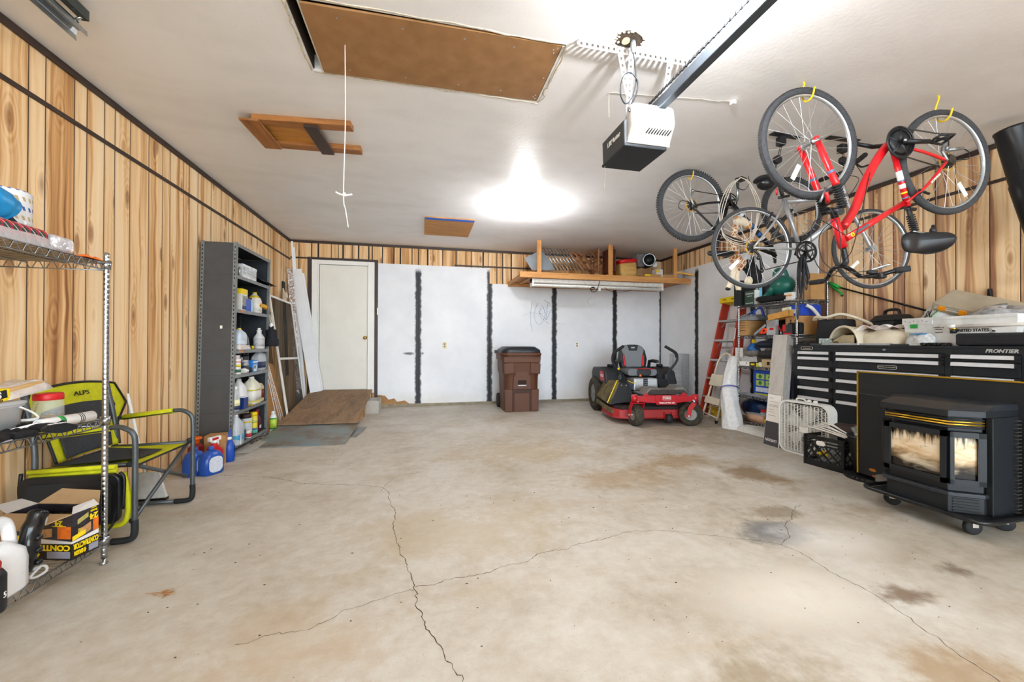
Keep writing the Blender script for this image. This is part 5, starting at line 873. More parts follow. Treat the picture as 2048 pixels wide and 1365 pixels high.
# seat
sb = obj('seat_cushion', MB().prism(rrect(.46, .11, .05, 6, 0, .665), .70, 1.12, 'y', True), SEATG, w, bev=.02, seg=3); obj('seat_center', MB().prism(rrect(.235, .113, .05, 6, .02, .667), .693, 1.1, 'y', True), SEATK, sb, bev=.018, seg=3); obj('red_piping', MB().tube([(-.1, .70, .722), (.16, .70, .722), (.2, .73, .725)], .006, 6), RED, sb); obj('orange_tag', MB().prism([(-.06, .605), (-.02, .605), (-.03, .635), (-.05, .635)], .685, .69, 'y'), ORANGE, sb)
bkp = [(-.2, .70), (-.235, .85), (-.21, 1.0), (-.15, 1.075), (-.05, 1.095), (.05, 1.095), (.15, 1.075), (.21, 1.0), (.235, .85), (.2, .70)]
def tilt(m, y0=1.10, z0=.68, a=rad(-11)): m.v = [V((p.x, y0+(p.y-y0)*cos(a)-(p.z-z0)*sin(a), z0+(p.y-y0)*sin(a)+(p.z-z0)*cos(a))) for p in m.v]; return m
bk_ = obj('seat_back', tilt(MB().prism(bkp, 1.06, 1.17, 'y')), SEATK, w, bev=.035, seg=4); obj('grey_insert', tilt(MB().prism([(-.13, .72), (-.15, .9), (-.19, 1.0), (-.13, 1.07), (-.05, 1.085), (.05, 1.085), (.13, 1.07), (.19, 1.0), (.15, .9), (.13, .72)], 1.05, 1.10, 'y')), SEATG, bk_, bev=.015, seg=3)
for s in (-1, 1): obj('red_bolster', tilt(MB().prism([(s*.13, .73), (s*.165, .74), (s*.175, .9), (s*.15, .93)], 1.045, 1.1, 'y')), RED, bk_, bev=.008)
obj('head_patch', tilt(MB().prism([(-.09, 1.08), (-.065, .985), (.065, .985), (.09, 1.08)], 1.044, 1.06, 'y')), SEATK, bk_, bev=.006); obj('patch_mark', tilt(MB().prism(rrect(.06, .02, .008, 3, 0, 1.035), 1.0425, 1.044, 'y')), mat('mark_silver', '#9fb0ad', .4), bk_)
for s in (-1, 1): a_ = obj('armrest', MB().tube([(s*.27, 1.1, .82), (s*.29, 1.0, .83), (s*.29, .86, .825), (s*.28, .80, .82)], [.03, .038, .036, .022], 12, flat=.75), MK, w); obj('armrest_arm', MB().bar((s*.26, 1.12, .7), (s*.27, 1.1, .83), .03, .04), MK, a_)
# steering levers
for s in (-1, 1): l = obj('steering_lever', MB().tube(bez([(s*.36, .70, .60), (s*.42, .66, .72), (s*.49, .62, .84), (s*.49, .61, .93), (s*.44, .62, .99), (s*.33, .64, 1.06)], 6), .017, 10), MK, w); obj('lever_grip', MB().tube(bez([(s*.488, .61, .9), (s*.48, .61, .95), (s*.44, .62, .99), (s*.32, .642, 1.065)], 5), .022, 10), RUBBER, l); obj('lever_clamp', MB().box((s*.36, .7, .6), (.05, .05, .08)), MK, l, bev=.006)
obj('rear_bumper', MB().tube(bez([(-.45, 1.6, .45), (-.3, 1.85, .45), (.3, 1.85, .45), (.45, 1.6, .45)], 6), .02, 8), MK, w)
# ================================================================= OVERHEAD SHELF AND ITS THINGS
ZS, YS = 2.172, 6.19
sh0, sh1 = at(1040, 553, y=YS).x, at(1386, 566, y=YS).x
r = thing('overhead_shelf', 'long wooden shelf hung from the ceiling over the white back wall', 'shelf', (sh0, YS, ZS)); xe = XR-.03
obj('front_board', MB().bar((sh0, YS+.02, ZS+.045), (min(sh1, xe), YS+.02, ZS+.045), .04, .095), PINE, r, True, bev=.002)
obj('shelf_deck', MB().bb((sh0, YS+.04, ZS+.03), (xe, YB-.02, ZS+.045)), wood('shelf_ply', '#b5763a', '#8a5426', 'x'), r, True); obj('side_board', MB().bb((sh0, YS+.04, ZS), (sh0+.035, YB-.02, ZS+.03)), PINEY, r, True); obj('ledger_board', MB().bb((sh0, YB-.06, ZS-.03), (xe, YB-.02, ZS+.03)), PINE, r, True)
for x in (sh0+.18, sh0+1.0, 3.3, 4.1): obj('shelf_joist', MB().bb((x, YS+.04, ZS-.0), (x+.04, YB-.06, ZS+.03)), PINEY, r, True)
for uu in (1078, 1221, 1350): x = at(uu, 520, y=YS+.06).x; obj('hanger_post', MB().bb((x-.035, YS+.04, ZS+.045), (x+.035, YS+.08, H)), PINEZ, r, True, bev=.002)
ZT = ZS+.046
def on(uu, vv, y): p = at(uu, vv, y=y); return p
# fluorescent shop light
fx0, fx1 = at(1064, 570, y=6.3).x, at(1326, 578, y=6.3).x
r = thing('shop_light', 'unlit white fluorescent shop light under the overhead wooden shelf', 'light fixture', (fx0, 6.36, ZS)); L = fx1-fx0
obj('light_housing', MB().prism([(-.07, 0), (.07, 0), (.06, -.05), (.03, -.065), (-.03, -.065), (-.06, -.05)], 0, L, 'x'), mat('fixture_white', '#e6e4df', .45), r); obj('fluorescent_tube', MB().cyl((.03, -.045, -.1), (L-.03, -.045, -.1), .019, n=14), mat('tube_glass', '#f4f4f0', .3), r); obj('fluorescent_tube', MB().cyl((.03, .045, -.1), (L-.03, .045, -.1), .019, n=14), mat('tube_glass', '#f4f4f0', .3), r)
each('lamp_socket', [MB().bb((x, -.075, -.125), (x+.03, .075, -.0)) for x in (0, L-.03)], WHITE, r)
xa = at(1185, 575, y=6.3).x-fx0; xb = at(1199, 580, y=6.3).x-fx0; q = lambda a, b, c: (a, b, c)
r2 = thing('light_cable', 'black looped cord tied under the middle of the shop light', 'cord', (fx0+xa, 6.27, ZS-.06)); obj('cable', MB().tube(bez([(.12, 0, .06), (.09, .0, -.04), (.05, 0, -.12), (-.02, 0, -.13), (-.05, 0, -.08), (0, 0, -.05), (.03, .01, -.07), (-.02, .01, -.1), (-.04, .01, -.07), (.01, .01, -.06)], 6), .006, 6), BLACK, r2); obj('long_lead', MB().tube(bez([(.22, 0, -.05), (.3, .02, -.1), (.5, .04, -.115), (.75, .04, -.08)], 6), .004, 6), BLACK, r2)
r2 = thing('pull_switch', 'white pull switch dangling below the shop light on a thin cord', 'switch', (fx0+xb, 6.30, ZS-.12)); obj('switch_body', MB().bb((-.02, -.012, -.05), (.02, .012, .0)), WHITE, r2, bev=.004); obj('switch_cord', MB().cyl((0, 0, 0), (0, 0, .06), .003, n=6).tube(bez([(0, .3, -.12), (-.06, .35, -.18), (.02, .42, -.26), (.14, .45, -.2)], 6), .0025, 5), mat('pale_wire', '#c9c4b8', .6), r2)
# things on the shelf
slab('clear_sheet', 'clear grey plastic sheet leaning at the left end of the overhead shelf', 'sheet', (on(1064, 541, 6.42), on(1114, 541, 6.55), on(1083, 500, 6.6), on(1049, 517, 6.5)), .005, mat('acrylic_grey', '#a9b4bb', .2, 0, .1, 5, alpha=.8))
r = thing('expanding_gate', 'silver folding lattice gate tilted on the overhead shelf', 'gate', tuple(on(1137, 541, 6.4))); A, B, C_, D_ = on(1087, 496, 6.38), on(1133, 499, 6.5), on(1162, 541, 6.42), on(1113, 541, 6.32); m = MB()
for k in range(8):
    p, q2 = lerp(A, B, k/7), lerp(D_, C_, k/7); obj('gate_rod', MB().tube([p, q2], .009, 8), CHROME, r, True)
    n = 14; d = V((.012, -.012, 0)); pts = [lerp(p, q2, i/n)+(d if i % 2 else -d)*1.4 for i in range(n+1)]; m.tube(pts, .004, 5)
obj('gate_lattice', m, CHROME, r, True); m = MB()
WD = wood('stained_frame', '#9b6b48', '#5f3a26', 'z')
def tray(label, P0, e1, e2, th=.03):
    P0, e1, e2 = V(P0), V(e1), V(e2); nn = e1.cross(e2).normalized(); r = thing('folding_stand', label, 'folding stand', tuple(P0), group='wooden folding stands on the overhead shelf')
    for s in (0, 1): obj('side_leg', MB().bar(P0+e1*s, P0+e1*s+e2, .03, .022, nn), WD, r, True)
    for k in (.05, .5, .95): obj('cross_rail', MB().bar(P0+e2*k, P0+e2*k+e1, .03, .02, nn), WD, r, True)
    for s in (.12, .88): obj('cross_leg', MB().bar(P0+e1*s+nn*.03, P0+e1*(1-s)*.2+e1*s*.8+e2*.98+nn*.03, .028, .02, nn), WD, r, True)
p1 = on(1165, 541, 6.38); tray('wooden folding stand tipped over beside the silver gate on the overhead shelf', p1+V((.02, 0, .01)), (.28, .15, .02), (-.24, .05, .30)); p1 = on(1172, 541, 6.4); tray('wooden folding stand in the middle of three on the overhead shelf', p1+V((.12, .12, .01)), (.3, .1, .16), (-.18, .08, .28)); p1 = on(1195, 541, 6.3); tray('upright wooden folding stand next to the middle shelf post', p1+V((.05, .08, .0)), (.02, .36, .0), (.02, .03, .40))
r = thing('folded_tray', 'dark maroon folded tray standing just right of the middle shelf post', 'tray', tuple(on(1228, 543, 6.33))); obj('tray_panel', MB().bb((-.035, -.02, 0), (-.01, .38, .42)), wood('maroon_wood', '#6b3328', '#43201a', 'z'), r, bev=.004); obj('tray_panel', MB().bb((.0, -.02, 0), (.025, .38, .38)), wood('maroon_wood', '#6b3328', '#43201a', 'z'), r, bev=.004)
p1 = on(1254, 541, 6.5); r = thing('wood_drum', 'blond wood drum with a red lid on the overhead shelf', 'drum', (p1.x, 6.5, ZT+.01), rot=(0, rad(-6), 0)); obj('drum_shell', MB().lathe([((.165, .14), 0), ((.17, .145), .31)], n=36, sq=4), wood('drum_veneer', '#d9b26a', '#b98a45', 'x', 1.5), r); obj('red_lid', MB().lathe([((.178, .152), .30), ((.18, .154), .36), ((.17, .145), .368)], n=36, sq=4), RED, r)
p1 = on(1298, 520, 6.4); r = thing('round_heater', 'black and chrome round heater lying on the overhead shelf', 'heater', tuple(p1)); obj('heater_body', MB().lathe([(.1, 0), (.13, .05), (.13, .22), (.1, .26)], axis=(.3, 1, .05), n=24), MK, r); obj('chrome_ring', MB().torus((0, -.005, 0), (.3, 1, .05), .105, .016, 32, 10), CHROME, r); obj('dark_grille', MB().lathe([(.1, -.002), (.001, -.006)], axis=(.3, 1, .05), n=24), mat('grille_dark', '#2d3132', .4, .5, .5, 60), r); obj('side_housing', MB().bb((-.2, .05, -.12), (-.05, .25, .12)), mat('heater_grey', '#6c6d70', .5, 0, .4, 30), r, bev=.02); obj('small_dial', MB().lathe([(.05, 0), (.05, .03)], (.1, -.02, -.08), (.2, 1, 0), 18), SILVER, r)
carton('flat_carton', 'flat brown cartons lying under the round heater on the overhead shelf', (on(1312, 541, 6.4).x, 6.42, ZT+.059), (.62, .32, .05), CARD, cat='box', parts=(('yellow_label', (-.3, -.1605, .012), (-.2, -.16, .045), YELLOW), ('tape_strip', (.02, -.1606, .002), (.04, -.16, .05), PAPER)))
carton('dark_flat_box', 'dark flat box under the brown carton at the right of the overhead shelf', (on(1312, 541, 6.4).x+.05, 6.42, ZT), (.78, .36, .058), BLACK)
carton('white_carton', 'small white carton with a yellow mark behind the round heater', (on(1316, 520, 6.6).x, 6.62, ZT), (.14, .14, .26), WHITE, parts=(('yellow_mark', (-.07, -.0705, .2), (0, -.07, .24), YELLOW),))
a, b = on(1353, 545, 6.25), V((XR-.03, 6.1, 2.31)); one('light_stick', 'pale yellow wooden stick jutting past the right end of the overhead shelf', 'stick', MB().bar((0, 0, 0), b-a, .045, .03), wood('yellow_pine', '#e0b250', '#c78f35', 'x'), tuple(a))
# wire mesh roll in the corner
r = thing('mesh_roll', 'roll of galvanized wire mesh standing in the corner behind the red ladder', 'mesh roll', (4.46, 6.25, 0)); m = MB(); R0 = .16; n = 36; hm = .92
pts = lambda a: (cos(a)*R0, sin(a)*R0)
for k in range(n): a = 2*pi*k/n; m.tube([(*pts(a), 0), (*pts(a), hm)], .0018, 4, caps=False)
for k in range(40): m.torus((0, 0, .01+k*.0228), (0, 0, 1), R0, .0018, 24, 4)
for k in range(20): a = 2*pi*k/20; m.tube([(cos(a)*.12, sin(a)*.12, 0), (cos(a)*.12, sin(a)*.12, hm-.02)], .0018, 4, caps=False)
obj('mesh_wire', m, STEEL, r); obj('rim_wire', MB().torus((0, 0, hm), (0, 0, 1), R0, .006, 30, 6), STEEL, r)
# ================================================================= BICYCLES HUNG FROM THE CEILING
BTIRE = mat('bike_tire', '#3a3c40', .8, 0, .25, 60, .3); RIM = mat('alloy_rim', '#b9bdc0', .35, .7, .06); SPK = mat('spoke_steel', '#c9ccce', .3, .9); BRED = mat('bike_red', '#c8101c', .3, 0, .05, coat=.5); BSIL = mat('bike_silver', '#a9acb0', .35, .5, .06); BBLK = mat('bike_black', '#1b1c20', .4, .1, .12); GRIP = mat('grip_rubber', '#26272a', .8, 0, .15); CHAIN = mat('bike_chain', '#3c3834', .5, .6, .3, 60)
class Bike:
    def __init__(s, name, label, A, B, loc):
        s.P0 = V(A); s.d = (V(B)-V(A)); s.d.z = 0; s.d.normalize(); s.n = V((s.d.y, -s.d.x, 0)); s.r = thing(name, label, 'bicycle', loc)
    def p(s, u, v, o=0.): return at(u, v, pl=(s.P0+s.n*o, s.n))
    def tube(s, name, pts, rad_, m, par=None, n=10, smooth=0, **k):
        P = [q if isinstance(q, V) else s.p(*q) for q in pts]
        if smooth: P = bez(P, smooth)
        rr = [lerp(rad_[0], rad_[1], i/(len(P)-1)) for i in range(len(P))] if isinstance(rad_, tuple) else rad_
        return obj(name, MB().tube(P, rr, n), m, par or s.r, True, **k)
    def wheel(s, c, R, tr=.02, axis=None, nsp=28, refl=None, cas=0, tread=False):
        c = V(c); ax = V(axis or s.n).normalized(); x, y, _ = basis(ax)
        m = MB(); cross = [(R-tr*2.0, -.011), (R-tr*1.1, -.012), (R-tr*1.1, .012), (R-tr*2.0, .011), (R-tr*2.35, 0)]
        def rimf(i, j): a = 2*pi*i; r_, h = cross[int(j*5+.5) % 5]; return c+(x*cos(a)+y*sin(a))*r_+ax*h
        m.grid(rimf, 56, 5, True, True); w = obj('wheel', m, RIM, s.r, True)
        t = obj('tire', MB().torus(c, ax, R-tr, tr, 56, 10), BTIRE, w, True)
        if tread:
            m = MB(); 
            for i in range(90 if R < .35 else 140):
                nb = 90 if R < .35 else 140
                for k, h in ((0, -.4), (.5, .4)):
                    a = 2*pi*(i+k)/nb; rd = x*cos(a)+y*sin(a); tg = y*cos(a)-x*sin(a); q = c+rd*(R-tr+tr*.93)+ax*tr*h; m.box(q, (tr*.7, .010, .008) if R < .35 else (tr*.4, .010, .0022), Mx((ax, tg, rd)).transposed())
            obj('tread', m, BTIRE, t, True)
        m = MB().cyl(c-ax*.045, c+ax*.045, .012, n=12)
        for s_ in (-1, 1): m.cyl(c+ax*s_*.028, c+ax*s_*.034, .024, n=16)
        obj('hub', m, STEEL, w, True); m = MB()
        for i in range(nsp):
            a = 2*pi*i/nsp; sd = 1 if i % 2 else -1; b = a+(.55 if (i//2) % 2 else -.55)
            m.tube([c+ax*.031*sd+(x*cos(b)+y*sin(b))*.022, c+(x*cos(a)+y*sin(a))*(R-tr*2.3)], .0014, 4, caps=False)
        obj('spokes', m, SPK, w, True)
        if refl is not None:
            a = refl; q = c+(x*cos(a)+y*sin(a))*R*.62+ax*.01; tg = y*cos(a)-x*sin(a); obj('wheel_reflector', MB().box(q, (R*.3, .03, .008), Mx(((x*cos(a)+y*sin(a)), tg, ax)).transposed()), mat('reflector_white', '#eeeeea', .2), w, True, bev=.003)
        if cas:
            m = MB()
            for k in range(6): m.cyl(c+ax*(.018+k*.005), c+ax*(.0205+k*.005), cas*(1-k*.09), n=26)
            obj('cassette', m, mat('cassette', '#55504a', .4, .8, .3, 50), w, True); obj('spoke_guard', MB().cyl(c+ax*.012, c+ax*.014, cas*1.3, n=30), mat('amber_guard', '#c99b45', .3, 0, .05, alpha=.6), w, True)
        return w
    def ring(s, c, R, m, teeth=36, th=.004, ax=None):
        c = V(c); ax = ax or s.n; x, y, _ = basis(ax); mb = MB(); mb.torus(c, ax, R, R*.06, 40, 6); mb.torus(c, ax, R*.72, R*.05, 36, 6)
        for i in range(teeth): a = 2*pi*i/teeth; q = c+(x*cos(a)+y*sin(a))*R*1.06; mb.box(q, (.005, .004, th), Mx((x*cos(a)+y*sin(a), y*cos(a)-x*sin(a), ax)).transposed())
        for i in range(5): a = 2*pi*i/5+.3; mb.tube([c, c+(x*cos(a)+y*sin(a))*R], [R*.16, R*.08], 8)
        return mb
    def hook(s, cx, R, tr, label, flip=1):
        c = V(cx); n = s.n*flip; zt = c.z+R; ri = c.z+R-tr*2.6; g = []
        for o, z in ((-.035, H+.0), (-.03, H-.02), (-.05, lerp(H, zt, .7)), (-.046, ri+.035), (-.03, ri-.0), (0, ri-.016), (.03, ri+.0), (.045, ri+.045)): g.append(V((c.x, c.y, z))+n*o)
        o = thing('ceiling_hook', label, 'hook', (c.x-n.x*.035, c.y-n.y*.035, H)); obj('hook_rod', MB().tube(bez(g, 6), .0055, 8), mat('hook_vinyl', '#f0c912', .4), o, True)
# ---- red comfort bike (upside down, nearest)
hf, hr = at(1617, 288, y=2.04), at(1889, 325, y=1.95)
b = Bike('bicycle', 'red comfort bicycle hanging upside down by its wheels, nearest the camera', hf, hr, tuple((hf+hr)/2)); P = b.p
ax_f = b.n+b.d*.03; x_, y_, _ = basis(ax_f); rv = at(1585, 357, y=2.04)-hf; REF1 = atan2(rv.dot(y_), rv.dot(x_))
b.wheel(hf, .352, .0235, ax_f, 28, refl=REF1, tread=True); x_, y_, _ = basis(b.n); rv = at(1912, 372, y=1.95)-hr; b.wheel(hr, .352, .0225, None, 28, refl=atan2(rv.dot(y_), rv.dot(x_)), cas=.05)
fr = obj('frame', MB().tube(bez([P(1686, 455), P(1709, 418), P(1728, 370), P(1749, 328), P(1774, 292), P(1792, 284)], 6), [.026]*31, 14).tube([P(1691, 478), P(1813, 403)], [.021, .017], 12).tube([P(1786, 300), P(1815, 413)], .0165, 12).tube([P(1669, 437), P(1686, 496)], .024, 14).cyl(P(1790, 285, -.035), P(1790, 285, .035), .022), BRED, b.r, True)
for o in (.055, -.055): obj('rear_stay', MB().tube(bez([P(1800, 293, o*.6), P(1850, 305, o), P(1893, 321, o*1.15)], 5), .0095, 8).tube(bez([P(1812, 406, o*.35), P(1850, 375, o), P(1893, 324, o*1.15)], 5), .009, 8), BRED, fr, True)
for k, (vv, mt) in enumerate(((352, mat('decal_white', '#e9e6e2', .5)), (373, mat('decal_white', '#e9e6e2', .5)), (386, YELLOW), (362, mat('decal_blue', '#54749a', .4)), (396, mat('decal_blue', '#54749a', .4)))):
    c = lerp(P(1786, 300), P(1815, 413), (vv-300)/113.); d2 = (P(1815, 413)-P(1786, 300)).normalized(); L = (.03, .014, .005, .004, .004)[k]; obj('tube_decal', MB().tube([c-d2*L, c+d2*L], .0169, 12, caps=False), mt, fr, True)
c0 = P(1712, 465, .0215); xd = (P(1813, 403)-P(1691, 478)).normalized(); zd = xd.cross(b.n); obj('grey_decal', MB().prism(rrect(.12, .018, .008, 3), 0, .001, 'z', m=frame(c0+b.n*.0015+xd*.05, xd, -zd if zd.z < 0 else zd)), mat('decal_grey', '#55585e', .4), fr, True); obj('round_decal', MB().cyl(c0-xd*.03, c0-xd*.03+b.n*.0022, .014, n=20), YELLOW, fr, True); text('lettering', 'S', .022, INK, fr, frame(c0-xd*.03+b.n*.003, xd, zd if zd.z > 0 else -zd), world=True)
cs = P(1868, 358, .066); text('lettering', 'SCHWINN', .018, WHITE, fr, frame(cs+b.n*.0105, (P(1893, 324, .06)-P(1812, 406, .03)), (0, 0, 1)), world=True, bold=.0003)
# fork with boots
fk = obj('fork_crown', MB().tube([P(1648, 421, -.075), P(1682, 424, .075)], .022, 10).cyl(P(1664, 418), P(1670, 437), .018), BBLK, b.r, True)
for o in (.062, -.062):
    top = P(1668, 424, 0)+b.n*o; mid = P(1652, 372, 0)+b.n*o; end = hf+b.n*o*.95
    obj('fork_leg', MB().tube([lerp(mid, top, .12), mid, end], [.021, .02, .017], 12).ell(end, (.022, .022, .022), 12, 8), BRED, b.r, True); m = MB()
    for k in range(9): c = lerp(mid, top, .15+.09*k); m.torus(c, (top-mid), .021, .006, 16, 6)
    m.tube([mid, top], .017, 10); obj('fork_boot', m, RUBBER, fk, True); obj('fork_band', MB().tube([lerp(mid, end, .22), lerp(mid, end, .27)], .0205, 12, caps=False), mat('decal_blue', '#54749a', .4), fk, True)
obj('fork_arch', MB().tube(bez([P(1652, 385, .062), P(1656, 400, .05), P(1655, 404, 0), P(1652, 396, -.05), P(1650, 385, -.062)], 5), .012, 8), BRED, fk, True)
obj('quick_release', MB().tube([hf-b.n*.1, hf+b.n*.09], .005, 8).tube(bez([hf+b.n*.08, hf+b.n*.09+V((-.02, 0, -.02)), hf+b.n*.08+V((-.05, 0, -.03))], 4), .008, 8), STEEL, b.r, True)
each('front_brake', [MB().tube([P(1640, 405, .05), P(1652, 375, .05)], .008, 6), MB().tube([P(1640, 405, -.05), P(1650, 377, -.05)], .008, 6)], mat('brake_steel', '#7f8488', .35, .8), fk, True)
# handlebar
sc = P(1684, 533); obj('stem', MB().tube(bez([P(1686, 496), P(1690, 515), P(1691, 526), sc], 5), .0165, 12), BBLK, b.r, True)
gr = at(1820, 537, y=1.74); gl = at(1622, 566, y=2.36); hb = bez([gl, at(1650, 562, y=2.22), at(1664, 540, y=2.1), sc, at(1703, 541, y=1.965), at(1722, 553, y=1.9), at(1755, 551, y=1.84), at(1790, 542, y=1.785), gr], 6)
h = obj('handlebar', MB().tube(hb, .0125, 10), mat('bar_gloss_black', '#1c1d20', .2, .4), b.r, True); obj('grip', MB().tube([at(1790, 542, y=1.785), gr], .018, 12), GRIP, h, True); obj('grip', MB().tube([at(1645, 563, y=2.25), gl], .018, 12), GRIP, h, True)
obj('brake_lever', MB().tube(bez([at(1742, 540, y=1.86), at(1756, 536, y=1.84), at(1780, 529, y=1.80)], 5), [.007]*10+[.009], 8), STEEL, h, True); obj('shifter', MB().box(at(1760, 552, y=1.835), (.05, .05, .035)), BLACK, h, True, bev=.01); obj('brake_mount', MB().tube([at(1733, 545, y=1.875), at(1755, 545, y=1.84)], .012, 8), BLACK, h, True)
m = MB(); 
for pts in ([at(1735, 543, y=1.875), at(1680, 545, y=1.93), at(1645, 520, y=1.95), at(1640, 470, y=1.98), P(1672, 437, .04)], [at(1755, 552, y=1.835), at(1700, 556, y=1.87), at(1640, 538, y=1.92), at(1622, 480, y=1.96), at(1635, 440, y=1.98), P(1690, 470, .03)], [at(1650, 563, y=2.2), at(1676, 540, y=2.0), at(1682, 500, y=1.97), at(1676, 452, y=1.98), P(1660, 415, .05)], [at(1640, 565, y=2.24), at(1690, 520, y=1.98), at(1710, 480, y=1.97), P(1740, 345, .03)]): m.tube(bez(pts, 7), .0026, 6)
obj('cable', m, BBLK, h, True)
# saddle
sp = obj('seat_post', MB().tube([P(1815, 411), P(1829, 462)], .0135, 12), BBLK, b.r, True); m = MB()
for k in range(8): m.torus(lerp(P(1821, 432), P(1829, 462), k/7), P(1829, 462)-P(1821, 432), .018, .006, 14, 6)
obj('post_boot', m, RUBBER, sp, True); obj('post_clamp', MB().tube([P(1812, 418), P(1830, 419)], .012, 8), BBLK, sp, True)
def saddle(c, L, wd, hgt, d, n, upv, m=BBLK, par=None):   # L along d from nose to tail
    c = V(c); mb = MB()
    def fn(i, j):
        t = i; w = lerp(.22, 1., min(1, max(0, (t-.3)/.5))**1.2)*wd; e = sqrt(max(0, 1-(2*t-1)**6)); a = 2*pi*j; return c+d*(t-.5)*L+n*cos(a)*w*e*.5+upv*(sin(a)*hgt*.5*e*(1 if sin(a) > 0 else .8))
    mb.grid(fn, 20, 20); return mb
sd = obj('saddle', saddle(P(1843, 484), .30, .25, .155, b.d, b.n, V((0, 0, -1))), mat('saddle_black', '#1a1b1f', .4, 0, .15), b.r, True); obj('saddle_spring', MB().lathe([(.02, 0), (.016, .03), (.009, .04), (.008, .055)], P(1866, 467), (0, 0, 1), 14), BBLK, sd, True); obj('saddle_rail', MB().tube(bez([P(1827, 463, .02), P(1845, 466, .025), P(1862, 468, .02)], 5), .005, 6), STEEL, sd, True)
# drivetrain
cc = P(1800, 285, .055); cr = obj('chainring', b.ring(cc, .088, None, 42), BBLK, b.r, True); obj('chain_guard', MB().torus(cc+b.n*.004, b.n, .098, .006, 44, 6).lathe([(.09, 0), (.05, .004)], cc+b.n*.001, tuple(b.n), 40), mat('guard_black', '#1d1e22', .35), cr, True); obj('inner_rings', b.ring(cc-b.n*.012, .062, None, 32), STEEL, cr, True)
ca = obj('crank_arm', MB().tube([cc+b.n*.012, cc+b.n*.025+(P(1850, 287, .08)-cc)], [.017, .013], 10), BBLK, b.r, True); obj('crank_bolt', MB().ell(cc+b.n*.028, .011, 10, 8), STEEL, ca, True)
def pedal(c, par, upv=V((0, 0, 1))): 
    c = V(c); m = MB(); q = [(-.045, -.03), (.045, -.038), (.05, 0), (.045, .038), (-.045, .03), (-.05, 0)]; m.tube([c+b.n*.03+b.d*x+(b.n*.0+upv*.35+b.n*.9).normalized()*y for x, y in q], .008, 8, True).cyl(c-b.n*.01, c+b.n*.08, .008).bar(c+b.n*.03-b.d*.045, c+b.n*.03+b.d*.045, .012, .01); obj('pedal', m, BBLK, par, True)
pedal(P(1872, 283, .08), ca); ol = obj('crank_arm', MB().tube([P(1785, 290, -.06), P(1745, 294, -.07), P(1712, 288, -.08)], [.015, .014, .012], 10), BBLK, b.r, True)
obj('chain', MB().tube([P(1818, 258, .05), P(1897, 271, .03), P(1897, 300, .03)], .0045, 5).tube([P(1806, 312, .05), P(1888, 337, .03)], .0045, 5), CHAIN, b.r, True)
obj('rear_derailleur', MB().tube(bez([P(1895, 322, .07), P(1885, 301, .06), P(1892, 283, .05), P(1900, 270, .045)], 4), .009, 8).ell(P(1899, 272, .045), .018, 12, 8).ell(P(1892, 297, .05), .016, 12, 8).tube([P(1895, 300, .06), P(1925, 297, .07)], .012, 8), mat('derailleur', '#8b8f92', .35, .7, .3, 40), b.r, True); obj('derailleur_cable', MB().tube(bez([P(1926, 297, .07), P(1938, 305, .07), P(1936, 318, .06), P(1915, 319, .06)], 6), .0035, 6), BBLK, b.r, True)
obj('rear_brake', MB().tube([P(1845, 382, .05), P(1830, 398, .055)], .007, 6).tube([P(1838, 380, .05), P(1858, 388, .05)], .008, 6), BBLK, b.r, True)
b.hook(hf, .352, .0235, 'yellow ceiling hook through the front wheel of the red bicycle'); b.hook(hr, .352, .0225, 'yellow ceiling hook through the rear wheel of the red bicycle')
# ---- silver hybrid (upright, on a ceiling hoist)
sr, sf = at(1503, 496, y=2.74), at(1742, 498, y=2.55)
b = Bike('bicycle', 'silver hybrid bicycle hanging upright from a ceiling hoist behind the red one', sr, sf, tuple((sr+sf)/2)); P = b.p
b.wheel(sr, .335, .017, None, 32, refl=3.9, cas=.048); b.wheel(sf, .332, .0165, None, 28, refl=-2.4)
fr = obj('frame', MB().tube([P(1567, 397), P(1599, 496)], .0165, 12).tube([P(1572, 404), P(1630, 399), P(1686, 378)], .017, 12).tube([P(1602, 495), P(1660, 447), P(1690, 390)], .023, 14).tube([P(1682, 364), P(1691, 397)], .021, 12).cyl(P(1600, 497, -.036), P(1600, 497, .036), .021), BSIL, b.r, True)
for o in (.055, -.055): obj('rear_stay', MB().tube(bez([P(1568, 402, o*.3), P(1548, 445, o), P(1508, 494, o*1.1)], 5), .0085, 8).tube(bez([P(1597, 499, o*.6), P(1560, 497, o), P(1508, 496, o*1.1)], 5), .009, 8), BSIL, fr, True)
for o in (.055, -.055): obj('fork_leg', MB().tube(bez([P(1692, 398, o*.6), P(1704, 425, o*1.05), P(1724, 462, o), P(1742, 497, o)], 5), (.5 and [.014]*15+[.012]), 10), BSIL, b.r, True)
obj('fork_crown', MB().tube([P(1692, 398, -.05), P(1692, 398, .05)], .019, 10), BSIL, b.r, True); obj('stem', MB().tube([P(1682, 364), P(1680, 352), P(1692, 341)], .016, 10), BBLK, b.r, True)
g0, g1 = at(1730, 310, y=2.33), at(1640, 361, y=2.83); gc = P(1692, 341); h = obj('handlebar', MB().tube(bez([g0, lerp(g0, gc, .55), gc, lerp(g1, gc, .5), g1], 6), .012, 10), BBLK, b.r, True); obj('grip', MB().tube([g0, lerp(g0, gc, .42)], .0185, 12), GRIP, h, True); obj('grip', MB().tube([g1, lerp(g1, gc, .45)], .0185, 12), GRIP, h, True)
for g, s_ in ((g0, .5), (g1, .55)): q = lerp(g, gc, s_); obj('brake_lever', MB().tube(bez([q, q+V((.05, -.01, -.03)), lerp(g, q, .3)+V((.07, 0, -.05))], 5), .007, 8), BBLK, h, True)
m = MB()
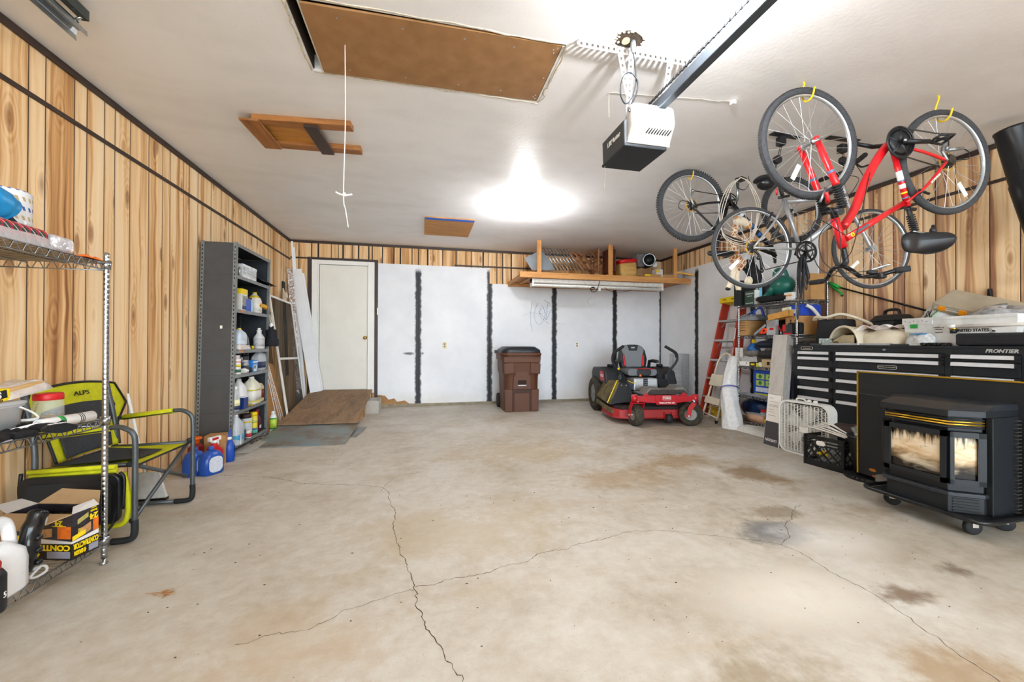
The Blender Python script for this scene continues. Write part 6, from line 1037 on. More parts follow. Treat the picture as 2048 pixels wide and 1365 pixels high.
for pts in ([lerp(g0, gc, .5), lerp(g0, gc, .8)+V((.16, 0, -.1)), P(1706, 390, .03), P(1690, 405, .03)], [lerp(g1, gc, .5), lerp(g1, gc, .8)+V((.17, 0, -.02)), P(1712, 372, .03), P(1675, 420, .03)]): m.tube(bez(pts, 7), .0026, 6)
obj('cable', m, BBLK, h, True)
sp = obj('seat_post', MB().tube([P(1567, 398), P(1556, 362)], .0135, 10), BBLK, b.r, True); obj('red_reflector', MB().prism(rrect(.05, .045, .012, 3), 0, .012, 'z', m=frame(P(1555, 384, .0), b.n+b.d*-.8, (0, 0, 1))), RED, sp, True); obj('seat_clamp', MB().tube([P(1557, 396), P(1578, 392)], .011, 8), BBLK, sp, True)
sd = obj('saddle', saddle(P(1543, 360), .27, .16, .06, -b.d, b.n, V((0, 0, 1))), mat('saddle_black', '#1a1b1f', .4), b.r, True); obj('saddle_bag', MB().ell(P(1531, 368), (.07, .055, .05), 16, 10), mat('bag_gloss', '#14161a', .25), sd, True)
cc = P(1612, 504, .05); cr = obj('chainring', b.ring(cc, .075, None, 40), BBLK, b.r, True); obj('ring_guard', MB().torus(cc+b.n*.004, b.n, .084, .0055, 40, 6), BBLK, cr, True); obj('crank_arm', MB().tube([cc+b.n*.01, cc+b.n*.02+V((-.06, 0, -.15))], [.014, .011], 10), BBLK, b.r, True); obj('crank_arm', MB().tube([cc-b.n*.11, cc-b.n*.12+V((.06, 0, .15))], [.014, .011], 10), BBLK, b.r, True)
obj('chain', MB().tube([P(1610, 486, .045), P(1506, 484, .03)], .0045, 5).tube([P(1609, 521, .045), P(1530, 540, .04), P(1523, 522, .03)], .0045, 5), CHAIN, b.r, True); obj('rear_derailleur', MB().tube(bez([P(1508, 500, .06), P(1520, 515, .06), P(1523, 540, .05)], 4), .01, 8).ell(P(1523, 542, .05), .018, 12, 8).ell(P(1517, 516, .05), .017, 12, 8), BBLK, b.r, True)
obj('rear_brake', MB().tube([P(1533, 448, .04), P(1545, 425, .045)], .008, 6).tube([P(1533, 448, -.04), P(1545, 425, -.045)], .008, 6), BBLK, b.r, True); each('front_brake', [MB().tube([P(1700, 420, o), P(1708, 440, o)], .008, 6) for o in (.045, -.045)], BBLK, b.r, True)
obj('bottle_cage', MB().tube(bez([P(1630, 460, .02), P(1612, 448, .05), P(1618, 441, .05), P(1640, 452, .02)], 5), .004, 6).tube(bez([P(1614, 470, .03), P(1605, 462, .05), P(1632, 447, .04)], 5), .004, 6), STEEL, fr, True)
# hoist brackets
for k, (u0, v0, u1, v1, pu, pv, lab, tgt) in enumerate(((1543, 267, 1597, 276, 1562, 283, 'black ceiling hoist bracket above the saddle of the silver bicycle', P(1553, 350)), (1655, 275, 1716, 283, 1684, 298, 'black ceiling hoist bracket above the handlebar of the silver bicycle', gc))):
    a, c = at(u0, v0, z=H-.006), at(u1, v1, z=H-.006); r = thing('hoist_bracket', lab, 'hoist', tuple((a+c)/2), group='bicycle hoist brackets'); obj('bracket_plate', MB().bar(a, c, .05, .008), BBLK, r, True, bev=.002); pc = at(pu, pv, y=((a+c)/2).y); obj('pulley_block', MB().box(tuple(pc), (.06, .05, .07)), BBLK, r, True, bev=.008); q = V((tgt.x-.02, tgt.y, tgt.z)); hk = lerp(pc, q, .55); o = obj('pulley_wheel', MB().cyl(hk-V((0, .014, 0)), hk+V((0, .014, 0)), .034, n=18), BLACK, r, True); obj('hoist_rope', MB().tube([pc, hk], .003, 6).tube([pc+V((.015, 0, 0)), hk+V((.015, 0, 0))], .003, 6), BLACK, o, True); obj('hoist_hook', MB().tube(bez([hk, lerp(hk, q, .7), q+V((.03, 0, -.02)), q+V((.0, 0, -.045)), q+V((-.03, 0, -.01))], 5), .006, 8), BLACK, o, True)
# bundle of black cords hung on the silver bike's crank
r = thing('cord_bundle', 'bundle of black bungee cords hanging from the crank of the silver bicycle', 'cords', tuple(P(1606, 512, .09))); 
for k in range(9):
    u0 = 1596+k*2.2; dp = rnd.uniform(545, 600) if k % 3 else rnd.uniform(570, 662); o = .07+.012*(k % 4); obj('bungee_cord', MB().tube(bez([P(1604, 509, o), P(u0, 530, o), P(u0-2, (530+dp)/2, o), P(u0+rnd.uniform(-2, 4), dp, o), P(u0+5, (540+dp)/2, o+.01), P(1608, 512, o+.01)], 6), .0042, 6), mat('cord_black', '#23272d', .7), r, True)
# ---- black mountain bike (upside down, farthest)
kr, kf = at(1382, 412, y=3.36), at(1584, 420, y=3.24)
b = Bike('bicycle', 'black mountain bicycle hanging upside down by the ceiling, farthest from the camera', kr, kf, tuple((kr+kf)/2)); P = b.p
b.wheel(kr, .345, .027, None, 32, refl=None, cas=.05, tread=True); b.wheel(kf, .325, .026, None, 28, tread=True)
fr = obj('frame', MB().tube([P(1457, 402), P(1541, 494)], .024, 12).tube([P(1457, 402), P(1437, 478)], .016, 12).tube([P(1439, 468), P(1545, 508)], .017, 12).tube([P(1538, 484), P(1550, 514)], .022, 12).cyl(P(1458, 402, -.036), P(1458, 402, .036), .022), BBLK, b.r, True)
for o in (.055, -.055): obj('rear_stay', MB().tube(bez([P(1453, 404, o*.6), P(1420, 406, o), P(1385, 412, o*1.15)], 5), .011, 8).tube(bez([P(1439, 468, o*.4), P(1420, 448, o), P(1386, 414, o*1.15)], 5), .009, 8), BBLK, fr, True)
for o in (.06, -.06): obj('fork_leg', MB().tube([P(1542, 485, o), P(1562, 445, o), P(1584, 420, o)], [.02, .019, .014], 10), mat('fork_grey', '#4a4744', .5, .2, .12), b.r, True)
obj('fork_crown', MB().tube([P(1541, 487, -.07), P(1541, 487, .07)], .02, 10), BBLK, b.r, True)
dn = (P(1541, 494)-P(1457, 402)).normalized(); 
for t_, col in ((.30, '#d9e4ee'), (.48, '#dfe8f0'), (.55, '#2a5d9c'), (.62, '#dfe8f0'), (.72, '#2a5d9c'), (.8, '#dfe8f0')): c = lerp(P(1457, 402), P(1541, 494), t_); obj('tube_decal', MB().tube([c-dn*.016, c+dn*.016], .0246, 12, caps=False), mat('decal_'+col[1:], col, .4), fr, True)
ca = obj('crank_arm', MB().tube([P(1474, 402, .06), P(1476, 366, .07)], [.014, .011], 10), STEEL, b.r, True); obj('pedal', MB().box(P(1482, 359, .09), (.09, .07, .025), rz=.3), BBLK, ca, True, bev=.005); obj('toe_strap', MB().tube(bez([P(1474, 360, .09), P(1474, 374, .1), P(1488, 380, .1), P(1498, 368, .1), P(1497, 352, .09)], 6), .005, 6, flat=.5), BBLK, ca, True)
cr = obj('chainring', b.ring(P(1460, 402, .05), .07, None, 36), BBLK, b.r, True); obj('front_derailleur', MB().box(P(1455, 394, .04), (.05, .03, .05)), mat('derailleur', '#8b8f92', .35, .7), b.r, True, bev=.006); obj('chain', MB().tube([P(1455, 393, .05), P(1388, 382, .04)], .0045, 5).tube([P(1455, 426, .05), P(1390, 427, .03)], .0045, 5), CHAIN, b.r, True)
obj('rear_derailleur', MB().tube(bez([P(1388, 412, .06), P(1383, 398, .06), P(1384, 382, .05)], 4), .009, 8).ell(P(1385, 382, .05), .018, 12, 8), mat('derailleur', '#8b8f92', .35, .7), b.r, True); obj('derailleur_cable', MB().tube(bez([P(1378, 404, .06), P(1362, 402, .07), P(1357, 414, .07), P(1366, 421, .06)], 6), .0035, 6), BBLK, b.r, True)
obj('seat_post', MB().tube([P(1437, 476), P(1433, 500)], .0135, 10), BBLK, b.r, True); obj('saddle', saddle(P(1440, 507), .27, .15, .06, b.d, b.n, V((0, 0, -1))), mat('saddle_black', '#1a1b1f', .4), b.r, True); obj('handlebar', MB().tube([P(1550, 525, -.3), P(1550, 520, 0), P(1550, 525, .3)], .012, 10), BBLK, b.r, True); obj('stem', MB().tube([P(1548, 510), P(1550, 520)], .015, 10), BBLK, b.r, True)
obj('rear_brake', MB().tube([P(1420, 460, .05), P(1432, 448, .05)], .008, 6).tube([P(1415, 462, -.05), P(1428, 450, -.05)], .008, 6).tube([P(1405, 460, .04), P(1430, 462, .04)], .006, 6), STEEL, b.r, True)
b.hook(kr, .345, .027, 'yellow ceiling hook through the rear wheel of the black bicycle')
r = thing('extension_lead', 'white electric cord looped over the raised pedal of the black bicycle', 'cord', tuple(P(1480, 354, .1)))
for k in range(3): o = .1+.03*k; obj('cord_loop', MB().tube(bez([P(1480+k, 355, o), P(1456+k*4, 374, o), P(1440+k*5, 412, o), P(1440+k*2, 445, o), P(1449, 470+k*3, o), P(1482, 483+k*4, o), P(1505, 468+k*5, o), P(1514+k*2, 430, o), P(1512+k*4, 405, o), P(1496+k*2, 366, o), P(1480+k, 355, o+.01)], 6), .0036, 6), mat('cord_white', '#e0d9cc', .5), r, True)
# ---- plush giraffe and black plush hanging below the bikes
YY = 3.345
t = NT('giraffe_patches'); vo = t.n('TexVoronoi', feature='DISTANCE_TO_EDGE'); t.put(vo.inputs['Vector'], t.obj()); vo.inputs['Scale'].default_value = 26.; t.put(t.p.inputs['Base Color'], t.mix(t.step(vo.outputs['Distance'], .05, .1), lin('#e8dcc4'), lin('#a8662e'))); t.p.inputs['Roughness'].default_value = .95; t.p.inputs['Sheen Weight'].default_value = .3; GP = t.m
CREAM = mat('cream_plush', '#e4d9c2', .95, 0, .08, 40, .3)
A = lambda u, v, dy=0: at(u, v, y=YY+dy)
r = thing('giraffe_plush', 'plush giraffe with brown patches dangling behind the rear wheel of the silver bicycle', 'soft toy', tuple(A(1470, 520)))
obj('giraffe_body', MB().tube(bez([A(1472, 452), A(1468, 470), A(1468, 495), A(1470, 515), A(1476, 528), A(1482, 534)], 5), [.03]*5+[.034]*5+[.042]*5+[.06]*5+[.07]*5+[.05], 14), GP, r, True)
for (p0, p1, p2) in (((1470, 528), (1465, 556), (1456, 578)), ((1478, 532), (1473, 556), (1478, 582))): l = obj('giraffe_leg', MB().tube(bez([A(*p0), A(*p1), A(*p2)], 6), [.026]*12+[.02], 10), CREAM, r, True); obj('hoof', MB().ell(A(*p2), (.028, .022, .018), 10, 8), BLACK, l, True)
hd = obj('giraffe_head', MB().tube(bez([A(1470, 447, -.02), A(1480, 442, -.04), A(1492, 448, -.06), A(1500, 454, -.07)], 5), [.035]*5+[.04]*5+[.034]*5+[.028], 12), CREAM, r, True); obj('muzzle', MB().ell(A(1497, 452, -.07), .032, 12, 8), mat('tan_plush', '#c98a45', .95), hd, True); obj('ear', MB().ell(A(1474, 437, -.03), (.03, .012, .02), 10, 8), mat('tan_plush', '#c98a45', .95), hd, True); obj('horn', MB().tube([A(1480, 440, -.03), A(1483, 432, -.03)], .007, 8), BROWN, hd, True)
r = thing('black_plush', 'black soft toy with a cream muzzle hanging behind the silver bicycle wheel', 'soft toy', tuple(A(1500, 545))); obj('plush_body', MB().tube(bez([A(1492, 522), A(1500, 535), A(1508, 552), A(1506, 566)], 5), [.03]*5+[.06]*5+[.07]*5+[.03], 14), mat('black_plush_fur', '#1b1c21', .95, 0, .2, 40, .4), r, True); obj('plush_muzzle', MB().ell(A(1497, 562, -.05), (.04, .035, .045), 12, 8), CREAM, r, True); obj('plush_ear', MB().ell(A(1487, 530, -.02), (.02, .015, .06), 10, 8), mat('black_plush_fur', '#1b1c21', .95), r, True)
# ================================================================= LADDERS, ROLLS
FIB = mat('fiberglass_red', '#b83a24', .5, 0, .1, 14); ALU = mat('ladder_aluminium', '#b9bcbc', .4, .6, .1)
b0, b1 = V((4.20, 5.36, 0)), V((4.17, 4.80, 0)); t0, t1 = V((4.56, 5.27, 1.74)), V((4.55, 4.93, 1.74))
r = thing('step_ladder', 'red fiberglass step ladder with a yellow top cap leaning on the right wall', 'ladder', (4.3, 5.08, 0)); ux = V((.96, 0, -.2))
for p, q in ((b0, t0), (b1, t1)): obj('front_rail', MB().bar(p, q, .03, .075, ux), FIB, r, True, bev=.004)
for p, q in ((b0, t0), (b1, t1)): k = V((.11, .03 if p is b0 else -.03, 0)); obj('rear_rail', MB().bar(p+k, q+V((.06, 0, -.02)), .025, .05, ux), FIB, r, True, bev=.003)
obj('top_cap', MB().bar(t0+V((.02, .05, .02)), t1+V((.02, -.05, .02)), .15, .09, (.2, 0, 1)), YELLOW, r, True, bev=.01); each('cap_slot', [MB().bar(lerp(t0, t1, k)+V((-.062, .03, .035)), lerp(t0, t1, k)+V((-.062, -.03, .035)), .01, .01) for k in (.2, .7)], BLACK, r, True)
for k in (.17, .33, .49, .66, .83): p, q = lerp(b0, t0, k), lerp(b1, t1, k); s = obj('step', MB().bar(p, q, .085, .03, (.2, 0, 1)), ALU, r, True, bev=.003); each('step_brace', [MB().bar(lerp(p, q, a)+V((0, 0, -.01)), lerp(p, q, c)+V((.01, 0, -.09)), .014, .004) for a, c in ((.25, .02), (.75, .98))], ALU, s, True)
for k in (.3, .6): obj('rear_brace', MB().bar(lerp(b0, t0, k)+V((.12, 0, 0)), lerp(b1, t1, k)+V((.12, 0, 0)), .02, .03), ALU, r, True)
each('rail_foot', [MB().box(tuple(p+V((0, 0, .02))), (.09, .04, .04)) for p in (b0, b1)], RUBBER, r, True)
for zk, c in ((.42, '#e6e0dc'), (.56, '#e2b4a8'), (.72, '#e6e0dc')): p = lerp(b1, t1, zk); d = (t1-b1).normalized(); obj('rail_sticker', MB().bar(p-d*.08+V((-.041, .0, 0)), p+d*.08+V((-.041, 0, 0)), .02, .002, ux), mat('sticker'+c[1:], c, .5, 0, .2, 60), r, True)
p = lerp(b1, t1, .28); d = (t1-b1).normalized(); obj('black_wear', MB().bar(p-d*.07+V((-.04, 0, 0)), p+d*.07+V((-.04, 0, 0)), .0315, .004, ux), INK, r, True)
CRM = mat('cream_paint', '#e9e2cb', .45, 0, .04, 9)
r = thing('step_stool', 'cream metal step stool with a round top hoop folded against the red ladder', 'step stool', (4.0, 4.94, 0)); s0, s1 = V((4.06, 5.17, 0)), V((3.965, 4.735, 0)); up_ = V((.24, -.02, .80)); m = MB()
c0 = lerp(s0, s1, .5)+up_; hw = (s1-s0)*.42; arc = [lerp(s0, s1, .04), lerp(s0, s1, .07)+up_*.5, c0-hw]+[c0-hw*cos(pi*i/8)+up_.normalized()*.17*sin(pi*i/8) for i in range(1, 8)]+[c0+hw, lerp(s0, s1, .93)+up_*.5, lerp(s0, s1, .96)]
obj('hoop_frame', MB().tube(arc, .0145, 10), CRM, r, True)
for k, hh in ((.72, .17), (.36, .10)): a, c = lerp(s0, s1, .06)+up_*k, lerp(s0, s1, .94)+up_*k; obj('tread', MB().bar(a+V((-.03, 0, 0)), c+V((-.03, 0, 0)), .03, hh, up_), CRM, r, True, bev=.008)
obj('cross_bar', MB().tube([lerp(s0, s1, .06)+up_*.12+V((-.02, 0, 0)), lerp(s0, s1, .94)+up_*.1+V((-.02, 0, 0))], .009, 8), CRM, r, True)
for k in (.02, .98): obj('rear_leg', MB().tube([lerp(s0, s1, k)+V((.09, -.03, 0)), lerp(s0, s1, k)+V((.09, 0, 0))+up_*.75], .011, 8), CRM, r, True)
each('rubber_foot', [MB().cyl(p, p+V((.005, 0, .04)), .019, n=12) for p in (lerp(s0, s1, .04), lerp(s0, s1, .96), lerp(s0, s1, .98)+V((.09, -.03, 0)))], RUBBER, r, True)
m = MB()
for k in range(7): a = rnd.uniform(0, 3); m.tube([V((cos(2*pi*i/18)*.13, sin(2*pi*i/18)*(.15+.01*k), .02+.022*k+.02*sin(a+2*pi*i/9))) for i in range(18)], .008, 6, True)
one('yellow_coil', 'coil of yellow cord on the floor behind the cream step stool', 'cord', m, mat('cord_yellow', '#dcb41c', .5), (4.33, 5.1, 0))
PLW = mat('white_poly', '#e4e6e8', .3, 0, .08, 30, .5)
r = thing('plastic_roll_bag', 'tall roll of white plastic sheeting leaning at the left post of the chrome rack', 'plastic roll', (3.98, 4.47, 0)); rr_ = [.105, .125, .12, .11, .105, .1, .092, .088, .08]; m = MB()
pt = bez([(3.96, 4.44, .004), (4.03, 4.56, .3), (4.14, 4.69, .6), (4.30, 4.76, .92)], 8)
def rollf(i, j): k = i*(len(pt)-1); a = int(min(k, len(pt)-2)); c = lerp(pt[a], pt[a+1], k-a); R_ = lerp(.125, .082, i)*(1+.05*sin(7*2*pi*j+9*i)+.04*sin(3*2*pi*j-14*i)); return (c.x+cos(2*pi*j)*R_, c.y+sin(2*pi*j)*R_, c.z)
m.grid(rollf, 26, 36); m.ell(tuple(pt[-1]), (.08, .08, .02), 16, 6); obj('sheeting', m, PLW, r, True); k = .56; c = pt[int(k*(len(pt)-1))]; obj('blue_band', MB().tube([c, c+V((.006, .008, .02))], .111, 24, caps=False), mat('print_violet', '#5a5fb4', .5, alpha=.8), r, True)
m = MB().grid(crumple(0, .42, 0, .62, .0, .05, .02, 9), 18, 22); one('plastic_sheet', 'crumpled clear plastic sheet on the floor under the front of the chrome rack', 'plastic sheet', m, mat('poly_film', '#d3d3ce', .4, 0, .1, 20, .5), (3.93, 3.86, 0), rad(2))
# ================================================================= RIGHT CHROME RACK
RX, RY0, RY1, RZ = 4.2, 3.74, 4.60, (.085, .42, .81, 1.215, 1.62)
wire_rack('chrome wire shelving rack crowded with tools between the red ladder and the black tool chest', RX, 4.64, RY0, RY1, RZ, 1.86, pitch=.05, group='chrome wire racks')
def rk(uu, k, x=4.27): p = at(uu, 700, x=x); return (x, p.y, RZ[k]+.0015)
# top shelf
r = carton('green_box', 'dark green box with white lettering on the top shelf of the right rack', rk(1505, 4, 4.27), (.1, .16, .19), mat('forest_green', '#2e473b', .5), parts=(('white_side', (-.048, -.0806, 0), (.05, -.08, .19), PAPER),)); fr_ = lambda z: frame((-.0506, 0, z), (0, -1, 0), (0, 0, 1)); text('lettering', 'Coleman', .036, WHITE, r, fr_(.15), shear=.2); text('lettering', 'LANTERN', .017, WHITE, r, fr_(.115)); obj('white_rule', MB().bb((-.0512, -.06, .015), (-.0504, .06, .03)), mat('grey_print2', '#9fb0a6', .5), r)
carton('black_speaker_box', 'tall black box at the left end of the top shelf of the right rack', rk(1487, 4, 4.28), (.2, .12, .34), BLACK); carton('teal_label_box', 'narrow box with a light blue label behind the green box on the top shelf', rk(1528, 4, 4.36), (.12, .07, .24), BLACK, parts=(('blue_label', (-.0606, -.03, .05), (-.06, .02, .23), mat('light_blue_label', '#7cc4de', .5)),))
carton('tool_case', 'black tool case with ridged edge in the middle of the top rack shelf', rk(1541, 4, 4.40), (.14, .13, .27), mat('case_navy', '#20242c', .5))
one('black_roll_bag', 'long black padded bag lying on the front of the top rack shelf', 'bag', MB().tube(bez([(0, -.2, .045), (0, 0, .05), (0, .17, .055), (0, .19, .05)], 5), [.03]*6+[.042]*6+[.045]*3+[.02], 14), mat('black_nylon', '#121216', .8, 0, .2, 40, .3), rk(1545, 4, 4.255))
r = thing('teal_blower', 'teal green plastic blower with a curved spout on the top rack shelf', 'blower', rk(1562, 4, 4.42)); TG = mat('teal_plastic', '#1f6a5e', .3, 0, .12); obj('blower_body', MB().ell((0, -.02, .22), (.12, .15, .13), 20, 14), TG, r); obj('spout', MB().tube(bez([(-.03, .05, .2), (-.06, .12, .12), (-.08, .19, .06), (-.08, .24, .03)], 5), [.09]*4+[.07]*4+[.05]*4+[.03]*4, 14, flat=.6), TG, r); obj('handle', MB().tube(bez([(0, -.1, .3), (0, -.04, .42), (0, .08, .42), (0, .1, .3)], 6), .022, 10), TG, r); obj('base_block', MB().bb((-.06, -.12, 0), (.08, .1, .12)), BLACK, r, bev=.01)
carton('tan_box', 'brown cardboard box at the right end of the top rack shelf', (4.44, at(1624, 700, x=4.44).y, RZ[4]+.0015+.0), (.2, .14, .30), CARD); carton('label_box', 'small white and orange box at the front corner of the top rack shelf', rk(1581, 4, 4.28), (.08, .1, .10), PAPER, parts=(('orange_band', (-.0406, -.05, .05), (-.04, .05, .07), mat('label_orange', '#e09a3a', .5)),))
# second shelf
r = carton('printed_carton', 'brown carton with printed lines on the second shelf of the right rack', rk(1505, 3, 4.36), (.3, .13, .20), CARD); 
for z in (.17, .135, .1, .065): obj('printed_line', MB().bb((-.1512, -.04, z), (-.1502, .05, z+.006)), INK, r)
cloth('grey_film', 'grey plastic bag heaped on the printed carton of the right rack', 'bag', MB().grid(crumple(-.16, .14, -.16, .12, 0, .07, .018, 12), 16, 16), mat('grey_bag', '#8b8e93', .3, 0, .3, 40, .6), (4.36, rk(1504, 3, 4.36)[1], RZ[3]+.205))
r = thing('blue_clamp', 'blue bar clamp resting on the grey bag on the second shelf of the right rack', 'clamp', (4.27, rk(1512, 3, 4.27)[1], RZ[3]+.29)); obj('clamp_bar', MB().tube(bez([(0, .12, .0), (0, .02, .04), (0, -.06, .075)], 5), .013, 8, flat=.6), BLUE, r); obj('clamp_jaw', MB().tube(bez([(0, -.06, .075), (0, -.09, .05), (0, -.12, -.04)], 5), .016, 8), mat('clamp_navy', '#1a2c78', .4), r); obj('clamp_grip', MB().tube([(0, -.0, .045), (0, .05, -.02)], .012, 8), BLUE, r)
r = carton('clear_case', 'clear plastic case with a grey label and red parts on the second rack shelf', rk(1545, 3, 4.25), (.05, .13, .19), FROST, parts=(('grey_label', (-.0258, -.06, .1), (-.0252, .06, .18), mat('case_label', '#8f8c8b', .5, 0, .2, 90)), ('red_part', (-.0256, -.04, .06), (-.0252, .02, .09), RED)))
r = thing('hand_saw', 'hand saw with an orange handle leaning on the second shelf of the right rack', 'saw', rk(1525, 3, 4.225)); obj('saw_blade', MB().bar((0, .13, .01), (0, -.05, .13), .003, .03), STEEL, r); obj('saw_handle', MB().tube(bez([(0, .04, .03), (0, -.03, .03), (0, -.06, .07), (0, -.01, .075), (0, .02, .04)], 5), .014, 8), mat('hot_orange', '#f0502a', .4), r)
r = thing('open_tray', 'open cardboard tray with teal contents tipped on the second rack shelf', 'tray', (4.32, rk(1570, 3, 4.32)[1], RZ[3]+.20), rot=(rad(-8), 0, 0)); m = MB().bb((-.1, -.15, 0), (.1, .15, .004)); 
for a, c in (((-.1, -.15, 0), (-.096, .15, .075)), ((.096, -.15, 0), (.1, .15, .075)), ((-.1, -.15, 0), (.1, -.146, .075)), ((-.1, .146, 0), (.1, .15, .075))): m.bb(a, c)
obj('tray_body', m, mat('tray_card', '#d19a4e', .8), r); obj('teal_sheet', MB().bb((-.09, -.13, .05), (.09, .0, .08)), mat('teal_sheet', '#1d8a70', .5), r); obj('white_card', MB().bb((-.06, -.13, .08), (.06, -.03, .12)), mat('cream_card', '#e8e0c0', .6), r)
cloth('black_rags', 'heap of black rags on the second shelf of the right rack', 'cloth', MB().grid(crumple(-.12, .12, -.22, .22, 0, .19, .02, 21), 16, 20), mat('black_cloth', '#17191e'), (4.46, rk(1565, 3, 4.45)[1], RZ[3]+.002))
carton('red_black_battery', 'red and black tool battery at the front of the second rack shelf', rk(1580, 3, 4.245), (.08, .12, .12), mat('battery_grey', '#33373a', .5), parts=(('red_panel', (-.0412, .02, .04), (-.04, .06, .12), RED), ('red_base', (-.041, -.05, .0), (-.0402, .05, .02), RED)))
r = thing('pliers', 'red handled pliers standing by the tool battery on the second rack shelf', 'pliers', rk(1562, 3, 4.215)); obj('red_handle', MB().tube([(0, .04, .11), (0, -.005, .03)], .007, 8).tube([(0, -.03, .1), (0, .0, .03)], .007, 8), RED, r); obj('jaws', MB().tube([(0, 0, .035), (0, .0, .0)], [.012, .005], 8), STEEL, r)
r = carton('moving_carton', 'large brown carton with arrow marks at the right end of the second rack shelf', (4.43, 3.86, RZ[3]+.0015), (.3, .2, .22), CARD)
for z in (-.03, .03): obj('arrow_mark', MB().bb((-.1508, .0+z-.005, .08), (-.15, .0+z+.005, .17)).prism([(z-.014, .16), (z+.014, .16), (z, .185)], -.1508, -.15, 'x'), INK, r)
carton('blue_printed_box', 'blue printed box on top of the arrow marked carton on the right rack', (4.43, 3.845, RZ[3]+.224), (.28, .17, .13), mat('royal_blue', '#1c48b8', .45, 0, .15), parts=(('white_print', (-.1406, -.05, .03), (-.14, .06, .08), mat('white_print', '#b8cce8', .5, 0, .4, 60)),))
carton('soft_case', 'black soft case in front of the arrow marked carton on the right rack', (4.25, 3.80, RZ[3]+.0015), (.07, .17, .14), mat('black_nylon', '#121216'), bev=.02)
# third shelf
r = thing('blue_helmet', 'blue and grey cap shaped bundle with a yellow top on the third rack shelf', 'cap', (4.31, rk(1507, 2, 4.31)[1], RZ[2]+.145)); obj('blue_dome', MB().lathe([(.085, .06), (.075, .1), (.045, .14), (.022, .16)], n=20), mat('dome_blue', '#1d5fa4', .4, 0, .15), r); obj('yellow_knob', MB().cyl((0, 0, .155), (0, 0, .21), .022, n=12), YELLOW, r); obj('grey_cloth', MB().ell((0, 0, .03), (.1, .11, .06), 18, 10), mat('grey_felt', '#75706c', .9, 0, .2, 30, .4), r)
def shoe(label, y, z, cm): r = thing('work_shoe', label, 'shoe', (4.31, y, z), rad(15), group='dark shoes on the third rack shelf'); obj('shoe_upper', MB().ell((0, 0, .05), (.05, .14, .05), 16, 10).ell((0, -.06, .08), (.045, .06, .045), 12, 8), cm, r); obj('sole', MB().prism([(-.045, -.13), (.045, -.13), (.05, .08), (.03, .14), (-.03, .14), (-.05, .08)], 0, .02, 'z'), RUBBER, r, bev=.004); return r
y_ = rk(1533, 2, 4.31)[1]; shoe('navy shoe on top of the shoe pile on the third rack shelf', y_, RZ[2]+.24, mat('shoe_navy', '#1e2638', .7)); shoe('dark grey shoe under the navy one on the third rack shelf', y_-.05, RZ[2]+.12, mat('shoe_grey', '#3a3a3c', .8))
carton('dark_carton', 'dark carton carrying the shoe pile on the third rack shelf', (4.34, y_-.03, RZ[2]+.0015), (.16, .26, .115), mat('dark_carton', '#4a4038', .8)); carton('white_flat_box', 'long white box at the left front of the third rack shelf', rk(1492, 2, 4.235), (.06, .17, .058), PAPER, parts=(('black_dot', (-.0306, -.05, .03), (-.03, -.035, .045), INK),))
r = carton('yellow_black_pack', 'black and yellow small pack on the front of the third rack shelf', rk(1507, 2, 4.222), (.03, .1, .055), BLACK, parts=(('yellow_band', (-.0156, -.03, .015), (-.015, .03, .04), YELLOW),)); carton('lime_pack', 'yellow green small pack beside the black pack on the third rack shelf', rk(1518, 2, 4.225), (.03, .07, .05), mat('lime_pack', '#c4c82a', .5))
one('white_disc', 'round white disc leaning on the front edge of the third rack shelf', 'disc', MB().cyl((0, 0, .03), (.008, 0, .032), .03, n=20), WHITE, rk(1520.5, 2, 4.205)); carton('tan_case', 'tan case with a dark window on the third rack shelf by the leaning carton', rk(1537, 2, 4.235), (.07, .14, .1), mat('tan_case', '#bfae86', .6), parts=(('dark_window', (-.0356, -.05, .03), (-.035, -.01, .07), INK),)); carton('white_carton_stack', 'white carton behind the long white box on the third rack shelf', rk(1490, 2, 4.42), (.2, .14, .24), WHITE)
one('clear_wrap', 'clear wrapping on the heap of small packs on the third rack shelf', 'wrapping', MB().grid(crumple(-.05, .05, -.14, .14, 0, .07, .012, 31), 12, 16), FILM, (4.30, rk(1503, 2, 4.3)[1], RZ[2]+.062))
# fourth shelf
r = carton('blue_light_box', 'big blue box with four green pictures on the fourth shelf of the right rack', (4.40, rk(1528, 1, 4.3)[1]-.02, RZ[1]+.0015), (.22, .36, .34), mat('royal_blue', '#1c48b8'))
for i in range(2):
    for j in range(2): y = .09-.15*i-.02; z = .26-.085*j; obj('green_picture', MB().bb((-.1106, y-.065, z-.035), (-.11, y+.065, z+.035)), mat('lime_picture', '#a9c86a', .5, 0, .2, 60), r); obj('leaf_print', MB().cyl((-.1112, y, z), (-.1106, y, z), .026, n=14), mat('leaf_print', '#3d7a2c', .5, 0, .4, 60), r)
obj('white_panel', MB().bb((-.1106, -.16, .06), (-.11, .14, .12)), mat('pale_panel', '#cdd8ea', .5), r); obj('lime_base', MB().bb((-.1106, -.17, .01), (-.11, .16, .04)), mat('lime_pack', '#c4c82a'), r)
one('grey_folder', 'grey and blue folders lying at the front of the fourth rack shelf', 'folder', MB().bb((-.03, -.2, 0), (.03, .16, .02)).bb((-.035, -.1, .02), (.02, .2, .03)), mat('folder_grey', '#8f98a6', .5, 0, .2, 8), rk(1512, 1, 4.235))
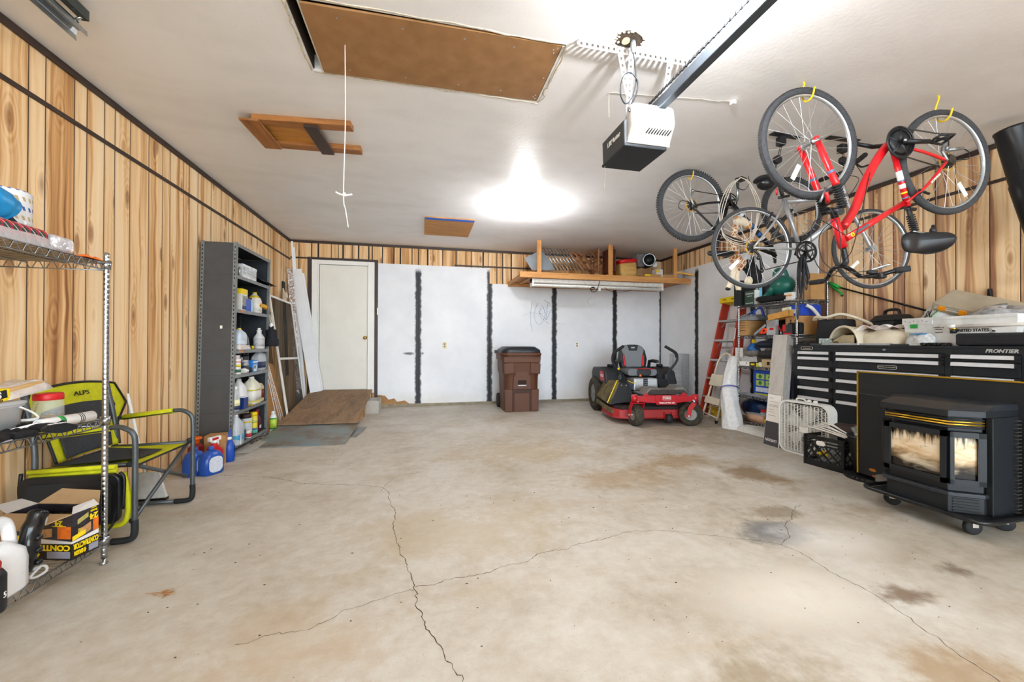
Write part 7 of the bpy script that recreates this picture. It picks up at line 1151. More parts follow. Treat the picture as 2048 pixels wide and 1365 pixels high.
# bottom shelf
one('navy_bag', 'dark blue plastic bag filling the bottom shelf of the right rack', 'bag', MB().ell((0, 0, .145), (.12, .26, .14), 22, 14), mat('navy_bag', '#14305e', .3, 0, .3, 18, .8), (4.42, rk(1510, 0, 4.4)[1]-.02, RZ[0]+.002))
r = thing('clear_tub', 'clear food tub with peach contents on the bottom shelf of the right rack', 'tub', rk(1513, 0, 4.25), 0); obj('tub_wall', MB().lathe([((.04, .13), 0), ((.048, .145), .1)], n=28, sq=5), mat('peach_tub', '#cfa58c', .4, 0, .06), r); obj('tub_lid', MB().lathe([((.052, .15), .1), ((.052, .15), .112)], n=28, sq=5), FROST, r)
vessel('spice_jar', 'clear jar with a red lid and yellow contents on the bottom rack shelf', 'jar', rk(1529, 0, 4.27), [(.045, 0), (.048, .005), (.048, .13), (.04, .15)], CLEAR, [(.042, .148), (.042, .175), (.04, .178)], RED, stripe=((.02, .06, YELLOW), (.06, .09, GREEN)))
# ================================================================= FLOORING CARTON
B0, B1, T0, T1 = V((3.70, 3.70, 0)), V((3.69, 3.49, 0)), V((4.165, 4.02, 1.215)), V((4.155, 3.815, 1.215))
r = thing('flooring_carton', 'long shrink-wrapped flooring carton leaning upright against the chrome rack', 'carton', tuple(B0)); nn = (B1-B0).cross(T0-B0).normalized(); nn = nn if nn.x > 0 else -nn; tk = nn*.085; 
def qd(name, s0, s1, k0, k1, mt, off=-.0012): f = lambda s, k: lerp(lerp(B0, B1, s), lerp(T0, T1, s), k)+nn*off; obj(name, MB().add([f(s0, k0), f(s1, k0), f(s1, k1), f(s0, k1)], [(0, 1, 2, 3)]), mt, r, True)
q = [B0, B1, T1, T0]; obj('carton_body', MB().add(q+[p+tk for p in q], [(3, 2, 1, 0), (4, 5, 6, 7), (0, 1, 5, 4), (1, 2, 6, 5), (2, 3, 7, 6), (3, 0, 4, 7)]), mat('wrapped_plank', '#a3a09c', .25, .1, .12, 30, .2), r, True); qd('oak_print', .02, .98, .44, 1., wood('pale_oak_print', '#c6c2bc', '#b0aba4', 'z')); qd('white_label', .03, .9, .2, .435, PAPER, -.0016); qd('dark_panel', .02, .94, .0, .197, mat('charcoal_print', '#3c3d40', .5), -.0016); qd('white_edge', .94, .985, .0, .435, PAPER, -.002)
for k in (.4, .37, .34, .33, .3, .28, .25): qd('label_line', .15, .15+.5*rnd.random()+.1, k, k+.004, mat('label_grey_line', '#a9a9a9', .6), -.002)
up2 = (T0-B0).normalized(); text('lettering', 'LAMODEN', .042, WHITE, r, frame(lerp(B0, B1, .46)+up2*.06-nn*.003, (B0-B1), -up2), world=True, sx=.75)
# ================================================================= BOX FAN
r = thing('box_fan', 'white box fan on the floor in front of the black tool chest', 'fan', (3.72, 3.21, 0), rad(3)); W2, H2 = .255, .53; FW = mat('fan_white', '#e6e8e6', .4, 0, .03)
out = [(y, z) for y, z in rrect(W2*2, H2, .085, 6, 0, H2/2)]
m = MB(); n = len(out); inn = [(y*.935, H2/2+(z-H2/2)*.935) for y, z in out]
def shell(x): return [(x, y, z) for y, z in out]
vs = shell(-.055)+shell(.055)+[(-.055, y, z) for y, z in inn]+[(.055, y, z) for y, z in inn]; fs = [(i, (i+1) % n, n+(i+1) % n, n+i) for i in range(n)]+[(2*n+i, 3*n+i, 3*n+(i+1) % n, 2*n+(i+1) % n) for i in range(n)]+[(i, 2*n+i, 2*n+(i+1) % n, (i+1) % n) for i in range(n)]+[(n+i, n+(i+1) % n, 3*n+(i+1) % n, 3*n+i) for i in range(n)]
obj('fan_housing', m.add(vs, fs), FW, r, bev=.004)
def grille(x):
    m = MB()
    for k in range(1, 15): y = -W2+2*W2*k/15; h_ = H2/2-.03-max(0, abs(y)-(W2-.085))*.6; m.bb((x-.002, y-.0035, H2/2-h_), (x+.002, y+.0035, H2/2+h_))
    for k in range(1, 34): z = H2*k/34; w_ = W2-.022-max(0, abs(z-H2/2)-(H2/2-.085))*.6; m.bb((x-.0015, -w_, z-.0018), (x+.0015, w_, z+.0018))
    return m
g_ = obj('front_grille', grille(-.05), FW, r); obj('fan_badge', MB().bb((-.056, -.06, H2/2-.035), (-.05, .03, H2/2+.02)), mat('badge_white', '#f4f5f5', .3), g_, bev=.002); m = MB(); [m.torus((.05, 0, H2/2), (1, 0, 0), .03+.03*k, .002, 28, 4) for k in range(7)]; [m.bar((.05, -W2*.95, H2/2) if k else (.05, 0, .03), (.05, W2*.95, H2/2) if k else (.05, 0, H2-.03), .006, .004, (1, 0, 0)) for k in (0, 1)]; obj('rear_grille', m, FW, r); obj('motor_hub', MB().lathe([(.06, -.02), (.05, .04)], (0, 0, H2/2), (1, 0, 0), 20), FW, r)
for k in range(5):
    a = 2*pi*k/5+.5
    def bl(i, j): rr = lerp(.05, .21, i); w_ = (j-.5)*lerp(.07, .15, i); return (.028*(j-.5), cos(a)*rr-sin(a)*w_, H2/2+sin(a)*rr+cos(a)*w_)
    obj('fan_blade', MB().grid(bl, 8, 6), mat('fan_blade', '#d9dcda', .4), r, solid=.003)
obj('carry_handle', MB().tube(bez([(0, .1, H2-.002), (0, .095, H2+.022), (0, .03, H2+.024), (0, -.01, H2-.002)], 5), .009, 8, flat=.7), FW, r); each('control_knob', [MB().lathe([(.02, 0), (.017, .022), (.012, .025)], (0, y, H2), n=14) for y in (-.03, -.09)], FW, r); each('fan_foot', [MB().bb((-.05, y-.03, -.0), (.05, y+.03, .012)) for y in (-.16, .16)], FW, r)
# ================================================================= MILK CRATE AND BUCKET
r = thing('milk_crate', 'black plastic milk crate on the floor between the box fan and the stove', 'crate', (3.65, 2.87, 0), rad(7)); CK = mat('crate_black', '#17181a', .45, 0, .2); S_ = .165; CH = .275; m = MB()
for sx, sy in ((1, 0), (-1, 0), (0, 1), (0, -1)):
    f = (lambda a, z, t: (sx*(S_-t), a, z)) if sx else (lambda a, z, t: (a, sy*(S_-t), z))
    def rib(a0, z0, a1, z1, w=.012): m.bar(f(a0, z0, .006), f(a1, z1, .006), w, .012, (sx, sy, 0))
    def band(z0, z1, t=.0): a, c = f(-S_, z0, 0), f(S_, z1, .012); m.bb([min(a[i], c[i]) for i in range(3)], [max(a[i], c[i]) for i in range(3)])
    band(.0, .055); band(.185, .2); band(.215, .228); band(.243, CH)
    for a in (-S_+.01, S_-.01): rib(a, .0, a, CH, .03)
    for k in range(-3, 5): 
        for s in (1, -1):
            a0, a1 = k*.075-.06, k*.075+.06; z0, z1 = (.055, .185) if s > 0 else (.185, .055); q0, q1 = max(-S_+.01, min(S_-.01, a0)), max(-S_+.01, min(S_-.01, a1))
            if q1-q0 > .02: rib(q0, lerp(z0, z1, (q0-a0)/.12), q1, lerp(z0, z1, (q1-a0)/.12), .008)
m.bb((-S_, -S_, 0), (S_, S_, .01)); obj('crate_body', m, CK, r); obj('white_tag', MB().prism(rrect(.075, .042, .02, 5, .02, .215), -S_-.004, -S_-.0005, 'x'), WHITE, r)
m = MB(); one('crate_contents', 'mixed clear and dark odds and ends seen through the crate ribs', 'oddments', MB().bb((-.12, -.12, 0), (.12, .12, .03)).ell((-.05, .02, .06), (.07, .08, .05), 12, 8).ell((.04, -.05, .07), (.08, .06, .06), 12, 8), mat('mixed_junk', '#9aa0a4', .3, 0, .7, 25), (3.65, 2.87, .012), rad(7)); one('yellow_fitting', 'bright yellow fitting visible through the crate side', 'fitting', MB().tube(bez([(0, -.03, 0), (0, 0, .03), (0, .035, .01)], 5), .016, 8), YELLOW, (3.525, 2.88, .10))
for k in range(6):
    o = (k-2.5)*.02; a = V((3.56+k*.03, 3.05-.012*(k*7 % 5), .325+.008*k)); lbl = ['white hose lying uppermost in the milk crate', 'white hose second from the top of the crate bundle', 'white hose in the middle of the crate bundle', 'white hose low in the crate bundle', 'white hose nearest the fan in the crate bundle', 'white hose nearest the stove in the crate bundle'][k]
    one('white_hose', lbl, 'hose', MB().tube(bez([(0, 0, 0), (-.01, -.1, .0), (-.03-o*.5, -.22, -.012-.003*k), (-.04-o*.9, -.33-.01*(k % 3), -.03-.006*k)], 6), .0065, 10), mat('pvc_white', '#e9e8e3', .4, 0, .03), tuple(a), group='white hoses in the milk crate')
cloth('brown_cloth', 'dark brown cloth lying on the hoses at the back of the milk crate', 'cloth', MB().grid(crumple(-.16, .12, -.22, .16, .0, .07, .02, 15), 16, 18), mat('brown_cloth', '#3a2c28', .9, 0, .2, 20, .3), (3.82, 2.86, .29))
r = thing('black_bucket', 'black tapered bucket with ribbed base beside the stove surround', 'bucket', (3.60, 2.545, 0)); obj('bucket_wall', MB().lathe([(.10, .03), (.15, .33), (.155, .335), (.155, .35), (.145, .35), (.095, .04)], n=30), CK, r); m = MB().lathe([(.17, 0), (.175, .012), (.165, .03), (.1, .034)], n=32)
for k in range(32): a = 2*pi*k/32; m.box((cos(a)*.168, sin(a)*.168, .018), (.012, .012, .03), rz=a)
obj('ribbed_base', m, CK, r); r = thing('garden_shears', 'steel garden shears sticking out of the black bucket', 'shears', (3.49, 2.56, .30)); obj('blade', MB().bar((0, .02, .0), (-.01, .0, .13), .03, .008, (1, 0, 0)).bar((0, -.04, 0), (-.02, .03, .12), .03, .008, (1, 0, 0)), mat('dirty_steel', '#8fa0a6', .4, .6, .3, 30), r); obj('pivot_bolt', MB().ell((-.012, .0, .06), .014, 10, 8), STEEL, r)
# ================================================================= TOOL CHEST
TX, TY0, TY1, TZ = 4.1, 1.83, 3.69, 1.095; TK = mat('chest_black', '#1f2327', .38, .1, .06, 6); HAN = mat('chest_handle', '#d4d6d9', .35, .25, .03)
r = thing('tool_chest', 'long black rolling tool chest with silver drawer handles along the right wall', 'tool chest', (TX, TY1, 0))
obj('chest_body', MB().bb((TX+.02, TY0, .13), (4.62, TY1, TZ-.02)), TK, r, True, bev=.006); obj('chest_top', MB().bb((TX-.002, TY0-.01, TZ-.022), (4.63, TY1+.01, TZ)), TK, r, True, bev=.004); obj('face_frame', MB().bb((TX+.0, TY0, 1.035), (TX+.02, TY1, TZ-.022)).bb((TX, TY1-.065, .13), (TX+.02, TY1, 1.035)).bb((TX, 3.205, .13), (TX+.02, 3.25, 1.035)).bb((TX, 2.31, .13), (TX+.02, 2.357, 1.035)).bb((TX, TY0, .13), (TX+.02, 1.935, 1.035)).bb((TX, TY0, .13), (TX+.02, TY1, .18)), TK, r, True)
ZH = [1.03, .972, .863, .756, .648, .541, .31, .185]
for (y0, y1, nn_) in ((3.25, 3.625, 6), (2.357, 3.205, 7), (1.935, 2.31, 7)):
    for k in range(nn_):
        zt = ZH[k]; zb = ZH[k+1] if k < nn_-1 else .185; d = obj('drawer', MB().bb((TX-.004, y0+.004, zb+.004), (TX+.016, y1-.004, zt)), TK, r, True, bev=.002); hz = zt-.003
        obj('drawer_handle', MB().prism([(TX-.028, hz-.03), (TX-.008, hz-.032), (TX-.004, hz), (TX-.024, hz-.002)], y0+.022, y1-.004, 'y'), HAN, d, True); obj('handle_end', MB().bb((TX-.03, y0+.004, hz-.034), (TX-.004, y0+.022, hz+.002)), BLACK, d, True)
for y in (TY0+.1, TY1-.1, 2.76):
    for x in (TX+.08, 4.54): obj('caster', MB().cyl((x, y-.025, .06), (x, y+.025, .06), .06, n=20).bb((x-.03, y-.04, .1), (x+.03, y+.04, .131)), RUBBER, r, True)
def badge(y, z, w, h, s, sz, nm): o = obj(nm, MB().prism(rrect(w, h, h*.45, 4, y, z), TX-.003, TX-.0005, 'x'), INK, r, True); obj('badge_ring', MB().tube([(TX-.003, a, b) for a, b in rrect(w, h, h*.45, 4, y, z)], .0016, 5, True), WHITE, o, True); text('lettering', s, sz, mat('badge_gold', '#e8dcc0', .4), o, frame((TX-.0045, y, z), (0, -1, 0), (0, 0, 1)), world=True)
badge(3.53, 1.06, .135, .03, 'The Boxes Lab', .014, 'badge'); yb_ = at(1775, 735, x=TX); 
o = obj('mat_badge', MB().prism(rrect(.15, .032, .012, 2, yb_.y, yb_.z), TX-.0065, TX-.0042, 'x'), INK, r, True); obj('badge_ring', MB().tube([(TX-.0065, a, b) for a, b in rrect(.15, .032, .012, 2, yb_.y, yb_.z)], .0016, 5, True), WHITE, o, True); text('lettering', 'ANTI-SLIP MAT INCLUDED', .0115, mat('badge_gold', '#e8dcc0'), o, frame((TX-.008, yb_.y, yb_.z), (0, -1, 0), (0, 0, 1)), world=True)
yl = at(1769, 702, x=TX); obj('key_lock', MB().cyl((TX-.008, yl.y, 1.056), (TX, yl.y, 1.056), .011, n=14), CHROME, r, True); yf = at(2003, 707, x=TX); text('lettering', 'FRONTIER', .036, mat('logo_silver', '#d5d8da', .3, .6), r, frame((TX-.002, yf.y, 1.058), (0, -1, 0), (0, 0, 1)), ext=.0015, bold=.0012, sx=1.02, shear=.25, world=True)
# ================================================================= THINGS ON THE TOOL CHEST
def ck(uu, x, dz=.0): p = at(uu, 690, x=x); return (x, p.y, TZ+.001+dz)
y0, y1 = ck(1645, 4.125)[1], ck(1783, 4.125)[1]; r = thing('level_bar', 'silver bar with black ends along the front edge of the tool chest', 'bar', (4.125, (y0+y1)/2, TZ+.001)); L_ = (y0-y1); obj('silver_bar', MB().bb((-.015, -L_/2, 0), (.015, L_/2, .018)), SILVER, r, bev=.002); obj('black_end', MB().bb((-.016, -L_/2-.13, 0), (.016, -L_/2, .014)), mat('end_charcoal', '#3a3b3b', .6), r); obj('black_end', MB().bb((-.016, L_/2, 0), (.016, L_/2+.12, .014)), mat('end_charcoal', '#3a3b3b', .6), r)
SHL = mat('cream_shell', '#ddd3bd', .45, 0, .07, 8)
r = thing('cream_hood', 'cream plastic hood with a dark lining lying on the left of the tool chest', 'hood', ck(1708, 4.28), rad(-14)); 
def hood(i, j): a = lerp(-.1, pi*1.02, i); R_ = lerp(.17, .13, j); return (lerp(-.12, .16, j), cos(a)*R_*1.05-.02, max(.002, sin(a)*R_*1.05+.01+.02*j))
obj('hood_shell', MB().grid(hood, 20, 12), SHL, r, solid=.01); obj('hood_rim', MB().tube([hood(i/20, 0) for i in range(21)], .012, 8), SHL, r); obj('dark_lining', MB().bb((-.02, -.12, .01), (.16, .1, .12)), mat('lining_dark', '#2d2a2a', .8), r, bev=.02); obj('front_cheek', MB().prism([(-.15, .0), (.12, .02), (.1, .05), (-.02, .10), (-.15, .1)], -.128, -.118, 'x'), mat('shell_inside', '#b9ab8b', .7), r)
CAN_ = mat('canvas_cream', '#dcd2bc', .9, 0, .08, 14, .25)
def heap(sx, sy, sz, seed, k=5):
    q = random.Random(seed); ph = [(q.randint(2, 6), q.uniform(2, 7), q.uniform(0, 6)) for _ in range(k)]
    def fn(i, j):
        a = 2*pi*i; e = j; R_ = cos(e*pi/2)**.6; w = 1+sum(sin(n*a+f*e+c) for n, f, c in ph)*.045; return (cos(a)*sx*R_*w, sin(a)*sy*R_*w, max(0, sz*sin(e*pi/2)**.8*(1+sum(sin(n*a*.7+f*e*1.4+c) for n, f, c in ph)*.03)))
    return fn
one('canvas_bag', 'crumpled cream canvas bag in the middle left of the tool chest top', 'bag', MB().grid(heap(.17, .27, .15, 3), 40, 16, True, True), CAN_, (4.31, ck(1782, 4.31)[1], TZ+.001)); one('white_cloth', 'white cloth with a pink tinge draped over the cream canvas bag', 'cloth', MB().grid(lambda i, j: (lerp(-.12, .1, i), lerp(-.15, .16, j), .03*sin(8*i+3*j)*.4+.02*sin(11*j)), 14, 16), mat('pink_white', '#e8dfe2', .9, 0, .06, 9), (4.27, ck(1762, 4.27)[1], TZ+.165), solid=.004)
r = thing('black_tote', 'black tote bag with a cream rope strap at the left end of the tool chest', 'bag', ck(1672, 4.42)); obj('tote_body', MB().box((0, 0, .14), (.24, .3, .28), taper=(.85, .9)), mat('tote_black', '#202327', .7, 0, .15), r, bev=.02); obj('rope_strap', MB().tube(bez([(-.1, .16, .28), (-.14, .1, .31), (-.13, .0, .3), (-.08, -.1, .33), (.0, -.2, .29), (.06, -.34, .2), (.05, -.42, .14)], 6), [.022]*37, 10, flat=.7), CAN_, r); obj('curved_strap', MB().tube(bez([(.0, .16, .28), (-.02, .2, .36), (-.05, .24, .43), (-.09, .27, .46)], 6), .018, 8), mat('strap_white', '#e3e2dc', .6), r)
carton('printed_pack', 'small printed blister pack at the left front of the tool chest', ck(1655, 4.22), (.1, .12, .07), mat('blister_print', '#cfd6d4', .4, 0, .5, 40, col2='#3f6f66'), rad(20)); one('small_brush', 'brown bristle brush under the cream hood on the tool chest', 'brush', MB().ell((0, 0, .02), (.03, .03, .02), 10, 8), mat('bristle', '#6a5a40', .9, 0, .5, 60, .8), ck(1672, 4.16))
m = MB(); one('black_pouch', 'black glossy pouch lying behind the silver bar at the left of the tool chest', 'pouch', MB().grid(heap(.1, .2, .045, 8), 24, 10, True, True), mat('pouch_black', '#141518', .3, 0, .3), ck(1632, 4.25))
r = thing('lunch_cooler', 'black boxy cooler with a top handle at the back of the tool chest', 'cooler', ck(1784, 4.5), rad(-22)); obj('cooler_body', MB().box((0, 0, .12), (.17, .26, .24), taper=(1.06, 1.06)), mat('cooler_black', '#1f2226', .45), r, bev=.008); obj('cooler_lid', MB().box((0, 0, .27), (.21, .31, .06), taper=(.7, .75)), mat('cooler_black', '#1f2226'), r, bev=.01); obj('handle', MB().tube(bez([(0, .1, .29), (0, .07, .345), (0, -.07, .345), (0, -.1, .29)], 5), .014, 8), BLACK, r)
# mail tote
TW = mat('tote_white', '#dcdedd', .5, 0, .05, 30); r = thing('mail_tote', 'white corrugated plastic tote with black print holding bags on the tool chest', 'tote', ck(1868, 4.37), rad(-4)); yA, yB, xA, xB, hh = .11, -.62, -.17, .15, .235; m = MB().bb((xA, yB, 0), (xA+.005, yA, hh)).bb((xB-.005, yB, 0), (xB, yA, hh)).bb((xA, yA-.005, 0), (xB, yA, hh)).bb((xA, yB, 0), (xB, yB+.005, hh)).bb((xA, yB, 0), (xB, yA, .004)); m = MB()
for a, c in (((xA, yA), (xB, yA)), ((xA, yB), (xB, yB)), ((xA, yA), (xA, yB)), ((xB, yA), (xB, yB))): m.add([(a[0]*.93, a[1]-(.02 if a[1] > 0 else -.02), 0), (c[0]*.93, c[1]-(.02 if c[1] > 0 else -.02), 0), (c[0], c[1], hh), (a[0], a[1], hh)], [(0, 1, 2, 3)])
m.add([(xA*.93, yA-.02, .003), (xB*.93, yA-.02, .003), (xB*.93, yB+.02, .003), (xA*.93, yB+.02, .003)], [(0, 1, 2, 3)]); obj('tote_wall', m, TW, r, solid=.005)
m = MB().bb((xA-.008, yA-.22, hh-.05), (xA-.001, yA+.005, hh+.004)).bb((xA-.006, yB, hh-.02), (xA, yA-.22, hh+.004)).bb((xB-.002, yB, hh-.03), (xB+.006, yA, hh+.004)).bb((xA, yA-.002, hh-.05), (xB, yA+.006, hh+.004)); obj('tote_rim', m, TW, r); each('rivet', [MB().ell((xA-.008, yA-.02-.032*k, hh-.022-.008*(k % 2)), .004, 8, 6) for k in range(6)], GREY, r)
pf = lambda y, z: frame((xA*(.93+.07*z/hh)-.0045, y, z), (0, -1, 0), (0, 0, 1)); text('lettering', 'UNITED STATES', .03, INK, r, pf(-.36, .121), bold=.001, sx=.95); text('lettering', 'DOMESTIC USE', .011, INK, r, pf(-.15, .15)); text('lettering', 'FOR MAIL', .011, INK, r, pf(-.15, .135)); text('lettering', 'MAXIMUM', .011, INK, r, pf(-.15, .11)); obj('green_slot', MB().bb((xA-.006, .0, .15), (xA-.001, .055, .19)), GREEN, r); obj('paper_notice', MB().bb((xA-.004, .02, .06), (xA+.003, .085, .12)), mat('notice', '#cfc9b5', .7, 0, .3, 90), r)
r = thing('zip_bag', 'clear zip bag of white parts with a blue strip in front of the mail tote', 'bag', ck(1843, 4.17)); obj('bag_film', MB().grid(heap(.05, .1, .105, 17), 24, 10, True, True), mat('zip_film', '#d8dde0', .2, 0, .2, 40, .6), r); obj('blue_zip', MB().bb((-.045, -.05, .096), (-.02, .06, .104)), mat('zip_blue', '#2b8fd0', .4), r)
BB = mat('battery_black', '#1c1b1c', .3, .2); BC = mat('battery_copper', '#c8763a', .35, .6)
for k, (uu, x, rz, lab) in enumerate(((1850, 4.12, 75, 'copper top battery nearest the zip bag on the tool chest edge'), (1861, 4.15, 100, 'battery second from the zip bag on the tool chest edge'), (1871, 4.13, 20, 'battery lying crosswise in the middle of the chest edge row'), (1881, 4.14, 60, 'battery fourth from the zip bag on the tool chest edge'), (1892, 4.13, 85, 'battery fifth from the zip bag with a bright end'), (1899, 4.16, 110, 'battery beside the black hard case on the tool chest'))):
    b_ = thing('battery', lab, 'battery', (x, ck(uu, x)[1], TZ+.0135), group='loose batteries on the tool chest', rot=(rad(90), 0, rad(rz))); obj('battery_body', MB().cyl((0, 0, -.028), (0, 0, .012), .0125, n=14), BB, b_); obj('copper_end', MB().cyl((0, 0, .012), (0, 0, .028), .0126, n=14), BC, b_); obj('terminal', MB().cyl((0, 0, .028), (0, 0, .031), .005, n=10), STEEL, b_)
carton('hard_case', 'long black hard case at the front right of the tool chest', (4.16, (ck(1909, 4.1)[1]+1.62)/2, TZ+.001), (.12, ck(1909, 4.1)[1]-1.62, .098), mat('hard_case_black', '#1d1f24', .35, 0, .12), bev=.018)
yp = ck(1903, 4.13)[1]; r = thing('white_pipe', 'white pipe with a black fitting lying on the black hard case', 'pipe', (4.15, yp, TZ+.155)); obj('pipe_tube', MB().cyl((0, 0, 0), (.03, -.75, .005), .0125, n=14), mat('pvc_white', '#e9e8e3'), r); obj('pipe_elbow', MB().tube([(0, .03, .001), (0, -.015, .0)], .016, 14), WHITE, r); obj('black_fitting', MB().cyl((0, .0, -.02), (0, .0, -.055), .02, n=14), BLACK, r); obj('brass_ring', MB().cyl((0, 0, -.012), (0, 0, -.024), .022, n=14), BRASS, r)
carton('silver_gadget', 'small silver and black gadget behind the pipe on the hard case', (4.19, ck(1999, 4.19)[1], TZ+.1), (.04, .09, .035), SILVER, parts=(('dark_slot', (-.0206, -.03, .01), (-.02, .03, .02), INK),))
r = thing('glove_bag', 'white bag with green print standing in the mail tote', 'bag', (4.33, ck(1873, 4.33)[1], TZ+.10), rot=(0, 0, rad(10))); 
def gb(i, j): w = lerp(.13, .1, j)*(1-.25*max(0, j-.6)); return (-.01-.05*sin(pi*i)*(1-.4*j)+.03*j, (2*i-1)*w*-1+.02*sin(5*j), lerp(0, .25, j)-.05*abs(2*i-1)**3*j)
obj('bag_front', MB().grid(gb, 16, 14), mat('white_poly', '#e4e6e8'), r, solid=.02); gp = lambda i, j: V(gb(i, j))+V((-.013, 0, 0)); obj('green_print', MB().tube([gp(.55, .92), gp(.5, .75), gp(.42, .62), gp(.56, .5), gp(.7, .42)], [.012, .018, .022, .02, .024], 10, flat=.15), GREEN, r); obj('black_print', MB().tube([gp(.3, .85), gp(.32, .7), gp(.4, .58), gp(.52, .52)], .008, 6, flat=.2), INK, r); text('lettering', 'MANOS', .03, INK, r, frame(gp(.26, .62)+V((-.004, 0, 0)), (-.1, -.5, .8), (0, .8, .5)), bold=.001)
r = thing('parts_organizer', 'clear parts organizer with orange latches tilted on top of the mail tote', 'organizer', (4.42, ck(1948, 4.42)[1], TZ+.33), rot=(rad(24), rad(-26), 0)); obj('case_shell', MB().bb((-.14, -.24, -.035), (.14, .2, .035)), mat('smoky_clear', '#b3a894', .2, 0, .1, 9, alpha=.75), r, bev=.008); obj('case_ribs', MB().bb((-.1405, -.2, -.012), (-.14, .18, -.002)).bb((-.1405, -.2, .006), (-.14, .18, .01)), mat('rib_clear', '#d7d4cd', .3), r); each('orange_latch', [MB().bb((-.148, y-.022, -.02), (-.139, y+.022, .02)) for y in (.13, .0)], mat('latch_orange', '#f39a12', .4), r)
one('black_cap_bag', 'black bundle behind the white bag in the mail tote', 'bundle', MB().grid(heap(.1, .12, .2, 23), 24, 12, True, True), BLACK, (4.40, ck(1897, 4.40)[1], TZ+.06)); one('clear_bag_heap', 'heap of clear and grey plastic bags at the right end of the tool chest', 'bags', MB().grid(heap(.16, .28, .20, 41), 40, 18, True, True), mat('bag_heap', '#8a8f96', .15, .2, .5, 22, 1., col2='#d9dcdf'), (4.35, ck(2008, 4.35)[1]-.02, TZ+.10)); one('tan_paper', 'tan paper bag behind the organizer in the mail tote', 'bag', MB().grid(heap(.09, .16, .22, 51), 24, 12, True, True), mat('tan_bag', '#b99a70', .6, 0, .15, 9, .3), (4.47, ck(1915, 4.47)[1], TZ+.06))
# ================================================================= ON THE RIGHT WALL
a, c = at(1682, 576, x=XR-.03), at(1850, 621, x=XR-.03); r = thing('reach_grabber', 'black reach grabber with a green handle hung on the right wood wall', 'grabber', tuple(a)); obj('pole', MB().cyl(a, c+(c-a)*.12, .0095, n=12), mat('pole_black', '#15161a', .25, .3), r, True); d = (c-a).normalized(); obj('pistol_grip', MB().tube([a-d*.14+V((0, 0, .02)), a-d*.02], [.026, .02], 10, flat=.8).tube(bez([a-d*.13+V((0, 0, -.0)), a-d*.06+V((0, 0, -.035)), a-d*.0+V((0, 0, -.06)), a+d*.01+V((0, 0, -.08))], 5), .012, 8), GREEN, r, True); obj('grip_tip', MB().ell(a+d*.012+V((0, 0, -.085)), .014, 10, 8), BLACK, r, True)
r = thing('wall_hook', 'small black hook on the right wood wall above the clear bags', 'hook', tuple(at(1980, 592, x=XR-.02))); obj('hook_plate', MB().box((.0, 0, 0), (.03, .035, .12), taper=(1, .5)), BLACK, r, bev=.004); obj('hook_finger', MB().tube(bez([(-.01, .0, -.05), (-.05, 0, -.05), (-.06, 0, -.01)], 5), .009, 8), BLACK, r)
a, c = at(2021, 258, x=4.28), at(2085, 470, x=4.38); d = (c-a).normalized(); r = thing('blower_tube', 'black leaf blower tube hanging at the top right near the ceiling', 'blower tube', tuple(a)); obj('tube_shell', MB().lathe([(.078, .0), (.09, .004), (.09, .02), (.086, .03), (.084, .42), (.09, .43), (.078, .8), (.074, .8), (.08, .42), (.078, .0)], a, tuple(d), 32, cap=False), mat('tube_black', '#191b1f', .4, 0, .12), r, True); x_, y_, _ = basis(d); cv = (CAM-a).normalized(); cv = (cv-d*cv.dot(d)).normalized(); sl = a+d*.28+(cv*.9-V((0, 0, 0)))*.095; obj('hanger_wire', MB().tube(bez([a+d*.15+V((.08, 0, .06)), a+d*.12+V((.1, 0, .1)), (4.42, 2.05, H)], 5), .004, 6), STEEL, r, True); obj('slot', MB().bar(sl-d*.06, sl+d*.06, .022, .006, cv), INK, r, True); obj('seam_clip', MB().bar(a+d*.47+cv*.093, a+d*.6+cv*.092, .03, .012, cv), mat('clip_black', '#2a2d31', .4), r, True)
# ================================================================= PELLET STOVE ON ITS DOLLY
SK_ = mat('stove_black', '#1b1e22', .5, .1, .08, 12); SK2 = mat('stove_edge', '#303338', .4, .3, .3, 30); GOLD = mat('gold_trim', '#d8b13c', .3, .9, .05)
r = thing('pellet_stove', 'black fireplace insert stove with sooty glass and a gold edged surround', 'stove', (3.25, 1.9, .11)); A_, B_, C_2, D_2 = (3.20, 2.15), (3.06, 2.065), (3.06, 1.745), (3.19, 1.655); bk_x = 3.44
def body(off, z0, z1, nm, mt, back=bk_x, bev=.004):
    cx, cy = 3.3, 1.9; f = lambda p: (p[0]+(-off if p[0] < 3.1 else -off*.7), p[1]+(off*.6 if p[1] > 1.9 else -off*.6)); poly = [f(A_), f(B_), f(C_2), f(D_2), (back, D_2[1]-off*.6), (back, A_[1]+off*.6)]; return obj(nm, MB().prism(poly, z0, z1, 'z'), mt, r, True, bev=bev)
body(-.035, .11, .70, 'firebox', SK_); body(.0, .11, .215, 'ash_base', SK_); body(.018, .208, .232, 'ash_ledge', SK2); body(-.015, .232, .28, 'lower_panel', SK_)
cp = body(.03, .68, .718, 'canopy', SK_, bev=.003); fp = lambda p, o: (p[0]-(o if p[0] < 3.1 else o*.7), p[1]+(o*.6 if p[1] > 1.9 else -o*.6)); lo = [fp(p, .03) for p in (A_, B_, C_2, D_2)]; hi = [(p[0]+.12 if p[0] < 3.1 else p[0]+.08, p[1]) for p in lo]; m = MB().add([(*p, .718) for p in lo]+[(*p, .752) for p in hi]+[(bk_x, lo[0][1], .718), (bk_x, lo[3][1], .718), (bk_x, lo[0][1], .755), (bk_x, lo[3][1], .755)], [(0, 1, 5, 4), (1, 2, 6, 5), (2, 3, 7, 6), (3, 9, 11, 7), (8, 0, 4, 10), (4, 5, 6, 7, 11, 10)]); obj('canopy_slope', m, SK2, r, True)
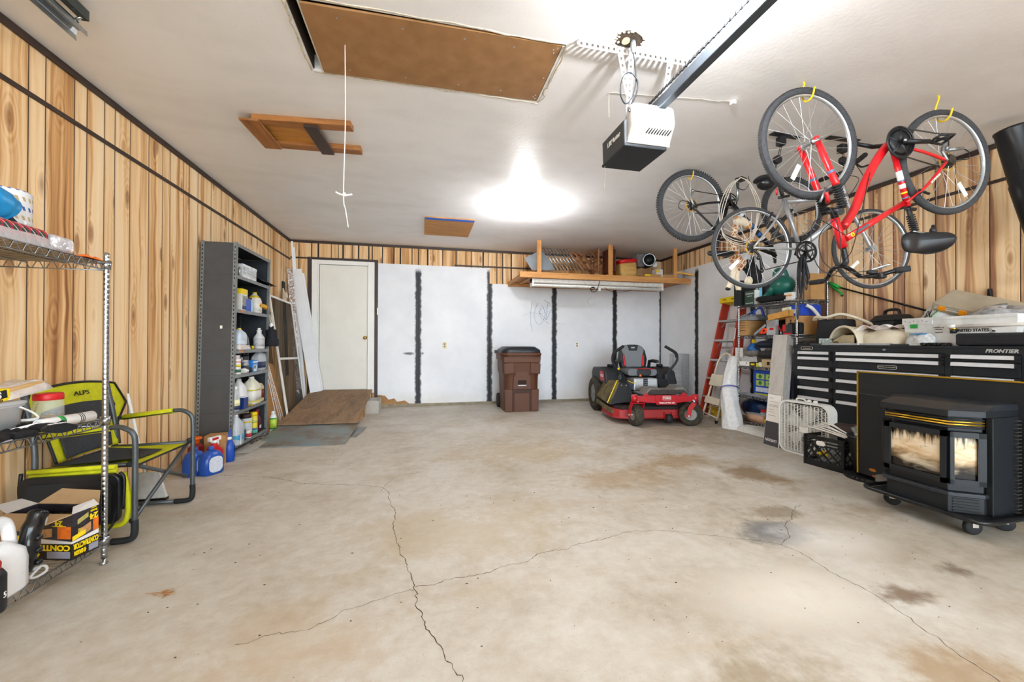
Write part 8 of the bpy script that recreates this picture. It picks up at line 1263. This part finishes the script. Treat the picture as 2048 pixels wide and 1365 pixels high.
for k, (z, mt) in enumerate(((.665, SK_), (.648, GOLD), (.632, GOLD), (.615, SK_))): m = MB(); P_ = [fp(p, .004) for p in (A_, B_, C_2, D_2)]; m.tube([(*p, z) for p in P_], .0055, 6); obj('louver_bar', m, mt, r, True)
t = NT('sooty_glass'); P = t.obj(); S = t.sep(P); n1 = t.noise(t.scale(P, (5, 5, 12)), 1.4, 3, .55, .4); n2 = t.noise(t.scale(P, (16, 16, 60)), 1., 3, .6); n3 = t.noise(t.scale(P, (38, 38, 5)), 1., 3, .6); zz = t.math('DIVIDE', t.math('SUBTRACT', S[2], .21), .27)
soot = t.math('MAXIMUM', t.step(t.math('ADD', zz, t.math('MULTIPLY_ADD', n3, .9, -.45)), .66, .92), t.step(t.math('ADD', zz, t.math('MULTIPLY_ADD', n1, .6, -.3)), .42, .02)); c = t.ramp(n1, [(.25, '#b08a60'), (.42, '#cfb088'), (.54, '#dfcbaa'), (.7, '#e6d8c0')]); c = t.mix(t.math('MULTIPLY', t.step(n2, .6, .7), .6), c, lin('#4a382c')); t.put(t.p.inputs['Base Color'], t.mix(soot, c, lin('#14110f'))); t.p.inputs['Roughness'].default_value = .18; SG = t.m
def door(p, q, nm, s0, s1, gl=True):
    p, q = V((*p, 0)), V((*q, 0)); e = (q-p); L2 = e.length; e.normalize(); n3 = V((e.y, -e.x, 0)); n3 = n3 if n3.x < 0 else -n3; f = lambda s, z, o: p+e*s+V((0, 0, z))+n3*o; z0, z1 = .28, .59
    fm = 0.022; m = MB()
    for a0, a1, b0_, b1_ in ((0, L2, z0, z0+.03), (0, L2, z1-.032, z1), (0, s0, z0, z1), (s1, L2, z0, z1)): 
        vs = [f(a0, b0_, -.02), f(a1, b0_, -.02), f(a1, b1_, -.02), f(a0, b1_, -.02), f(a0, b0_, fm), f(a1, b0_, fm), f(a1, b1_, fm), f(a0, b1_, fm)]; m.add(vs, [(3, 2, 1, 0), (4, 5, 6, 7), (0, 1, 5, 4), (1, 2, 6, 5), (2, 3, 7, 6), (3, 0, 4, 7)])
    o = obj(nm, m, SK_, r, True)
    if gl: vs = [f(s0-.01, z0+.02, .006), f(s1+.01, z0+.02, .006), f(s1+.01, z1-.02, .006), f(s0-.01, z1-.02, .006)]; obj('door_glass', MB().add(vs, [(0, 1, 2, 3)]), SG, o, True); obj('glass_bead', MB().tube([f(s0, z0+.03, .018), f(s1, z0+.03, .018), f(s1, z1-.032, .018), f(s0, z1-.032, .018)], .0035, 5, True), SK2, o, True)
door(B_, C_2, 'stove_door', .03, .295); door(C_2, D_2, 'door_side', .018, .125); door(A_, B_, 'door_side', .018, .13)
for k in range(5): z = .125+k*.017; p, q = V((*C_2, z)), V((*D_2, z)); e = q-p; obj('lower_vent', MB().bar(p+e*.12+V((-.004, -.004, 0)), p+e*.86+V((-.004, -.004, 0)), .006, .007), INK, r, True)
obj('side_cover', MB().bb((3.21, 1.628, .10), (3.385, 1.66, .68)), SK_, r, True, bev=.004); m = MB()
for k in range(26): m.bar((3.395, 1.635, .12+k*.0215), (3.432, 1.635, .12+k*.0215), .03, .006)
obj('side_louvers', m, mat('louver_brown', '#4a443f', .5, .2), r, True); obj('side_fin', MB().bb((3.39, 1.635, .10), (3.44, 1.66, .68)), SK_, r, True)
obj('surround_panel', MB().bb((3.44, 1.22, .07), (3.455, 2.525, .885)), SK_, r, True); m = MB().bb((3.432, 2.519, .07), (3.457, 2.529, .889)).bb((3.432, 1.22, .88), (3.457, 2.529, .889)); obj('gold_edge', m, GOLD, r, True); obj('panel_seam', MB().bb((3.4388, 2.15, .708), (3.4401, 2.52, .7105)), mat('seam_grey', '#54585c', .5), r, True); em = at(1745, 941, x=3.438); obj('maker_badge', MB().cyl((3.4385, em.y, em.z), (3.44, em.y, em.z), .0, n=4).lathe([((.012, .026), 0), ((.012, .026), .003)], (0, 0, 0), n=20, m=Mx.Translation((3.4378, em.y, em.z)) @ Mx.Rotation(rad(90), 4, 'Y')), mat('badge_copper', '#c07a30', .35, .6), r, True); obj('rusty_corner', MB().bb((3.4375, 2.18, .068), (3.44, 2.42, .085)), mat('rust', '#8f5a34', .8, 0, .3, 40), r, True); obj('control_box', MB().prism([(2.15, .06), (2.33, .075), (2.33, .12), (2.15, .2)], 3.34, 3.43, 'x'), mat('bracket_steel', '#7d7a75', .5, .5, .3, 30), r, True)
d_ = thing('furniture_dolly', 'black tube dolly on casters under the fireplace insert stove', 'dolly', (3.25, 1.87, 0)); obj('dolly_frame', MB().tube([(3.24+x, 1.88+y, .115) for x, y in rrect(.46, .62, .06, 5)], .0135, 10, True), mat('dolly_black', '#1d1e20', .3, .2, .3, 30), d_, True); obj('dolly_deck', MB().bb((3.02, 1.6, .1), (3.46, 2.17, .108)), SK_, d_, True)
for x, y, a in ((3.17, 2.105, 30), (3.13, 1.675, 70), (3.38, 2.1, 10), (3.38, 1.67, 40)):
    w_ = V((cos(rad(a)), sin(rad(a)), 0)); c = V((x, y, .046)); o = obj('caster_wheel', MB().lathe([(.012, -.015), (.038, -.015), (.046, -.009), (.046, .009), (.038, .015), (.012, .015)], c, tuple(w_), 22), RUBBER, d_, True); obj('caster_fork', MB().bar(c+w_*.017, c+w_*.019+V((0, 0, .056)), .03, .003, w_).bar(c-w_*.019, c-w_*.019+V((0, 0, .056)), .03, .003, w_).box(tuple(c+V((0, 0, .053))), (.05, .05, .006), rz=rad(a)), mat('zinc', '#c9c6ba', .35, .7), o, True)
# ================================================================= LIGHT AND CAMERA
def bulb(x, y, power, lab):
    r = thing('ceiling_lamp', lab, 'lamp', (x, y, H), group='bare bulbs on the ceiling')
    obj('lamp_holder', MB().lathe([(.055, 0), (.055, -.012), (.04, -.02), (.03, -.045), (.022, -.05)], n=20), WHITE, r)
    obj('light_bulb', MB().lathe([(.013, -.05), (.015, -.065), (.024, -.085), (.031, -.105), (.029, -.125), (.018, -.14), (.001, -.145)], n=18), mat('lit_bulb', '#fffaf0', .4, 0, 0, emit=14.), r, label='glowing white bulb')
    L = bpy.data.lights.new('bulb_light', 'POINT'); L.energy = power; L.shadow_soft_size = .035; L.color = (1, .99, .99)
    o = bpy.data.objects.new('bulb_light', L); COL.objects.link(o); o.location = (x, y, H-.19)
bulb(1.219, 4.713, 48, 'lit bare bulb in a white holder on the ceiling behind the opener')
bulb(1.21, 1.47, 60, 'lit bare bulb on the ceiling beside the opener rail, nearest the camera')
w = bpy.data.worlds.new('daylight'); SC.world = w; w.use_nodes = True; nt = w.node_tree; bg = nt.nodes['Background']
bg.inputs[0].default_value = (.78, .9, 1, 1); bg.inputs[1].default_value = 11.8
cam = bpy.data.cameras.new('camera'); co = bpy.data.objects.new('camera', cam); COL.objects.link(co); SC.camera = co
cam.sensor_fit = 'HORIZONTAL'; cam.sensor_width = 36; cam.lens = 36*F/2048; cam.clip_start = .05; cam.clip_end = 100
m = Mx((_r, _u, -_f)).transposed().to_4x4(); m.translation = CAM; co.matrix_world = m
SC.view_settings.view_transform = 'Standard'; SC.view_settings.look = 'None'; SC.view_settings.exposure = .16; SC.view_settings.gamma = 1; SC.view_settings.use_curve_mapping = False
SC.cycles.use_denoising = True; SC.cycles.max_bounces = 8; SC.cycles.diffuse_bounces = 5; SC.cycles.glossy_bounces = 3; SC.cycles.transparent_max_bounces = 12
SC.cycles.use_adaptive_sampling = True; SC.cycles.caustics_reflective = False; SC.cycles.caustics_refractive = False
